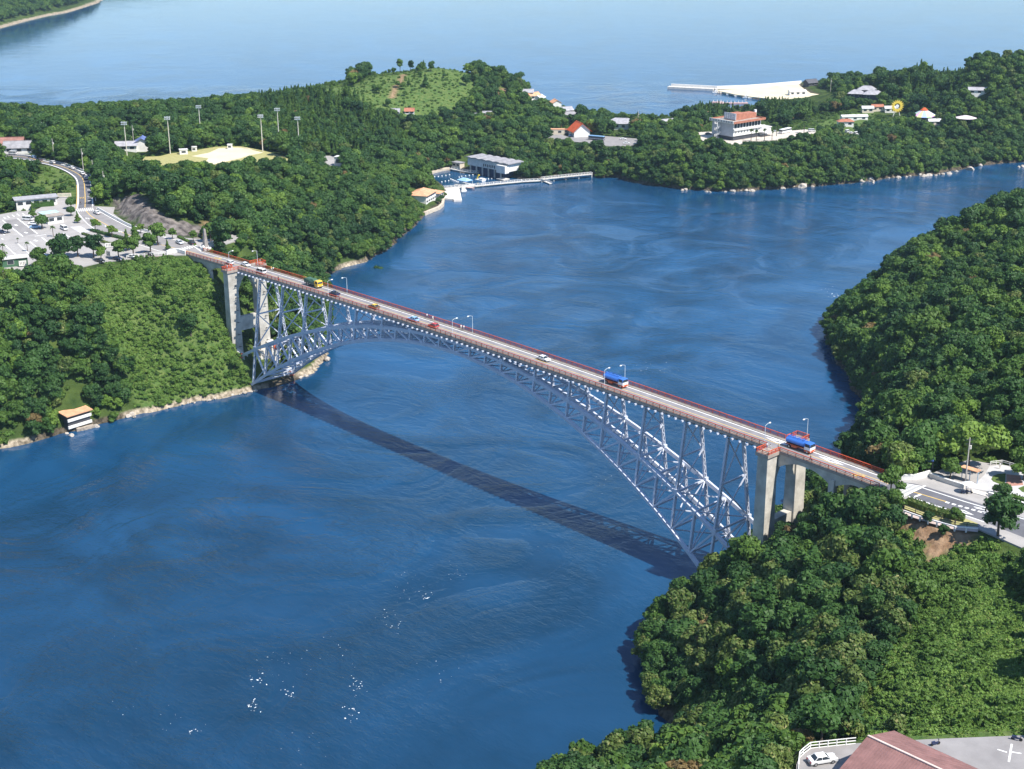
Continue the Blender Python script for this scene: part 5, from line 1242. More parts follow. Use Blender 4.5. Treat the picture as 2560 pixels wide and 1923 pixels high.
# ---------------------------------------------------------------- buildings
TILE = {k: mat('roof_'+k, c, 0.8, 0.12, 0.5) for k, c in dict(red=(0.55, 0.10, 0.03), terracotta=(0.62, 0.33, 0.19), grey=(0.30, 0.29, 0.30), pale=(0.36, 0.35, 0.37), brown=(0.30, 0.15, 0.12), dark=(0.10, 0.10, 0.115), blue=(0.12, 0.16, 0.34), flat=(0.36, 0.31, 0.27), white=(0.62, 0.61, 0.59), cyan=(0.42, 0.62, 0.60), pinkbrown=(0.235, 0.125, 0.115), rust=(0.40, 0.16, 0.10)).items()}
WALLC = {k: mat('wall_'+k, c, 0.85, 0.06, 0.4) for k, c in dict(white=(0.74, 0.72, 0.68), cream=(0.66, 0.58, 0.45), grey=(0.42, 0.44, 0.47), dark=(0.06, 0.06, 0.07), pinkish=(0.55, 0.36, 0.32), brown=(0.25, 0.15, 0.10), green=(0.06, 0.14, 0.08)).items()}
def house(name, label, cat, p, rz, L_, W_, H_, roof, wall, rtype='gable', rise=1.8, over=0.5, nwin=3, storeys=1, group=None, clr=True):
    root = thing(name, label, cat, p, rz, group)
    if clr: clear(p[0], p[1], 0.5*math.hypot(L_, W_)+1.2)
    if clr and name in ('field_house', 'chalet', 'village_house', 'farmhouse', 'stall', 'red_hut', 'pergola_hall', 'restaurant', 'beach_house', 'farm_building'):
        dv = Vector((CAM_POS[0]-p[0], CAM_POS[1]-p[1])).normalized()
        for k in (1, 2): clear(p[0]+dv.x*k*5, p[1]+dv.y*k*5, 0.4*L_)
    l, w_ = L_/2, W_/2
    m = MB().use(WALLC[wall]); m.box(-l, l, -w_, w_, -2.5, H_)
    if rtype == 'gable':
        for s in (-1, 1): m.poly([(s*l, -w_, H_), (s*l, w_, H_), (s*l, 0, H_+rise)], [(0, 1, 2)])
    m.build('wall', None, root)
    m = MB().use(TILE[roof]); t = 0.16; a, b = l+over, w_+over; dz = rise*over/w_ if w_ else 0
    if rtype == 'gable':
        for s in (-1, 1): m.hexa([(-a, 0, H_+rise+.02), (a, 0, H_+rise+.02), (a, s*b, H_-dz+.02), (-a, s*b, H_-dz+.02)], [(-a, 0, H_+rise+t+.02), (a, 0, H_+rise+t+.02), (a, s*b, H_-dz+t+.02), (-a, s*b, H_-dz+t+.02)])
        m.beam((-a, 0, H_+rise+t+.06), (a, 0, H_+rise+t+.06), .4, .2)
    elif rtype == 'hip':
        k = max(l-w_*0.8, l*0.2); m.poly([(-a, -b, H_), (a, -b, H_), (a, b, H_), (-a, b, H_), (-k, 0, H_+rise), (k, 0, H_+rise)], [(3, 2, 1, 0), (0, 1, 5, 4), (1, 2, 5), (2, 3, 4, 5), (3, 0, 4)])
        m.beam((-k, 0, H_+rise), (k, 0, H_+rise), .4, .22)
    else: m.box(-a, a, -b, b, H_, H_+rise*0.25+.15)
    m.build('roof', None, root)
    sh = H_/storeys
    for st in range(storeys):
        for i in range(nwin):
            x = -l+(i+0.5)*L_/nwin; ww = min(1.1, L_/nwin*0.32)
            for s in (-1, 1):
                m = MB().use(whitewall); z0 = st*sh+sh*0.35; z1 = st*sh+sh*0.78
                m.box(x-ww-.08, x+ww+.08, s*w_-.03, s*w_+.05, z0-.08, z1+.08) if s > 0 else m.box(x-ww-.08, x+ww+.08, s*w_-.05, s*w_+.03, z0-.08, z1+.08)
                f_ = m.build('window', None, root); m = MB().use(glass)
                m.box(x-ww, x+ww, *((w_+.05, w_+.07) if s > 0 else (-w_-.07, -w_-.05)), z0, z1); m.build('pane', None, f_)
    return root
VIEW = math.atan2(CR[1], CR[0])                     # direction that runs to the right in the picture
def onland(sh, x, y, z0=20):
    a, b = np.array(sh(x, y, 90.0)), np.array(sh(x, y, -2.0)); t = np.linspace(0, 1, 2400); q = a+(b-a)*t[:, None]; h_ = hgt(q[:, 0], q[:, 1]); k = np.argmax((q[:, 2] <= h_) & (h_ > .2))
    return (float(q[k, 0]), float(q[k, 1]), float(h_[k]))
def flatz(sh, x, y, z): q = sh(x, y, z); return (q.x, q.y, z)
# the hotel: long three-storey block, roof slab, penthouse with a sign, outside spiral stair
A_, B_, C_ = g1(235, 580, ZH), g1(640, 640, ZH), g1(1130, 560, ZH)
hz_ = math.atan2(C_.y-B_.y, C_.x-B_.x); LH = min((C_-B_).length, 44); WH = min((A_-B_).length, 26)
hotel = thing('hotel', 'white three-storey hotel with a brown roof slab and a roof sign above the wood', 'hotel', (B_.x, B_.y, ZH), hz_)
clear(B_.x+math.cos(hz_)*LH/2-math.sin(hz_)*WH/2, B_.y+math.sin(hz_)*LH/2+math.cos(hz_)*WH/2, 24)
print('HOTEL', LH, WH)
HT = 10.6
m = MB().use(WALLC['dark']); m.box(0.6, LH-1, 0.6, WH-0.6, -1.5, 2.7); m.build('ground_floor', None, hotel)
m = MB().use(WALLC['white']); m.box(0, LH, 0, WH, 2.7, 6.7); m.box(0.5, LH-.5, 0.5, WH-.5, 6.7, HT); m.build('wall', None, hotel)
m = MB().use(WALLC['grey']); m.box(-.12, -.003, 0.2, WH-.2, 2.4, HT-0.02); m.build('end_wall', None, hotel)
m = MB().use(TILE['rust']); m.box(-1.4, LH+1.6, -1.5, -1.2, HT+.0, HT+1.35); m.box(-1.4, LH+1.6, WH+1.2, WH+1.5, HT, HT+1.35); m.box(LH+1.3, LH+1.6, -1.2, WH+1.2, HT, HT+1.35); m.build('fascia', None, hotel)
m = MB().use(TILE['flat']); m.box(-1.4, LH+1.3, -1.2, WH+1.2, HT, HT+0.5); m.build('roof', None, hotel)
m = MB().use(WALLC['white']); m.box(-1.75, -1.405, -1.2, WH+1.0, HT+.02, HT+1.7); sb = m.build('sign_board', None, hotel)
blk = mat('sign_black', (0.03, 0.03, 0.035), 0.7, 0.05, 3.0)
def glyphs(parent, n_, x, y0, y1, z0, z1, material, seed, name='lettering'):
    rg_ = random.Random(seed); m = MB().use(material); w_ = (y1-y0)/n_
    for i in range(n_):
        c = y0+(i+.5)*w_; hw = w_*.36; zz = (z0+z1)/2; hh = (z1-z0)*.42
        for k in range(3): zk = z0+(z1-z0)*(.15+.35*k); m.box(x-.05, x, c-hw*rg_.uniform(.6, 1), c+hw*rg_.uniform(.6, 1), zk-hh*.1, zk+hh*.1)
        for k in range(rg_.choice((1, 2))): yk = c+hw*rg_.uniform(-.7, .7); m.box(x-.055, x-.002, yk-hw*.13, yk+hw*.13, zz-hh, zz+hh)
    return m.build(name, None, parent)
glyphs(sb, 9, -1.76, -.8, WH+.6, HT+.3, HT+1.5, blk, 4)
for i in range(9):
    x = 1.0+i*(LH-2)/9
    m = MB().use(glass); m.box(x+.2, x+(LH-2)/9-.35, .40, .49, 7.4, HT-.25); m.build('window', None, hotel)
    m = MB().use(glass); m.box(x+.9, x+(LH-2)/9-1.2, -.06, -.003, 4.2, 5.6); m.build('window', None, hotel)
m = MB().use(WALLC['white']); m.box(-.2, LH+2, -1.0, -.01, 6.2, 7.2); m.build('balcony', None, hotel)
m = MB().use(TILE['rust']); m.box(7, 17, WH*.30, WH*.72, HT+.5, HT+4.3); m.box(17, 27, WH*.34, WH*.68, HT+.5, HT+3.6); ph = m.build('penthouse', None, hotel)
m = MB().use(WALLC['grey']); m.box(6.4, 6.99, WH*.26, WH*.80, HT+.9, HT+4.9); rs_ = m.build('roof_sign', None, ph); glyphs(rs_, 5, 6.4, WH*.28, WH*.78, HT+1.5, HT+4.6, white, 9)
m = MB().use(white); m.cyl((31, WH*.6, HT+.5), (31, WH*.6, HT+4.4), .9, n=12); m.build('chimney', None, hotel)
m = MB().use(WALLC['white'])
for k in range(22):
    t = k*2*PI/9; z = k*.45+.2; c = (-2.6, WH*.62); a = (c[0]+1.7*math.cos(t), c[1]+1.7*math.sin(t)); m.beam((*c, z), (*a, z), .9, .14); m.box(a[0]-.2, a[0]+.2, a[1]-.2, a[1]+.2, z, z+1.1)
m.cyl((-2.6, WH*.62, -1), (-2.6, WH*.62, 10.5), .25); m.build('spiral_stair', None, hotel)
m = MB().use(WALLC['white']); m.box(LH+.5, LH+12, 3, 11, -1, 4.2); m.box(LH-2, LH+9, -4, 2.9, 2.6, 3.4); m.build('annex', None, hotel)
m = MB().use(TILE['white']); m.box(LH+.2, LH+12.4, 2.6, 11.4, 4.2, 4.7); m.lump((LH+6, 14, 4.0), 4.5, 2, .05, 3, (1.3, 1, .6)); m.build('annex_roof', None, hotel)
# aquarium by the sea pool
Q0, Q1 = g2(985, 410, 0.8), g2(1545, 515, 0.8)
aq_rz = math.atan2(Q1.y-Q0.y, Q1.x-Q0.x); LA = (Q1-Q0).length
aq = thing('aquarium', 'long white hall with a wavy grey roof standing over the sea pool', 'hall', (Q0.x, Q0.y, 0), aq_rz); clear((Q0.x+Q1.x)/2, (Q0.y+Q1.y)/2, 15)
m = MB().use(WALLC['white']); m.box(-1, LA+6, 0, 11, 5.0, 9.6); m.build('wall', None, aq)
m = MB().use(mat('void_shade_blue', (0.05, 0.07, 0.13), 0.8, 0.1, 0.6)); m.box(0, LA, 1.4, 11, -2, 5.0); m.build('undercroft_shade', None, aq)  # dark blue box painted as the shade of the open void behind the pillars
m = MB().use(TILE['grey']); ns = 28
for i in range(ns):
    xa, xb = -2.5+(LA+10)*i/ns, -2.5+(LA+10)*(i+1)/ns; za, zb = 9.9+.55*abs(math.sin(i*PI/4.6)), 9.9+.55*abs(math.sin((i+1)*PI/4.6))
    m.hexa([(xa, -1.6, za-.3), (xb, -1.6, zb-.3), (xb, 12, zb-.3), (xa, 12, za-.3)], [(xa, -1.6, za+.1), (xb, -1.6, zb+.1), (xb, 12, zb+.1), (xa, 12, za+.1)])
m.build('roof', None, aq)
for i in range(9): x = LA*.45+i*(LA*.5)/9; m = MB().use(glass); m.box(x, x+.8, -.06, -.003, 5.6+.3*(i % 2), 7.4); m.build('window', None, aq)
for x in np.linspace(1, LA-1, 6): m = MB().use(conc_pale); m.box(x-.35, x+.35, .1, .8, -3, 4.98); m.build('pillar', None, aq)
m = MB().use(WALLC['white']); m.box(LA-1, LA+6.5, -3.5, -.01, 4.4, 9.0); m.build('stair_tower', None, aq)
m = MB().use(conc_pale); m.box(LA, LA+6.5, -4.5, .6, .5, 1.0); m.build('landing', None, aq)
house('pool_kiosk', 'low block with a blue-grey roof at the left end of the aquarium', 'kiosk', flatz(g2, 800, 330, 1.3), aq_rz, 7, 4, 3.0, 'grey', 'cream', 'flat', .4, .4, 2)
# things on the pool
fl_ = flatz(g2, 915, 640, .3); cp = thing('canopy', 'sky blue tent canopy on the float at the corner of the sea pool', 'canopy', fl_, aq_rz)
m = MB().use(mat('sky_blue_canvas', (0.30, 0.50, 0.75), 0.7, .05, 1.0)); m.poly([(-4, -3, 3), (4, -3, 3), (4, 3, 3), (-4, 3, 3), (-1.5, 0, 4.4), (1.5, 0, 4.4)], [(0, 1, 5, 4), (1, 2, 5), (2, 3, 4, 5), (3, 0, 4), (3, 2, 1, 0)]); m.build('roof', None, cp)
for x in (-3.6, 3.6):
    for y in (-2.7, 2.7): m = MB().use(white); m.cyl((x, y, 0), (x, y, 3.0), .1); m.build('post', None, cp)
m = MB().use(conc_pale); m.box(-5, 5, -4, 4, -.2, .35); m.build('float', None, cp)
rf_ = thing('raft', 'white show raft with a yellow slide floating in the sea pool', 'raft', flatz(g2, 1190, 570, .0), aq_rz); m = MB().use(white); m.box(-3.5, 2.5, -1.6, 1.6, -.2, .8); m.box(-.8, 2.5, -1.2, 1.2, .8, 1.7); m.build('hull', None, rf_)
m = MB().use(mat('yellow_plastic', (.75, .55, .05), .5, .05, 2.0)); m.beam((-3.3, 0, .6), (-2.0, 0, 3.4), 1.0, .3); m.beam((-2, 0, 3.4), (-1.2, 0, 3.2), 1.0, .3); m.build('slide', None, rf_)
bu = None
for x, y in [(670, 540), (695, 553), (718, 560), (742, 572), (768, 582), (795, 592), (815, 510), (858, 495), (925, 488), (988, 478), (1052, 468), (1275, 545), (1320, 540), (1378, 535), (455, 498), (518, 488), (585, 480), (648, 468), (515, 590), (575, 578), (632, 570), (390, 500)]:
    p = flatz(g2, x, y, .1)
    if bu is None: m = MB().use(white); m.lump((0, 0, .1), .42, 2, .03, 5); bu = m.build('buoy'); o = bu; tag(bu, 'white float on the rope lines across the sea pool', 'buoy', 'floats in the sea pool')
    else: o = copy_tree(bu)
    o.location = p
def boat(label, p, rz, L_, cabin=True, group=None, col=None):
    root = thing('boat', label, 'boat', p, rz, group); n = 7; m = MB().use(col or white); w_ = L_*.16; P_ = []
    for i in range(n): t = i/(n-1); P_.append((-L_/2+L_*t, w_*(1 if t < .5 else math.sqrt(max(0, 1-((t-.5)/.5)**2)))))
    top = [(x, -y, .75+.25*max(0, x/L_)) for x, y in P_]+[(x, y, .75+.25*max(0, x/L_)) for x, y in P_[::-1]]; bot = [(x*.92, -y*.75, -.3) for x, y in P_]+[(x*.92, y*.75, -.3) for x, y in P_[::-1]]; k = len(top)
    m.poly(bot+top, [tuple(range(k-1, -1, -1)), tuple(range(k, 2*k))]+[(i, (i+1) % k, k+(i+1) % k, k+i) for i in range(k)]); m.build('hull', None, root)
    if cabin:
        m = MB().use(white); m.hexa([(-L_*.28, -w_*.7, .8), (L_*.15, -w_*.7, .85), (L_*.15, w_*.7, .85), (-L_*.28, w_*.7, .8)], [(-L_*.26, -w_*.6, 2.2), (L_*.05, -w_*.6, 2.2), (L_*.05, w_*.6, 2.2), (-L_*.26, w_*.6, 2.2)]); cbn = m.build('cabin', None, root)
        m = MB().use(glass); m.box(-L_*.27, -L_*.262+.0, -w_*.5, w_*.5, 1.3, 1.9); m.box(-L_*.2, L_*.04, -w_*.68, -w_*.64, 1.4, 1.9); m.build('window', None, cbn)
    return root
boat('white motor cruiser moored at the end of the bleached slab jetty', flatz(g2, 893, 745, 0), math.atan2(*( (g2(870, 670, 0)-g2(905, 800, 0)).yx)), 9.5)
boat('small reddish-sided tender moored along the pool walkway next to the white cruiser', flatz(g2, 1005, 705, 0), aq_rz+.15, 6.5, False, None, mat('tender_paint', (.6, .42, .38), .6, .05, 2.0))
# seaside restaurant
p = flatz(i5, 590, 800, 2.2); rr = rzof(i5(500, 745, 6), i5(870, 540, 6))
house('restaurant', 'two-storey seaside house with a large terracotta hip roof beside the slab jetty', 'house', flatz(i5, 610, 690, 3.0), rr, 15, 11, 4.6, 'terracotta', 'white', 'hip', 2.4, .9, 5, 2)
house('annex_house', 'small terracotta-roofed annex between the seaside house and the slab jetty', 'house', flatz(i5, 985, 620, 2.0), rr, 6.5, 7, 3.6, 'terracotta', 'white', 'hip', 1.3, .7, 2)
sw = [i5(*q, 1.0)[:2] for q in ((665, 1050), (800, 990), (960, 930), (1080, 880), (1180, 790), (1200, 640))]
wall_thing('bleached sea wall curving under the terracotta-roofed house', sw, 1.4, 2.2, -.3, mat('sea_wall_stone', (.58, .49, .38), .9, .1, .6), 'sea_wall')
# white cabin on its terrace
house('cabin', 'white boxy cabin at the end of a pale terrace on the wooded hill', 'cabin', flatz(i4, 1280, 800, 30.0), VIEW-.3, 4.2, 4.2, 4.6, 'white', 'white', 'flat', .5, .25, 1)
# red-roofed house and neighbours on the isthmus
def cabin_pt(sh, x, y, z): return flatz(sh, x, y, z)
rh = house('chalet', 'white house with a steep vermilion roof at the coach lot', 'house', flatz(h8, 470, 480, ZR), VIEW+PI/2+.3, 11, 11, 4.2, 'red', 'white', 'gable', 4.6, 1.2, 3, 1)
house('ticket_hut', 'small hut with an orange roof left of the vermilion-roofed house', 'hut', flatz(h8, 235, 440, ZR), VIEW, 4, 3, 2.6, 'rust', 'dark', 'flat', .5, .4, 1)
house('long_shed', 'low cream wall-like shed at the left edge of the coach lot', 'shed', flatz(h8, 60, 450, ZR), VIEW-.1, 12, 4, 3.2, 'terracotta', 'cream', 'flat', .4, .2, 2)
house('village_house', 'broad grey-tiled house with a white lower roof behind the coach lot', 'house', onland(h8, 1200, 350, 9), VIEW-.25, 18, 11, 4.0, 'pale', 'white', 'hip', 3.0, 1.2, 4)
house('village_house', 'small white house at the edge of the wood left of the hotel', 'house', onland(h8, 1990, 330, 10), VIEW+.5, 9, 7, 3.4, 'pale', 'white', 'gable', 2.0, .6, 2)
house('village_house', 'grey-roofed house among trees above and left of the vermilion-roofed house', 'house', onland(h8, 320, 190, 8), VIEW, 9, 7, 3.2, 'grey', 'white', 'gable', 2.0, .6, 2)
house('village_house', 'cream house near the water behind the trees left of the isthmus', 'house', onland(h8, 235, 110, 6), VIEW+.4, 9, 7, 3.4, 'pale', 'cream', 'gable', 2.0, .6, 2)
SG = 'houses along the beach under the grassy hill'
for i, (x, y, col, lab) in enumerate(((215, 445, 'pale', 'highest pale-roofed house on the beach under the grassy hill'), (260, 470, 'terracotta', 'terracotta-roofed house on the beach under the grassy hill'), (310, 490, 'white', 'white-roofed shed on the beach under the grassy hill'), (440, 525, 'terracotta', 'lone small house farther right along the beach under the grassy hill'))):
    house('beach_house', lab, 'house', onland(c3, x, y, 3), VIEW+.6*i, 9, 6.5, 3.2, col, 'white', 'gable', 1.8, .5, 2, 1, SG)
for x, y, lab in ((1225, 590, 'blue-grey roofed house in the wood below the grassy hill, leftmost'), (1340, 585, 'house with a rusty roof edge in the wood below the grassy hill'), (1835, 625, 'white-walled house among the trees right below the grassy hill'), (1955, 608, 'grey roof glimpsed among the trees farthest right below the grassy hill')):
    house('wood_house', lab, 'house', onland(c2, x, y, 12), VIEW, 6, 4, 2.2, 'pale' if x != 1340 else 'rust', 'white', 'gable', 1.6, .5, 2, 1, 'houses half hidden in the wood below the grassy hill')
# houses below the right-hand hill, harbour shed, farm, fun park
for x, y, l, col, lab in ((890, 455, 11, 'pale', 'grey-tiled house left in the cluster below the right-hand hill'), (970, 425, 12, 'pale', 'grey-tiled house at the back of the cluster below the right-hand hill'), (1020, 462, 13, 'pale', 'grey-tiled house right in the cluster below the right-hand hill')):
    house('farmhouse', lab, 'house', onland(c4, x, y, 10), VIEW-.3, l, 8, 3.2, col, 'dark', 'hip', 2.6, 1.0, 2, 1, 'grey-tiled houses below the right-hand hill')
for x, y, lab in ((525, 360, 'low dark-roofed boathouse nearest the water at the end of the beach'), (560, 325, 'dark-roofed house above the boathouse at the end of the beach')):
    house('boathouse', lab, 'house', onland(c4, x, y, 3), VIEW+.5, 10, 7, 3.0, 'dark', 'dark', 'gable', 2.2, .9, 2, 1, 'dark houses at the end of the beach')
house('harbour_shed', 'white shed standing on the sandy harbour ground', 'shed', flatz(c4, 418, 435, 1.7), VIEW+.1, 14, 6, 3.2, 'white', 'white', 'gable', 1.0, .3, 3)
house('farm_building', 'white farm building on the terrace high on the right-hand hill', 'building', onland(c4, 1855, 425, 28), VIEW-.2, 14, 6, 2.8, 'pale', 'white', 'gable', 1.4, .6, 3)
house('pergola_hall', 'long low white-roofed stall on the meadow right of the hotel', 'stall', onland(g6, 415, 345, 15), VIEW+.12, 18, 5, 2.6, 'white', 'white', 'gable', .9, .4, 3)
house('red_hut', 'small hut with a red roof by the cars right of the hotel', 'hut', onland(g6, 310, 415, 15), VIEW, 10, 5, 3.0, 'rust', 'white', 'hip', 1.5, .6, 2)
NGc = 'cars parked by the fun park'
for i, (x, y) in enumerate(((335, 500), (385, 515), (440, 525), (490, 530))):
    p = onland(g6, x, y, 15); clear(p[0], p[1], 5); park('s_white' if i % 2 else 'van_white', None, (p[0], p[1], p[2]+.1), VIEW+.9, ('white van' if not i % 2 else 'white car')+' in the row by the red hut, '+('leftmost', 'second from the left', 'third from the left', 'rightmost')[i], NGc)
# fun park: sun wheel, striped tent, mushroom canopy
p = onland(g6, 940, 300, 15); clear(p[0], p[1], 9)
sw_ = thing('sun_wheel', 'big yellow sun-shaped wheel in the fun park', 'ride', p, VIEW); m = MB().use(mat('sun_yellow', (.78, .58, .08), .5, .05, 2.0)); n = 36
R0 = [(3.2+(1.5 if i % 2 else 0)) for i in range(n)]; F0 = [(r*math.cos(2*PI*i/n), -.3, 7+r*math.sin(2*PI*i/n)) for i, r in enumerate(R0)]; F1 = [(x, .3, z) for x, _, z in F0]; I0 = [(2.0*math.cos(2*PI*i/n), -.3, 7+2.0*math.sin(2*PI*i/n)) for i in range(n)]; I1 = [(x, .3, z) for x, _, z in I0]
m.poly(F0+F1+I0+I1, [(i, (i+1) % n, 2*n+(i+1) % n, 2*n+i) for i in range(n)]+[(n+i, 3*n+i, 3*n+(i+1) % n, n+(i+1) % n) for i in range(n)]+[(i, n+i, n+(i+1) % n, (i+1) % n) for i in range(n)]+[(2*n+i, 2*n+(i+1) % n, 3*n+(i+1) % n, 3*n+i) for i in range(n)]); m.build('sun_disc', None, sw_)
m = MB().use(white); m.cyl((0, -.4, 7), (0, .4, 7), 1.2, n=14); m.build('hub', None, sw_)
for s in (-1, 1): m = MB().use(white); m.beam((s*2.5, 0, 0), (s*.3, 0, 6.6), .35, .35); m.build('leg', None, sw_)
p = onland(g6, 1270, 350, 16); clear(p[0], p[1], 12); tn = thing('striped_tent', 'round fun-park tent striped yellow, blue and pink with an orange cap', 'tent', p, 0); n = 16
tm = [mat('tent_'+k, c, .7, .04, 2.0) for k, c in (('yellow', (.75, .68, .30)), ('blue', (.35, .45, .75)), ('green', (.45, .65, .35)), ('pink', (.70, .40, .62)))]
m = MB()
for i in range(n):
    a, b = 2*PI*i/n, 2*PI*(i+1)/n; m.use(tm[i % 4]); m.face([(9*math.cos(a), 9*math.sin(a), 3.2), (9*math.cos(b), 9*math.sin(b), 3.2), (2*math.cos(b), 2*math.sin(b), 7), (2*math.cos(a), 2*math.sin(a), 7)])
m.build('roof', None, tn); m = MB().use(TILE['red']); m.cyl((0, 0, 7.0), (0, 0, 8.6), 2.6, .8, 14); m.build('cap', None, tn); m = MB().use(WALLC['dark']); m.cyl((0, 0, -.5), (0, 0, 3.2), 8.4, n=16); m.build('wall', None, tn)
p = onland(g6, 1785, 410, 17); clear(p[0], p[1], 8); ms_ = thing('mushroom_canopy', 'pale disc-shaped canopy on a single post at the right of the fun park', 'canopy', p, 0); m = MB().use(mat('pale_pink', (.72, .62, .64), .7, .05, 1.0)); m.cyl((0, 0, 5.0), (0, 0, 6.3), 7.0, 2.0, 20); m.build('roof', None, ms_); m = MB().use(white); m.cyl((0, 0, -.5), (0, 0, 5.1), .4); m.build('post', None, ms_)
for x, y, lab in ((580, 250, 'cream stall at the left end of the row behind the sun wheel'), (700, 230, 'rust-roofed stall in the middle of the row behind the sun wheel'), (860, 250, 'pale blue stall right beside the sun wheel'), (1400, 410, 'small pinkish stall under the right side of the striped tent')):
    house('stall', lab, 'stall', onland(g6, x, y, 15), VIEW, 8, 4, 3.0, 'rust' if x == 700 else 'white', 'cream' if x != 860 else 'white', 'gable', 1.2, .4, 2, 1, 'stalls of the fun park')
# far left: shops on the road, houses by the field
house('roadside_shop', 'shop with a large brown roof at the left edge on the climbing road', 'shop', flatz(e5, 110, 350, 42.0), VIEW+.12, 18, 11, 3.4, 'brown', 'pinkish', 'gable', 3.4, .9, 4)
house('roadside_shop', 'grey-roofed shop with a pink awning right of the brown-roofed shop', 'shop', flatz(e5, 390, 370, 42.0), VIEW+.12, 15, 9, 3.2, 'grey', 'white', 'gable', 2.4, .8, 3)
house('field_house', 'white two-storey house with a blue roof at the end of the field', 'house', flatz(i2, 360, 270, ZF), VIEW+PI/2+.15, 9, 8, 5.4, 'blue', 'white', 'gable', 2.2, .8, 2, 2)
house('field_house', 'long low house with a pale roof left of the blue-roofed house', 'house', onland(i2, 150, 255, 36), VIEW+.1, 13, 7, 3.0, 'pale', 'white', 'gable', 1.5, .8, 3)
house('field_hut', 'small white hut on the edge of the sports field', 'hut', flatz(i2, 825, 300, ZF), VIEW+.3, 4.2, 3, 2.4, 'white', 'white', 'flat', .4, .2, 1)
for x, y, lab in ((950, 268, 'white scoring hut at the far edge of the field, left'), (1360, 240, 'narrow white hut at the far edge of the field, right')): house('field_hut', lab, 'hut', flatz(i2, x, y, ZF), VIEW, 2.4, 2, 2.3, 'white', 'white', 'flat', .4, .15, 1)
house('orchard_shed', 'low shed with a blue-grey roof beside the orchard rows', 'shed', onland(e5, 1670, 215, 38), VIEW, 13, 5, 2.4, 'pale', 'dark', 'gable', 1.0, .4, 2)
# round the square
house('rest_house', 'long flat-roofed rest house with a pale grey roof behind the clipped hedge', 'building', flatz(c5, 400, 275, ZP), rzof(c5(170, 180, ZP+3), c5(560, 145, ZP+3)), 17, 6, 3.2, 'pale', 'white', 'flat', .8, .7, 5)
kp = flatz(e3, 1150, 480, ZP); kr = rzof(e3(1000, 440, ZP+3), e3(1310, 395, ZP+3))
ks = house('kiosk', 'grey flat-roofed kiosk whose rear roof half is pale cyan, on the square', 'kiosk', (kp[0]-math.sin(kr)*4.0, kp[1]+math.cos(kr)*4.0, ZP), kr, 6.6, 9.5, 3.1, 'flat', 'white', 'flat', .5, .5, 2)
m = MB().use(TILE['cyan']); m.box(-3.6, 3.6, -.2, 5.1, 3.38, 3.46); m.build('cyan_roof_sheet', None, ks)
sp = flatz(e3, 230, 1390, ZP); sr = rzof(e3(0, 1330, ZP), e3(580, 1270, ZP))
st_ = house('souvenir_stall', 'long stall with a white flat roof at the lower left edge of the car park', 'stall', (sp[0]-math.sin(sr)*1.5, sp[1]+math.cos(sr)*1.5, ZP), sr, 12, 3.6, 3.0, 'white', 'green', 'flat', .6, .5, 1)
def board(name, label, p, rz, w_, h, z0, col, cat='sign', mk=None, legs=True):
    root = thing(name, label, cat, p, rz); m = MB().use(col); m.box(-w_/2, w_/2, -.06, .06, z0, z0+h); m.build('panel', None, root)
    if legs:
        for s in (-1, 1): m = MB().use(dark_steel); m.box(s*w_*.42-.06, s*w_*.42+.06, -.07+.13, .06+.13, -.1, z0+h); m.build('post', None, root)
    if mk is not None:
        rg_ = random.Random(len(label)); m = MB().use(mk); n_ = max(3, int(w_*1.6))
        for i in range(n_):
            x = -w_*.42+w_*.84*(i+.5)/n_
            for k in range(3): zz = z0+h*(.25+.22*k); m.box(x-.16, x+.16*rg_.uniform(.3, 1), -.075, -.06, zz-h*.045, zz+h*.045)
            m.box(x-.04, x+.04, -.078, -.06, z0+h*.2, z0+h*.8)
        m.build('marks', None, root)
    return root
board('poster', 'white poster on the front of the white-roofed stall', flatz(e3, 480, 1390, ZP), sr, 2.6, 1.9, .4, WALLC['white'], 'poster', blk)
board('banner', 'white banner with black brush strokes on the square near the round trees', flatz(e4, 290, 470, ZP), VIEW+.15, 4.0, 1.7, .2, WALLC['white'], 'banner', blk)
board('notice_board', 'small white notice board by the light green tree on the square', flatz(e4, 245, 650, ZP), VIEW-.5, 1.8, 2.0, .4, WALLC['white'], 'notice board', blk)
board('map_board', 'row of green and white boards with an orange post beside the climbing road', flatz(c5, 715, 200, ZP), VIEW+.1, 6.0, 1.6, .6, WALLC['cream'], 'sign', mat('board_green', (.12, .3, .2), .7, .1, 2.0))
board('traffic_sign', 'blue direction sign on a bent pole behind the curved white parapet', flatz(h7, 415, 245, ZP), VIEW, 1.6, 1.3, 3.4, mat('sign_blue', (.10, .20, .55), .6, .05, 2.0), 'road sign', None)
# pylon at the far bridge end
p = (-156.6, 6.2, ZP); py_ = thing('pylon', 'tall tapering grey stone pylon at the far end of the bridge', 'pylon', p, 0); m = MB().use(mat('pylon_stone', (.30, .27, .25), .9, .12, .8)); m.hexa([(-1, -.9, -.5), (1, -.9, -.5), (1, .9, -.5), (-1, .9, -.5)], [(-.35, -.3, 7.8), (.35, -.3, 7.8), (.35, .3, 7.8), (-.35, .3, 7.8)]); m.build('shaft', None, py_)
m = MB().use(whitewall); m.box(-1.6, 1.6, -1.5, 1.5, -.5, .7); m.build('plinth', None, py_)
for i in range(5): o = None; a = 2*PI*i/5; m = MB().use(white); m.cyl((2.3*math.cos(a), 2.1*math.sin(a), 0), (2.3*math.cos(a), 2.1*math.sin(a), 1.6), .16); m.build('bollard', None, py_)
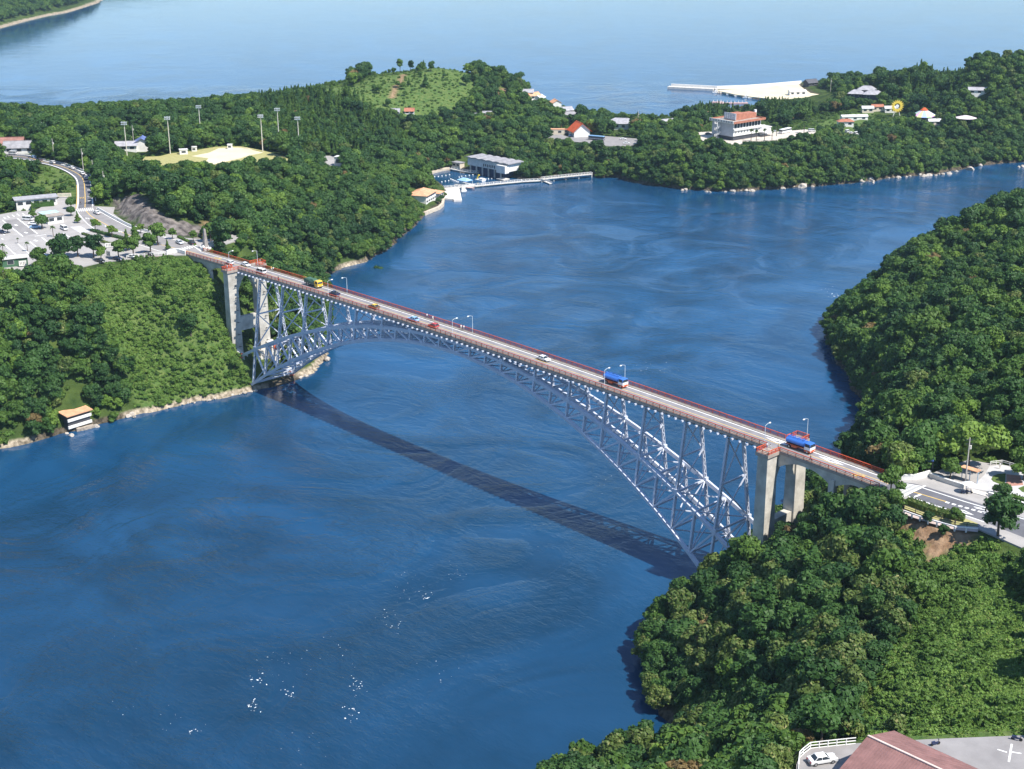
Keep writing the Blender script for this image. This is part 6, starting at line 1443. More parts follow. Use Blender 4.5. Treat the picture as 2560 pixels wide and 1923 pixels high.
# canopy shelter, parasol at the plaza
p = flatz(h7, 1085, 350, ZP); sh_ = thing('shelter', 'small shelter with a red and white strip roof on thin posts at the plaza edge', 'shelter', p, rzof(HH((1010, 210)), HH((1140, 250)))); m = MB().use(TILE['terracotta']); m.box(-2.2, 2.2, -.9, .9, 3.0, 3.2); m.build('roof', None, sh_)
for x in (-2, 0, 2): m = MB().use(mat('post_blue', (.3, .42, .52), .6, .05, 2.0)); m.cyl((x, 0, -.1), (x, 0, 3.0), .1); m.build('post', None, sh_)
p = flatz(h7, 1055, 548, ZP); pa = thing('parasol', 'white parasol over scooters on the near approach road', 'parasol', p, 0); m = MB().use(white); m.cyl((0, 0, 2.3), (0, 0, 3.0), 1.5, .06, 12, False); m.build('canopy', None, pa); m = MB().use(dark_steel); m.cyl((0, 0, 0), (0, 0, 3.1), .04); m.build('pole', None, pa)
# building and fence at the lower edge of the picture
zE, zR_ = ZB+3.2, ZB+5.6
R0_, R1_ = d8(905, 412, zR_), d8(1480, 680, zR_); rd = (R1_-R0_); rd.z = 0; rd.normalize(); LB = 42.0
E0 = d8(1085, 440, zE); E1 = d8(850, 480, zE); nrm = Vector((-rd.y, rd.x, 0)); wp = (E0-R0_).dot(nrm); wm = (E1-R0_).dot(nrm); hwB = max(abs(wp), abs(wm), 5.0); print('LOWER BUILDING', wp, wm, rd[:], R0_[:])
lb = thing('lodge', 'broad building with a dusty red tiled gable roof at the bottom right corner', 'building', (R0_.x, R0_.y, ZB), math.atan2(rd.y, rd.x)); clear(R0_.x+rd.x*12, R0_.y+rd.y*12, 14)
W2 = 7.5
m = MB().use(WALLC['cream']); m.box(.8, LB, -W2+.9, W2-.9, -.3, 3.2)
m.poly([(.8, -W2+.9, 3.2), (.8, W2-.9, 3.2), (.8, 0, 5.4)], [(0, 1, 2)]); m.build('wall', None, lb)
m = MB().use(TILE['pinkbrown'])
for s in (-1, 1): m.hexa([(0, 0, 5.55), (LB, 0, 5.55), (LB, s*W2, 3.05), (0, s*W2, 3.05)], [(0, 0, 5.75), (LB, 0, 5.75), (LB, s*W2, 3.25), (0, s*W2, 3.25)])
rt = m.build('roof', None, lb)
m = MB().use(TILE['pinkbrown'])
for i in range(int(LB/.45)):
    for s in (-1, 1): m.beam((i*.45, 0, 5.77), (i*.45, s*W2, 3.27), .10, .06)
m.build('tile_ribs', None, rt)
m = MB().use(mat('ridge_tile', (.62, .48, .42), .8, .06, 1.0)); m.beam((0, 0, 5.85), (LB, 0, 5.85), .35, .2); m.build('ridge', None, rt)
m = MB().use(WALLC['dark'])
for s in (-1, 1): m.beam((0, s*W2, 3.1), (LB, s*W2, 3.1), .12, .25)
m.build('gutter', None, rt)
fence('white ornamental railing round the corner of the yard with the parked sedan', [d8(*q, ZB)[:2] for q in ((318, 690), (330, 590), (360, 560), (420, 512), (640, 488), (800, 472))], ZB, 1.15, white, 1.6, 3, 'ornamental_railing', .14)
m = MB().use(white)
YB = lambda x, y: d8(x, y, ZB)[:2]
stripe(m, [YB(2110, 470), YB(2085, 620)], .3, ZB+.012); stripe(m, [YB(2100, 535), YB(2190, 550)], .25, ZB+.012); stripe(m, [YB(1990, 515), YB(2070, 540)], .25, ZB+.012); tag(m.build('yard_markings'), kind='structure')
park('scooter', None, (*YB(2150, 440), ZB+.01), .4, 'scooter at the right end of the lower yard', 'scooters in the lower yard'); park('scooter', None, (*YB(1470, 480), ZB+.01), 1.2, 'scooter parked beside the dusty red roof in the lower yard', 'scooters in the lower yard')
# hut on the water below the left bank
hp = flatz(i3, 640, 520, 1.2); hr_ = rzof(i3(440, 530, 1.5), i3(860, 400, 1.5)); clear(hp[0], hp[1], 7)
ht = thing('waterside_hut', 'two-level waterside hut with a brown flat roof on the left bank', 'hut', hp, hr_)
m = MB().use(WALLC['dark']); m.box(-4.2, 4.2, .3, 4.5, -.5, 4.6); m.build('wall', None, ht)
for z in (.2, 2.6): m = MB().use(WALLC['white']); m.box(-4.5, 4.5, -.2, .25, z, z+.95); m.build('balcony', None, ht)
m = MB().use(TILE['terracotta']); m.hexa([(-5, -.6, 4.6), (5, -.6, 4.6), (5, 5, 5.1), (-5, 5, 5.1)], [(-5, -.6, 4.85), (5, -.6, 4.85), (5, 5, 5.35), (-5, 5, 5.35)]); m.build('roof', None, ht)
wall_thing('rough stone footing wall under the waterside hut', [i3(*q, .5)[:2] for q in ((560, 590), (700, 565), (900, 510))], 1.2, 1.6, -.6, mat('rubble_stone', (.36, .30, .24), .95, .2, 1.0, bump=.6), 'sea_wall')
# ---------------------------------------------------------------- breakwater, boulders, boats in the harbour
bw = [i1(*q, 0) for q in ((145, 95), (400, 108), (670, 122), (1000, 112), (1300, 90), (1640, 60))]
bk = thing('breakwater', 'long straight pale concrete breakwater reaching out from the harbour', 'breakwater', (bw[0].x, bw[0].y, 0)); off = (-bw[0].x, -bw[0].y, 0)
m = MB().use(conc_pale)
for a, b in zip(bw[:-1], bw[1:]): m.beam((a.x, a.y, -1), (b.x, b.y, -1), 7, 5.4)
m.build('mole', None, bk, off); m = MB().use(whitewall)
for a, b in zip(bw[:-1], bw[1:]): m.beam((a.x+1.2, a.y+2.2, 2.6), (b.x+1.2, b.y+2.2, 2.6), 1.2, 2.2)
m.build('parapet', None, bk, off)
bmat = mat('boulder_stone', (.26, .22, .18), .95, .15, .5, col2=(.58, .52, .45), bump=.5)
protoB = []
for s in range(4): m = MB().use(bmat); m.lump((0, 0, 0), 1, 2, .22, 40+s, (1.25, .9, .8)); protoB.append(m.mesh('boulder'))
rb = random.Random(5)
def boulder(p, r, label, group, squash=1.0):
    o = bpy.data.objects.new('boulder', protoB[rb.randrange(4)]); COL.objects.link(o); o.location = p; o.rotation_euler = (rb.uniform(-.3, .3), rb.uniform(-.3, .3), rb.uniform(0, 6.28)); r *= .62; o.scale = (r, r, r*squash); return tag(o, label, 'boulder', group)
BG = 'pale boulders along the foot of the wooded opposite bank'
for sh, x, y, r, lab in ((c4, 800, 1090, 5.0, 'tallest pale boulder, a pointed one, at the foot of the opposite bank'), (c4, 930, 1110, 4.6, 'large rounded boulder just right of the tallest pointed one'), (c4, 1000, 1110, 4.0, 'broad pale boulder at the right end of the three biggest on the opposite bank'), (c4, 465, 1160, 4.4, 'big boulder left of the three biggest, beside the bleached tree stem'),
                         (i8, 1510, 230, 3.6, 'lone long boulder standing off the shore toward the right edge'), (i8, 1628, 178, 2.4, 'tilted boulder right of the lone long one')): boulder(sh(x, y, .3), r, lab, BG)
for sh, x, y, r in ((c4, 20, 1192, 2.0), (c4, 60, 1196, 2.4), (c4, 250, 1170, 2.0), (c4, 310, 1178, 2.4), (c4, 360, 1165, 1.4), (c4, 395, 1160, 1.8), (c4, 540, 1158, 1.4), (c4, 595, 1152, 1.4), (c4, 870, 1110, 1.8), (c4, 1020, 1130, 1.4), (i8, 375, 335, 1.6), (i8, 430, 342, 1.2), (i8, 495, 335, 1.2), (i8, 560, 343, 2.6), (i8, 665, 330, 1.3), (i8, 710, 322, 1.4), (i8, 830, 305, 2.6), (i8, 890, 325, 3.0), (i8, 960, 312, 2.8), (i8, 1050, 312, 1.6), (i8, 1095, 295, 1.3), (i8, 1140, 297, 2.0), (i8, 1230, 288, 2.6), (i8, 1325, 260, 1.7), (i8, 2145, 202, 1.6), (i8, 2195, 195, 2.0),
                    (c3, 1440, 1190, 1.8), (c3, 1465, 1186, 2.2), (c3, 1632, 1200, 1.3), (c3, 1660, 1203, 1.2), (c3, 1720, 1192, 1.2), (c3, 1780, 1200, 1.2), (c3, 1835, 1196, 2.8), (c3, 1890, 1188, 3.2), (c3, 1945, 1192, 2.4), (c3, 1990, 1196, 2.6)): boulder(sh(x, y, .1), r, 'smaller pale boulder in the row along the foot of the opposite bank', BG)
BL = 'pale rocks along the left bank below the vines'
for x, y, r in ((1010, 1330, 1.5), (1040, 1315, 1.8), (1060, 1335, 1.2)): boulder(c8(x, y, .3), r, 'pale rock in the heap where the trees end on the left bank', 'rock heap at the end of the trees on the left bank')
for i in range(34):
    t = i/33; x = 1150+870*t+rb.uniform(-12, 12); y = 1290-165*t+rb.uniform(-16, 8); boulder(c8(x, y, .25), rb.uniform(.45, 1.15), 'pale rock in the row at the waterline below the vine-covered slope', BL, .8)
for x, y, r, lab in ((960, 525, 1.6, 'pale rock standing in the water at the right of the waterside hut'), (465, 705, 1.5, 'pale rock lying in the water at the left of the waterside hut'), (370, 665, 1.0, 'pale rock at the left corner of the waterside hut')): boulder(i3(x, y, .1), r, lab, 'rocks by the waterside hut')
boulder(c6(1845, 1405, .6), 2.0, 'single round pale boulder at the water behind the arch foot', 'rocks behind the arch foot')
for i in range(7): boulder(c6(1530+rb.uniform(-20, 110), 1590+rb.uniform(-15, 25), .2), rb.uniform(.7, 1.3), 'rock in the pale heap under the far foot of the arch', 'rocks behind the arch foot')
RU_ = 'rubble blocks on the inner side of the breakwater'
for i in range(60):
    t = rb.random(); x = 690+850*t+rb.uniform(-20, 20); y = 128+95*t+rb.uniform(-14, 22); boulder(i1(x, y, .4), rb.uniform(1.2, 2.4), 'rubble block heaped along the inner side of the breakwater', RU_)
HB = 'small boats along the rubble in the harbour'
for i, (x, y) in enumerate(((700, 150), (780, 155), (860, 172), (950, 190), (1050, 208), (1110, 215), (1190, 215))): boat('small white boat moored by the harbour rubble', flatz(i1, x, y, 0), VIEW+rb.uniform(-.4, .4), 7.5, i % 2 == 0, HB)
for x, y, l, lab in ((705, 262, 9, 'small pontoon with uprights in the harbour, left of the long red one'), (885, 272, 24, 'long reddish pontoon floating in the harbour in front of the bamboo')):
    q = thing('pontoon', lab, 'pontoon', flatz(i1, x, y, 0), VIEW, 'pontoons in the harbour'); m = MB().use(mat('reddish_deck', (.55, .36, .33), .8, .1, 1.0)); m.box(-l/2, l/2, -1.5, 1.5, -.3, .7); m.build('deck', None, q)
    for k in range(int(l/3)): m = MB().use(whitewall); xx = -l/2+1.5+k*3; m.box(xx-.2, xx+.2, -.2, .2, .7, 2.2); m.build('upright', None, q)
# ---------------------------------------------------------------- poles
fl_p = None
for x, y, lab in ((318.6, 399, 'floodlight mast left of the blue-roofed house, beside the low houses'), (425.8, 384.5, 'floodlight mast at the left corner of the field near the white hut'), (503, 352, 'floodlight mast among the bushes behind the middle of the field'), (657, 379, 'floodlight mast at the right end of the sandy field, left of three'), (698, 360, 'floodlight mast behind the right end of the field, middle of three'), (748.7, 385, 'floodlight mast right of the field at the edge of the wood, right of three')):
    q = atz(x, y, ZF)
    if fl_p is None:
        fl_p = thing('floodlight_mast', lab, 'floodlight', (0, 0, 0), VIEW, 'floodlight masts round the field'); pm = mat('mast_concrete', (.62, .58, .50), .8, .05, 1.0)
        m = MB().use(pm); m.cyl((0, 0, -1), (0, 0, 18.5), .28, .17, 8); m.build('mast', None, fl_p)
        m = MB().use(pm); m.box(-1.5, 1.5, -.1, .1, 18.2, 18.4); m.box(-1.5, 1.5, -.1, .1, 19.2, 19.4); m.box(-.1, .1, -.1, .1, 18, 19.6); m.build('crossarm', None, fl_p)
        for xx in (-1.2, -.4, .4, 1.2):
            for zz in (18.5, 19.5): m = MB().use(mat('lamp_housing', (.7, .74, .8), .4, .05, 2.0)); m.cyl((xx, -.1, zz), (xx, -.7, zz-.2), .2, .38, 8); m.build('floodlight', None, fl_p)
        o = fl_p
    else: o = copy_tree(fl_p)
    o.location = (q.x, q.y, ZF); o['label'] = lab
ut = None
for sh, x, y, z, lab in ((c1, 430, 1270, 42, 'utility pole beside the top of the road bend'), (c1, 660, 1355, 41.6, 'utility pole on the outside of the road bend'), (c1, 745, 1450, 41.2, 'utility pole below the road bend, left of two close ones'), (c1, 830, 1545, 41, 'utility pole at the corner above the rock face'), (c1, 345, 1130, None, 'utility pole behind the roadside shops'), (c1, 1058, 1150, None, 'utility pole just left of the blue-roofed house'), (h8, 1485, 330, None, 'utility pole beside the broad grey house on the isthmus'), (h7, 1020, 360, ZP, 'utility pole at the left edge of the plaza in front of the bright green tree'), (c4, 682, 415, None, 'lone pole at the edge of the wood beside the harbour ground')):
    q = flatz(sh, x, y, z) if z else onland(sh, x, y, 20)
    if ut is None:
        ut = thing('utility_pole', lab, 'utility pole', (0, 0, 0), VIEW, 'utility poles'); m = MB().use(mat('pole_concrete', (.50, .46, .40), .85, .05, 1.0)); m.cyl((0, 0, -1), (0, 0, 11), .2, .12, 8); m.build('pole', None, ut)
        for zz in (9.4, 10.4): m = MB().use(dark_steel); m.box(-.9, .9, -.06, .06, zz, zz+.12); m.build('crossarm', None, ut)
        m = MB().use(conc_pale); m.cyl((.35, 0, 8.2), (.35, 0, 9.1), .25); m.build('transformer', None, ut); o = ut
    else: o = copy_tree(ut)
    o.location = q; o['label'] = lab
# ---------------------------------------------------------------- trees that stand alone
def tree(k, p, scale, label, name='broadleaf_tree', group=None, sq=1.0):
    r_ = thing(name, label, 'tree', (p[0], p[1], p[2]-.1), rb.uniform(0, 6.28), group); r_.scale = (scale, scale, scale*sq)
    for pn, me in (('trunk', KINDS[k][2]), ('crown', KINDS[k][1])): o = bpy.data.objects.new(pn, me); COL.objects.link(o); o.parent = r_
    return r_
kind('street_tree', 'mid', 2.0, 3.6, 900, .32, 31, 'round', 1.9); ST = len(KINDS)-1
kind('street_tree', 'light', 2.1, 3.4, 900, .32, 32, 'round', 1.6); SL = len(KINDS)-1
kind('slim_tree', 'mid', 1.6, 6.0, 900, .34, 33, 'cone', .8); CN = len(KINDS)-1
kind('ball_tree', 'dark', 1.8, 3.0, 900, .28, 34, 'ball', .9); BT = len(KINDS)-1
kind('big_bright', 'light', 5.4, 7.6, 3200, .42, 35, 'round', 1.4); BB = len(KINDS)-1
SQG = 'trees on the square'
for sh, x, y, k, s, lab in ((e4, 460, 700, ST, 1.35, 'round tree at the edge of the square above the parked dark blue car'), (e4, 110, 715, SL, 1.0, 'small bright green tree beside the white notice board'), (e4, 735, 650, ST, 1.35, 'round tree at the edge of the square right of the one by the banner'), (e4, 1075, 600, ST, 1.5, 'round tree with a visible trunk close to the abutment on the square'),
                            (e4, 620, 530, CN, 1.15, 'tall dark narrow tree on the island of the square, left of the pair'), (e4, 770, 400, CN, 1.2, 'tall dark narrow tree on the island of the square, right of the pair'), (e4, 1230, 420, ST, 1.6, 'larger tree on the road side of the square right of the narrow pair'), (e4, 1415, 525, CN, .6, 'small dark conical bush-tree beside the zebra crossing at the bridge end'),
                            (e4, 320, 265, SL, .95, 'little round street tree on the hedge strip, right one'), (e3, 1985, 640, SL, .95, 'little round street tree on the hedge strip, left one'), (e3, 165, 690, BT, 1.0, 'lone ball-shaped tree at the left of the car park'), (e3, 690, 360, CN, .85, 'dark tree at the left back corner of the grey-roofed kiosk'), (e3, 880, 600, BT, 1.45, 'dense round tree at the front left corner of the grey-roofed kiosk'),
                            (e3, 1480, 185, BT, 1.2, 'dark round tree beside the climbing road, upper of two'), (e3, 1480, 330, BT, 1.0, 'dark round tree beside the climbing road, lower of two'), (e3, 1620, 480, CN, .7, 'narrow tree at the roadside below the two dark round ones'), (c6, 140, 80, ST, .8, 'small umbrella-shaped tree under the rock face by the road'), (c6, 370, 105, ST, .8, 'small round tree beside the pylon'),
                            (c6, 560, 110, ST, 1.4, 'tree on the terrace right of the pylon, left of three'), (c6, 640, 90, ST, 1.3, 'tree on the terrace right of the pylon, middle of three'), (c6, 780, 75, ST, 1.4, 'tree on the terrace right of the pylon, right of three'), (e4, 890, 190, SL, .8, 'thin pale little tree on the roadside strip of the square')):
    tree(k, flatz(sh, x, y, ZP), s, lab, 'street_tree', SQG)
for x, y, k, s, lab in ((1330, 1320, 0, 1.35, 'largest dark tree along the lower edge of the car park'), (1620, 1180, 1, 1.15, 'dark tree along the lower edge of the car park, second from the right'), (1950, 1200, 0, 1.15, 'dark rounded tree at the right end of the row below the car park'), (820, 1420, 2, 1.1, 'green tree beside the white-roofed stall'), (1150, 1180, 2, .95, 'thin-topped tree at the left end of the row below the car park')):
    tree(k, flatz(e3, x, y, ZP), s, lab, 'broadleaf_tree', 'dark trees along the lower edge of the car park')
for x, y, k, s, lab in ((1275, 350, 2, .75, 'lone bushy tree high on the vine-covered slope with a black shadow'), (1510, 700, 0, 1.1, 'large dark tree in the middle of the vine-covered slope'), (1690, 470, 3, .75, 'straggly tree leaning out at the right edge of the vine-covered slope'), (1385, 450, 1, .42, 'small dark bush-tree below the lone one on the vine-covered slope'), (1175, 215, 1, .4, 'little dark tree on the bare patch below the square'), (960, 1000, 1, 1.0, 'dark tree low on the vine-covered slope near its left edge'), (1850, 970, 2, .7, 'leafy bush-tree beside the arch bearing on the left bank')):
    tree(k, onland(c8, x, y, 20), s, lab, 'broadleaf_tree', 'trees standing alone on the vine-covered slope')
for x, y, k, s, sq, lab in ((240, 175, 0, 1.0, 1.0, 'spreading dark tree at the left end of the crest of the grassy hill'), (390, 150, BT, 1.0, 1.5, 'umbrella-shaped tree on a bare stem on the crest, second from the left'), (490, 170, 1, .7, 1.0, 'low round tree on the crest at the top of the dirt track'), (565, 145, ST, 1.25, 1.4, 'tall loose tree on the crest right above the dirt track'), (690, 130, 0, .75, 1.3, 'double-headed tree on the crest right of the dirt track'), (790, 125, 1, .7, 1.0, 'round tree on the crest in the middle of the grassy hill'), (845, 120, CN, .9, 1.1, 'slim pale tree on the crest in the middle of the grassy hill'), (930, 140, 0, .8, 1.2, 'dark tree at the right end of the open crest'),
                            (865, 320, 6, 1.1, .9, 'large dark cone-shaped tree standing in the grass of the hill'), (1340, 310, 0, 1.15, .9, 'broad dark tree at the right side of the grassy slope'), (260, 370, BT, .9, 1.3, 'small tree with a straight trunk on the left of the grassy slope'), (320, 400, 2, .9, 1.0, 'green bushy tree below the straight-trunked one on the grassy slope'), (540, 330, 2, .7, 1.0, 'bushy tree right of the dirt track'), (670, 290, CN, .7, 1.0, 'narrow dark tree in the upper grass right of the dirt track'), (740, 200, CN, .5, 1.0, 'little narrow tree near the crest of the grassy hill'), (1085, 215, 1, .5, 1.0, 'small dark tree in the upper right of the grassy slope')):
    tree(k, onland(i7, x, y, 35), s, lab, 'hill_tree', 'trees on the grassy hill', sq)
NTG = 'trees by the near approach road'
for sh, x, y, z, k, s, lab in ((d5, 1690, 420, ZP-.2, BB, 1.3, 'big bright yellow-green tree behind the plaza'), (d5, 985, 640, ZP, 3, .85, 'green tree overhanging the near end of the red railing'), (d5, 870, 930, None, 5, 1.05, 'brownish olive tree on the slope below the near bridge end'), (h7, 1560, 1290, None, 0, 1.35, 'large dark tree hiding the right end of the pink footpath'), (h7, 385, 1090, None, 1, .5, 'thin small tree standing in front of the pink footpath'), (h7, 640, 1290, None, 1, .45, 'dark shrub-tree on the bare earth below the pink footpath'), (h7, 840, 1060, ZP, ST, .7, 'small tree at the end of the yellow verge'),
                              (h7, 1660, 620, ZP, BT, .85, 'clipped dome-shaped shrub-tree behind the low plaza wall'), (h7, 1540, 570, ZP, BT, .6, 'smaller clipped dome left of the big one on the plaza'), (h7, 1985, 330, ZP, 3, 1.0, 'tree casting a dark shadow on the red paving'), (h7, 760, 340, ZP, 2, .8, 'dark bushy tree left of the plaza behind the road wall'), (d5, 450, 300, None, 4, .7, 'thin yellowish tree beside the red railing near the near bridge end')):
    tree(k, flatz(sh, x, y, z) if z else onland(sh, x, y, 36), s, lab, 'roadside_tree', NTG)
tree(0, onland(F, 2180, 490, 32), 1.75, 'tall dark tree rising above the wood at the right edge of the picture')
tree(3, onland(F, 2155, 500, 32), 1.3, 'broad green tree left of the tall one at the right edge')
tree(0, onland(F, 1258, 268, 6), 1.7, 'big dark round tree standing above the isthmus left of the water gap')
for x, y, lab in ((1060, 760, 'clipped round bush on the sea wall right of the terracotta roofs, left of two'), (1150, 690, 'clipped round bush on the sea wall right of the terracotta roofs, right of two')): tree(BT, flatz(i5, x, y, 1.6), .85, lab, 'clipped_bush', 'clipped bushes on the sea wall')
# palms
def palm(h, seed):
    rg_ = random.Random(seed); root = thing('palm_tree', 'palm', 'palm tree'); m = MB().use(BARK); m.cyl((0, 0, -.5), (0, 0, h), .22, .15, 7); m.build('trunk', None, root)
    m = MB().use(LEAF['mid'])
    for i in range(26):
        a = rg_.uniform(0, 6.28); e = rg_.uniform(-.5, 1.2); L_ = rg_.uniform(1.3, 2.0); p0 = Vector((0, 0, h)); d = Vector((math.cos(a)*math.cos(e), math.sin(a)*math.cos(e), math.sin(e))); sd = Vector((-math.sin(a), math.cos(a), 0)); p1 = p0+d*L_*.6; p2 = p0+d*L_-Vector((0, 0, .35*L_))
        m.face([p0, p1-sd*.42, p2, p1+sd*.42])
    m.build('crown', None, root); return root
PGp = 'palms in the hotel yard'; pp = None
for x, y, lab in ((950, 640, 'palm in front of the hotel, leftmost'), (1040, 650, 'palm in front of the hotel, second from the left'), (1180, 635, 'palm in front of the hotel annex, third from the left'), (1310, 650, 'shorter palm at the yard edge, fourth from the left'), (1390, 555, 'palm by the pale coach in the hotel yard'), (1865, 510, 'palm beside the white van at the right of the hotel yard')):
    if pp is None: pp = palm(6.5, 3); o = pp
    else: o = copy_tree(pp)
    o.location = flatz(g1, x, y, ZH); o.rotation_euler = (0, 0, rb.uniform(0, 6)); o['label'] = lab; o['group'] = PGp
for x, y, s, lab in ((575, 1070, .5, 'small palm on the centre line of the lower parking bays'), (375, 905, .3, 'tiny palm at the upper end of the parking bay line'), (1110, 770, .6, 'stout palm with a thick trunk at the corner of the right-hand parking bays'), (75, 1150, .6, 'stout palm at the left edge of the car park')):
    o = copy_tree(pp); o.location = flatz(e3, x, y, ZP); o.scale = (s*1.2, s*1.2, s); o['label'] = lab; o['group'] = 'palms in the car park'
# foam of broken water: countless flecks
rf2 = random.Random(17); m = MB().use(mat('foam', (.85, .86, .86), .8, .03, 2.0))
def fleck(p, r):
    n = rf2.randrange(5, 8); a0 = rf2.uniform(0, 6.28); st = rf2.uniform(1.0, 2.4)
    pts = [(r*rf2.uniform(.5, 1.2)*math.cos(2*PI*i/n)*st, r*rf2.uniform(.5, 1.2)*math.sin(2*PI*i/n)) for i in range(n)]; c, s = math.cos(a0), math.sin(a0)
    m.face([(p.x+x*c-y*s, p.y+x*s+y*c, .03) for x, y in pts])
for x, y, n_, sp_, r in ((560, 1470, 9, 18, .30), (630, 1497, 8, 14, .34), (550, 1523, 10, 20, .3), (760, 1538, 16, 22, .34), (765, 1480, 16, 24, .22), (418, 1583, 6, 10, .32), (850, 1340, 18, 40, .2), (920, 1290, 8, 14, .3), (880, 1270, 16, 40, .16), (980, 1235, 10, 30, .16), (720, 1400, 16, 60, .16), (600, 1440, 20, 70, .14), (380, 1560, 10, 50, .14), (250, 1540, 6, 40, .14), (1400, 795, 10, 20, .2), (1440, 800, 8, 24, .16), (1315, 1040, 8, 30, .14), (1420, 1010, 8, 40, .14), (1800, 637, 8, 12, .5), (1790, 628, 6, 22, .3), (940, 1440, 10, 50, .14), (1150, 1160, 8, 60, .12), (300, 1380, 8, 90, .12), (1240, 700, 6, 70, .14), (680, 1600, 10, 60, .14)):
    for _ in range(int(n_*1.3)): fleck(F(x+rf2.gauss(0, sp_*.5), y+rf2.gauss(0, sp_*.4), 0), r*rf2.uniform(.12, .6))
tag(m.build('foam'), kind='stuff')
# ---------------------------------------------------------------- the woods
for cx, cy, cr in CLEAR: ok &= np.hypot(X-cx, Y-cy) > cr
_i = np.where(ok)[0]
tx, ty, tz_, tpx, tpy, tdep = X[_i], Y[_i], Hh[_i], px[_i], py[_i], dep[_i]
nA = noise(tx, ty, 60, 4); nB = rg.uniform(size=len(tx)); nC = noise(tx, ty, 150, 6)
kd = np.zeros(len(tx), int)
kd = np.where(nB < 0.30, 0, np.where(nB < 0.5, 1, np.where(nB < 0.74, 2, np.where(nB < 0.87, 3, np.where(nB < 0.93, 4, 5)))))
kd = np.where((nA > 0.22) & (nB > 0.45), np.where(nB > 0.75, 4, 3), kd)
kd = np.where((nA < -0.25) & (nB < 0.85), np.where(nB < 0.4, 0, 1), kd)
bam = inside([(540, 205), (800, 200), (900, 330), (640, 330)], tpx, tpy) | inside([(1480, 225), (1760, 215), (1760, 250), (1480, 260)], tpx, tpy) | inside([(1950, 150), (2090, 160), (2080, 215), (1960, 215)], tpx, tpy)
kd = np.where(bam & (nB > 0.35), 7, kd)
kd = np.where(inside([(560, 190), (800, 185), (800, 230), (560, 235)], tpx, tpy) & (nB < 0.2), 6, kd)
headl = inside([(1370, 1050), (1900, 1050), (2000, 1250), (1900, 1500), (1800, 1662), (1250, 1662)], tpx, tpy)
kd = np.where(headl & (nB > 0.60), 5, kd)
kd = np.where(rg.uniform(size=len(tx)) < .012, 8, kd)
scl = np.exp(rg.normal(0, 0.31, len(tx)))*(0.76+0.20*nC)*np.where(rg.uniform(size=len(tx)) < .06, 1.35, 1.0)
scl = np.clip(scl, 0.38, 1.45)*np.where(region('orchard', tx, ty), 0.5, 1.0)*np.where(region('hedgy', tx, ty), 0.5, 1)*np.where(region('kudzu', tx, ty) | region('meadow', tx, ty), 0.62, 1)
edge = np.minimum(dist(SHA, tx, ty), dist(SHB, tx, ty)); scl = np.where(edge < 4, np.clip(scl, 0.6, 1.0), scl)
rot = rg.uniform(0, 6.28, len(tx))
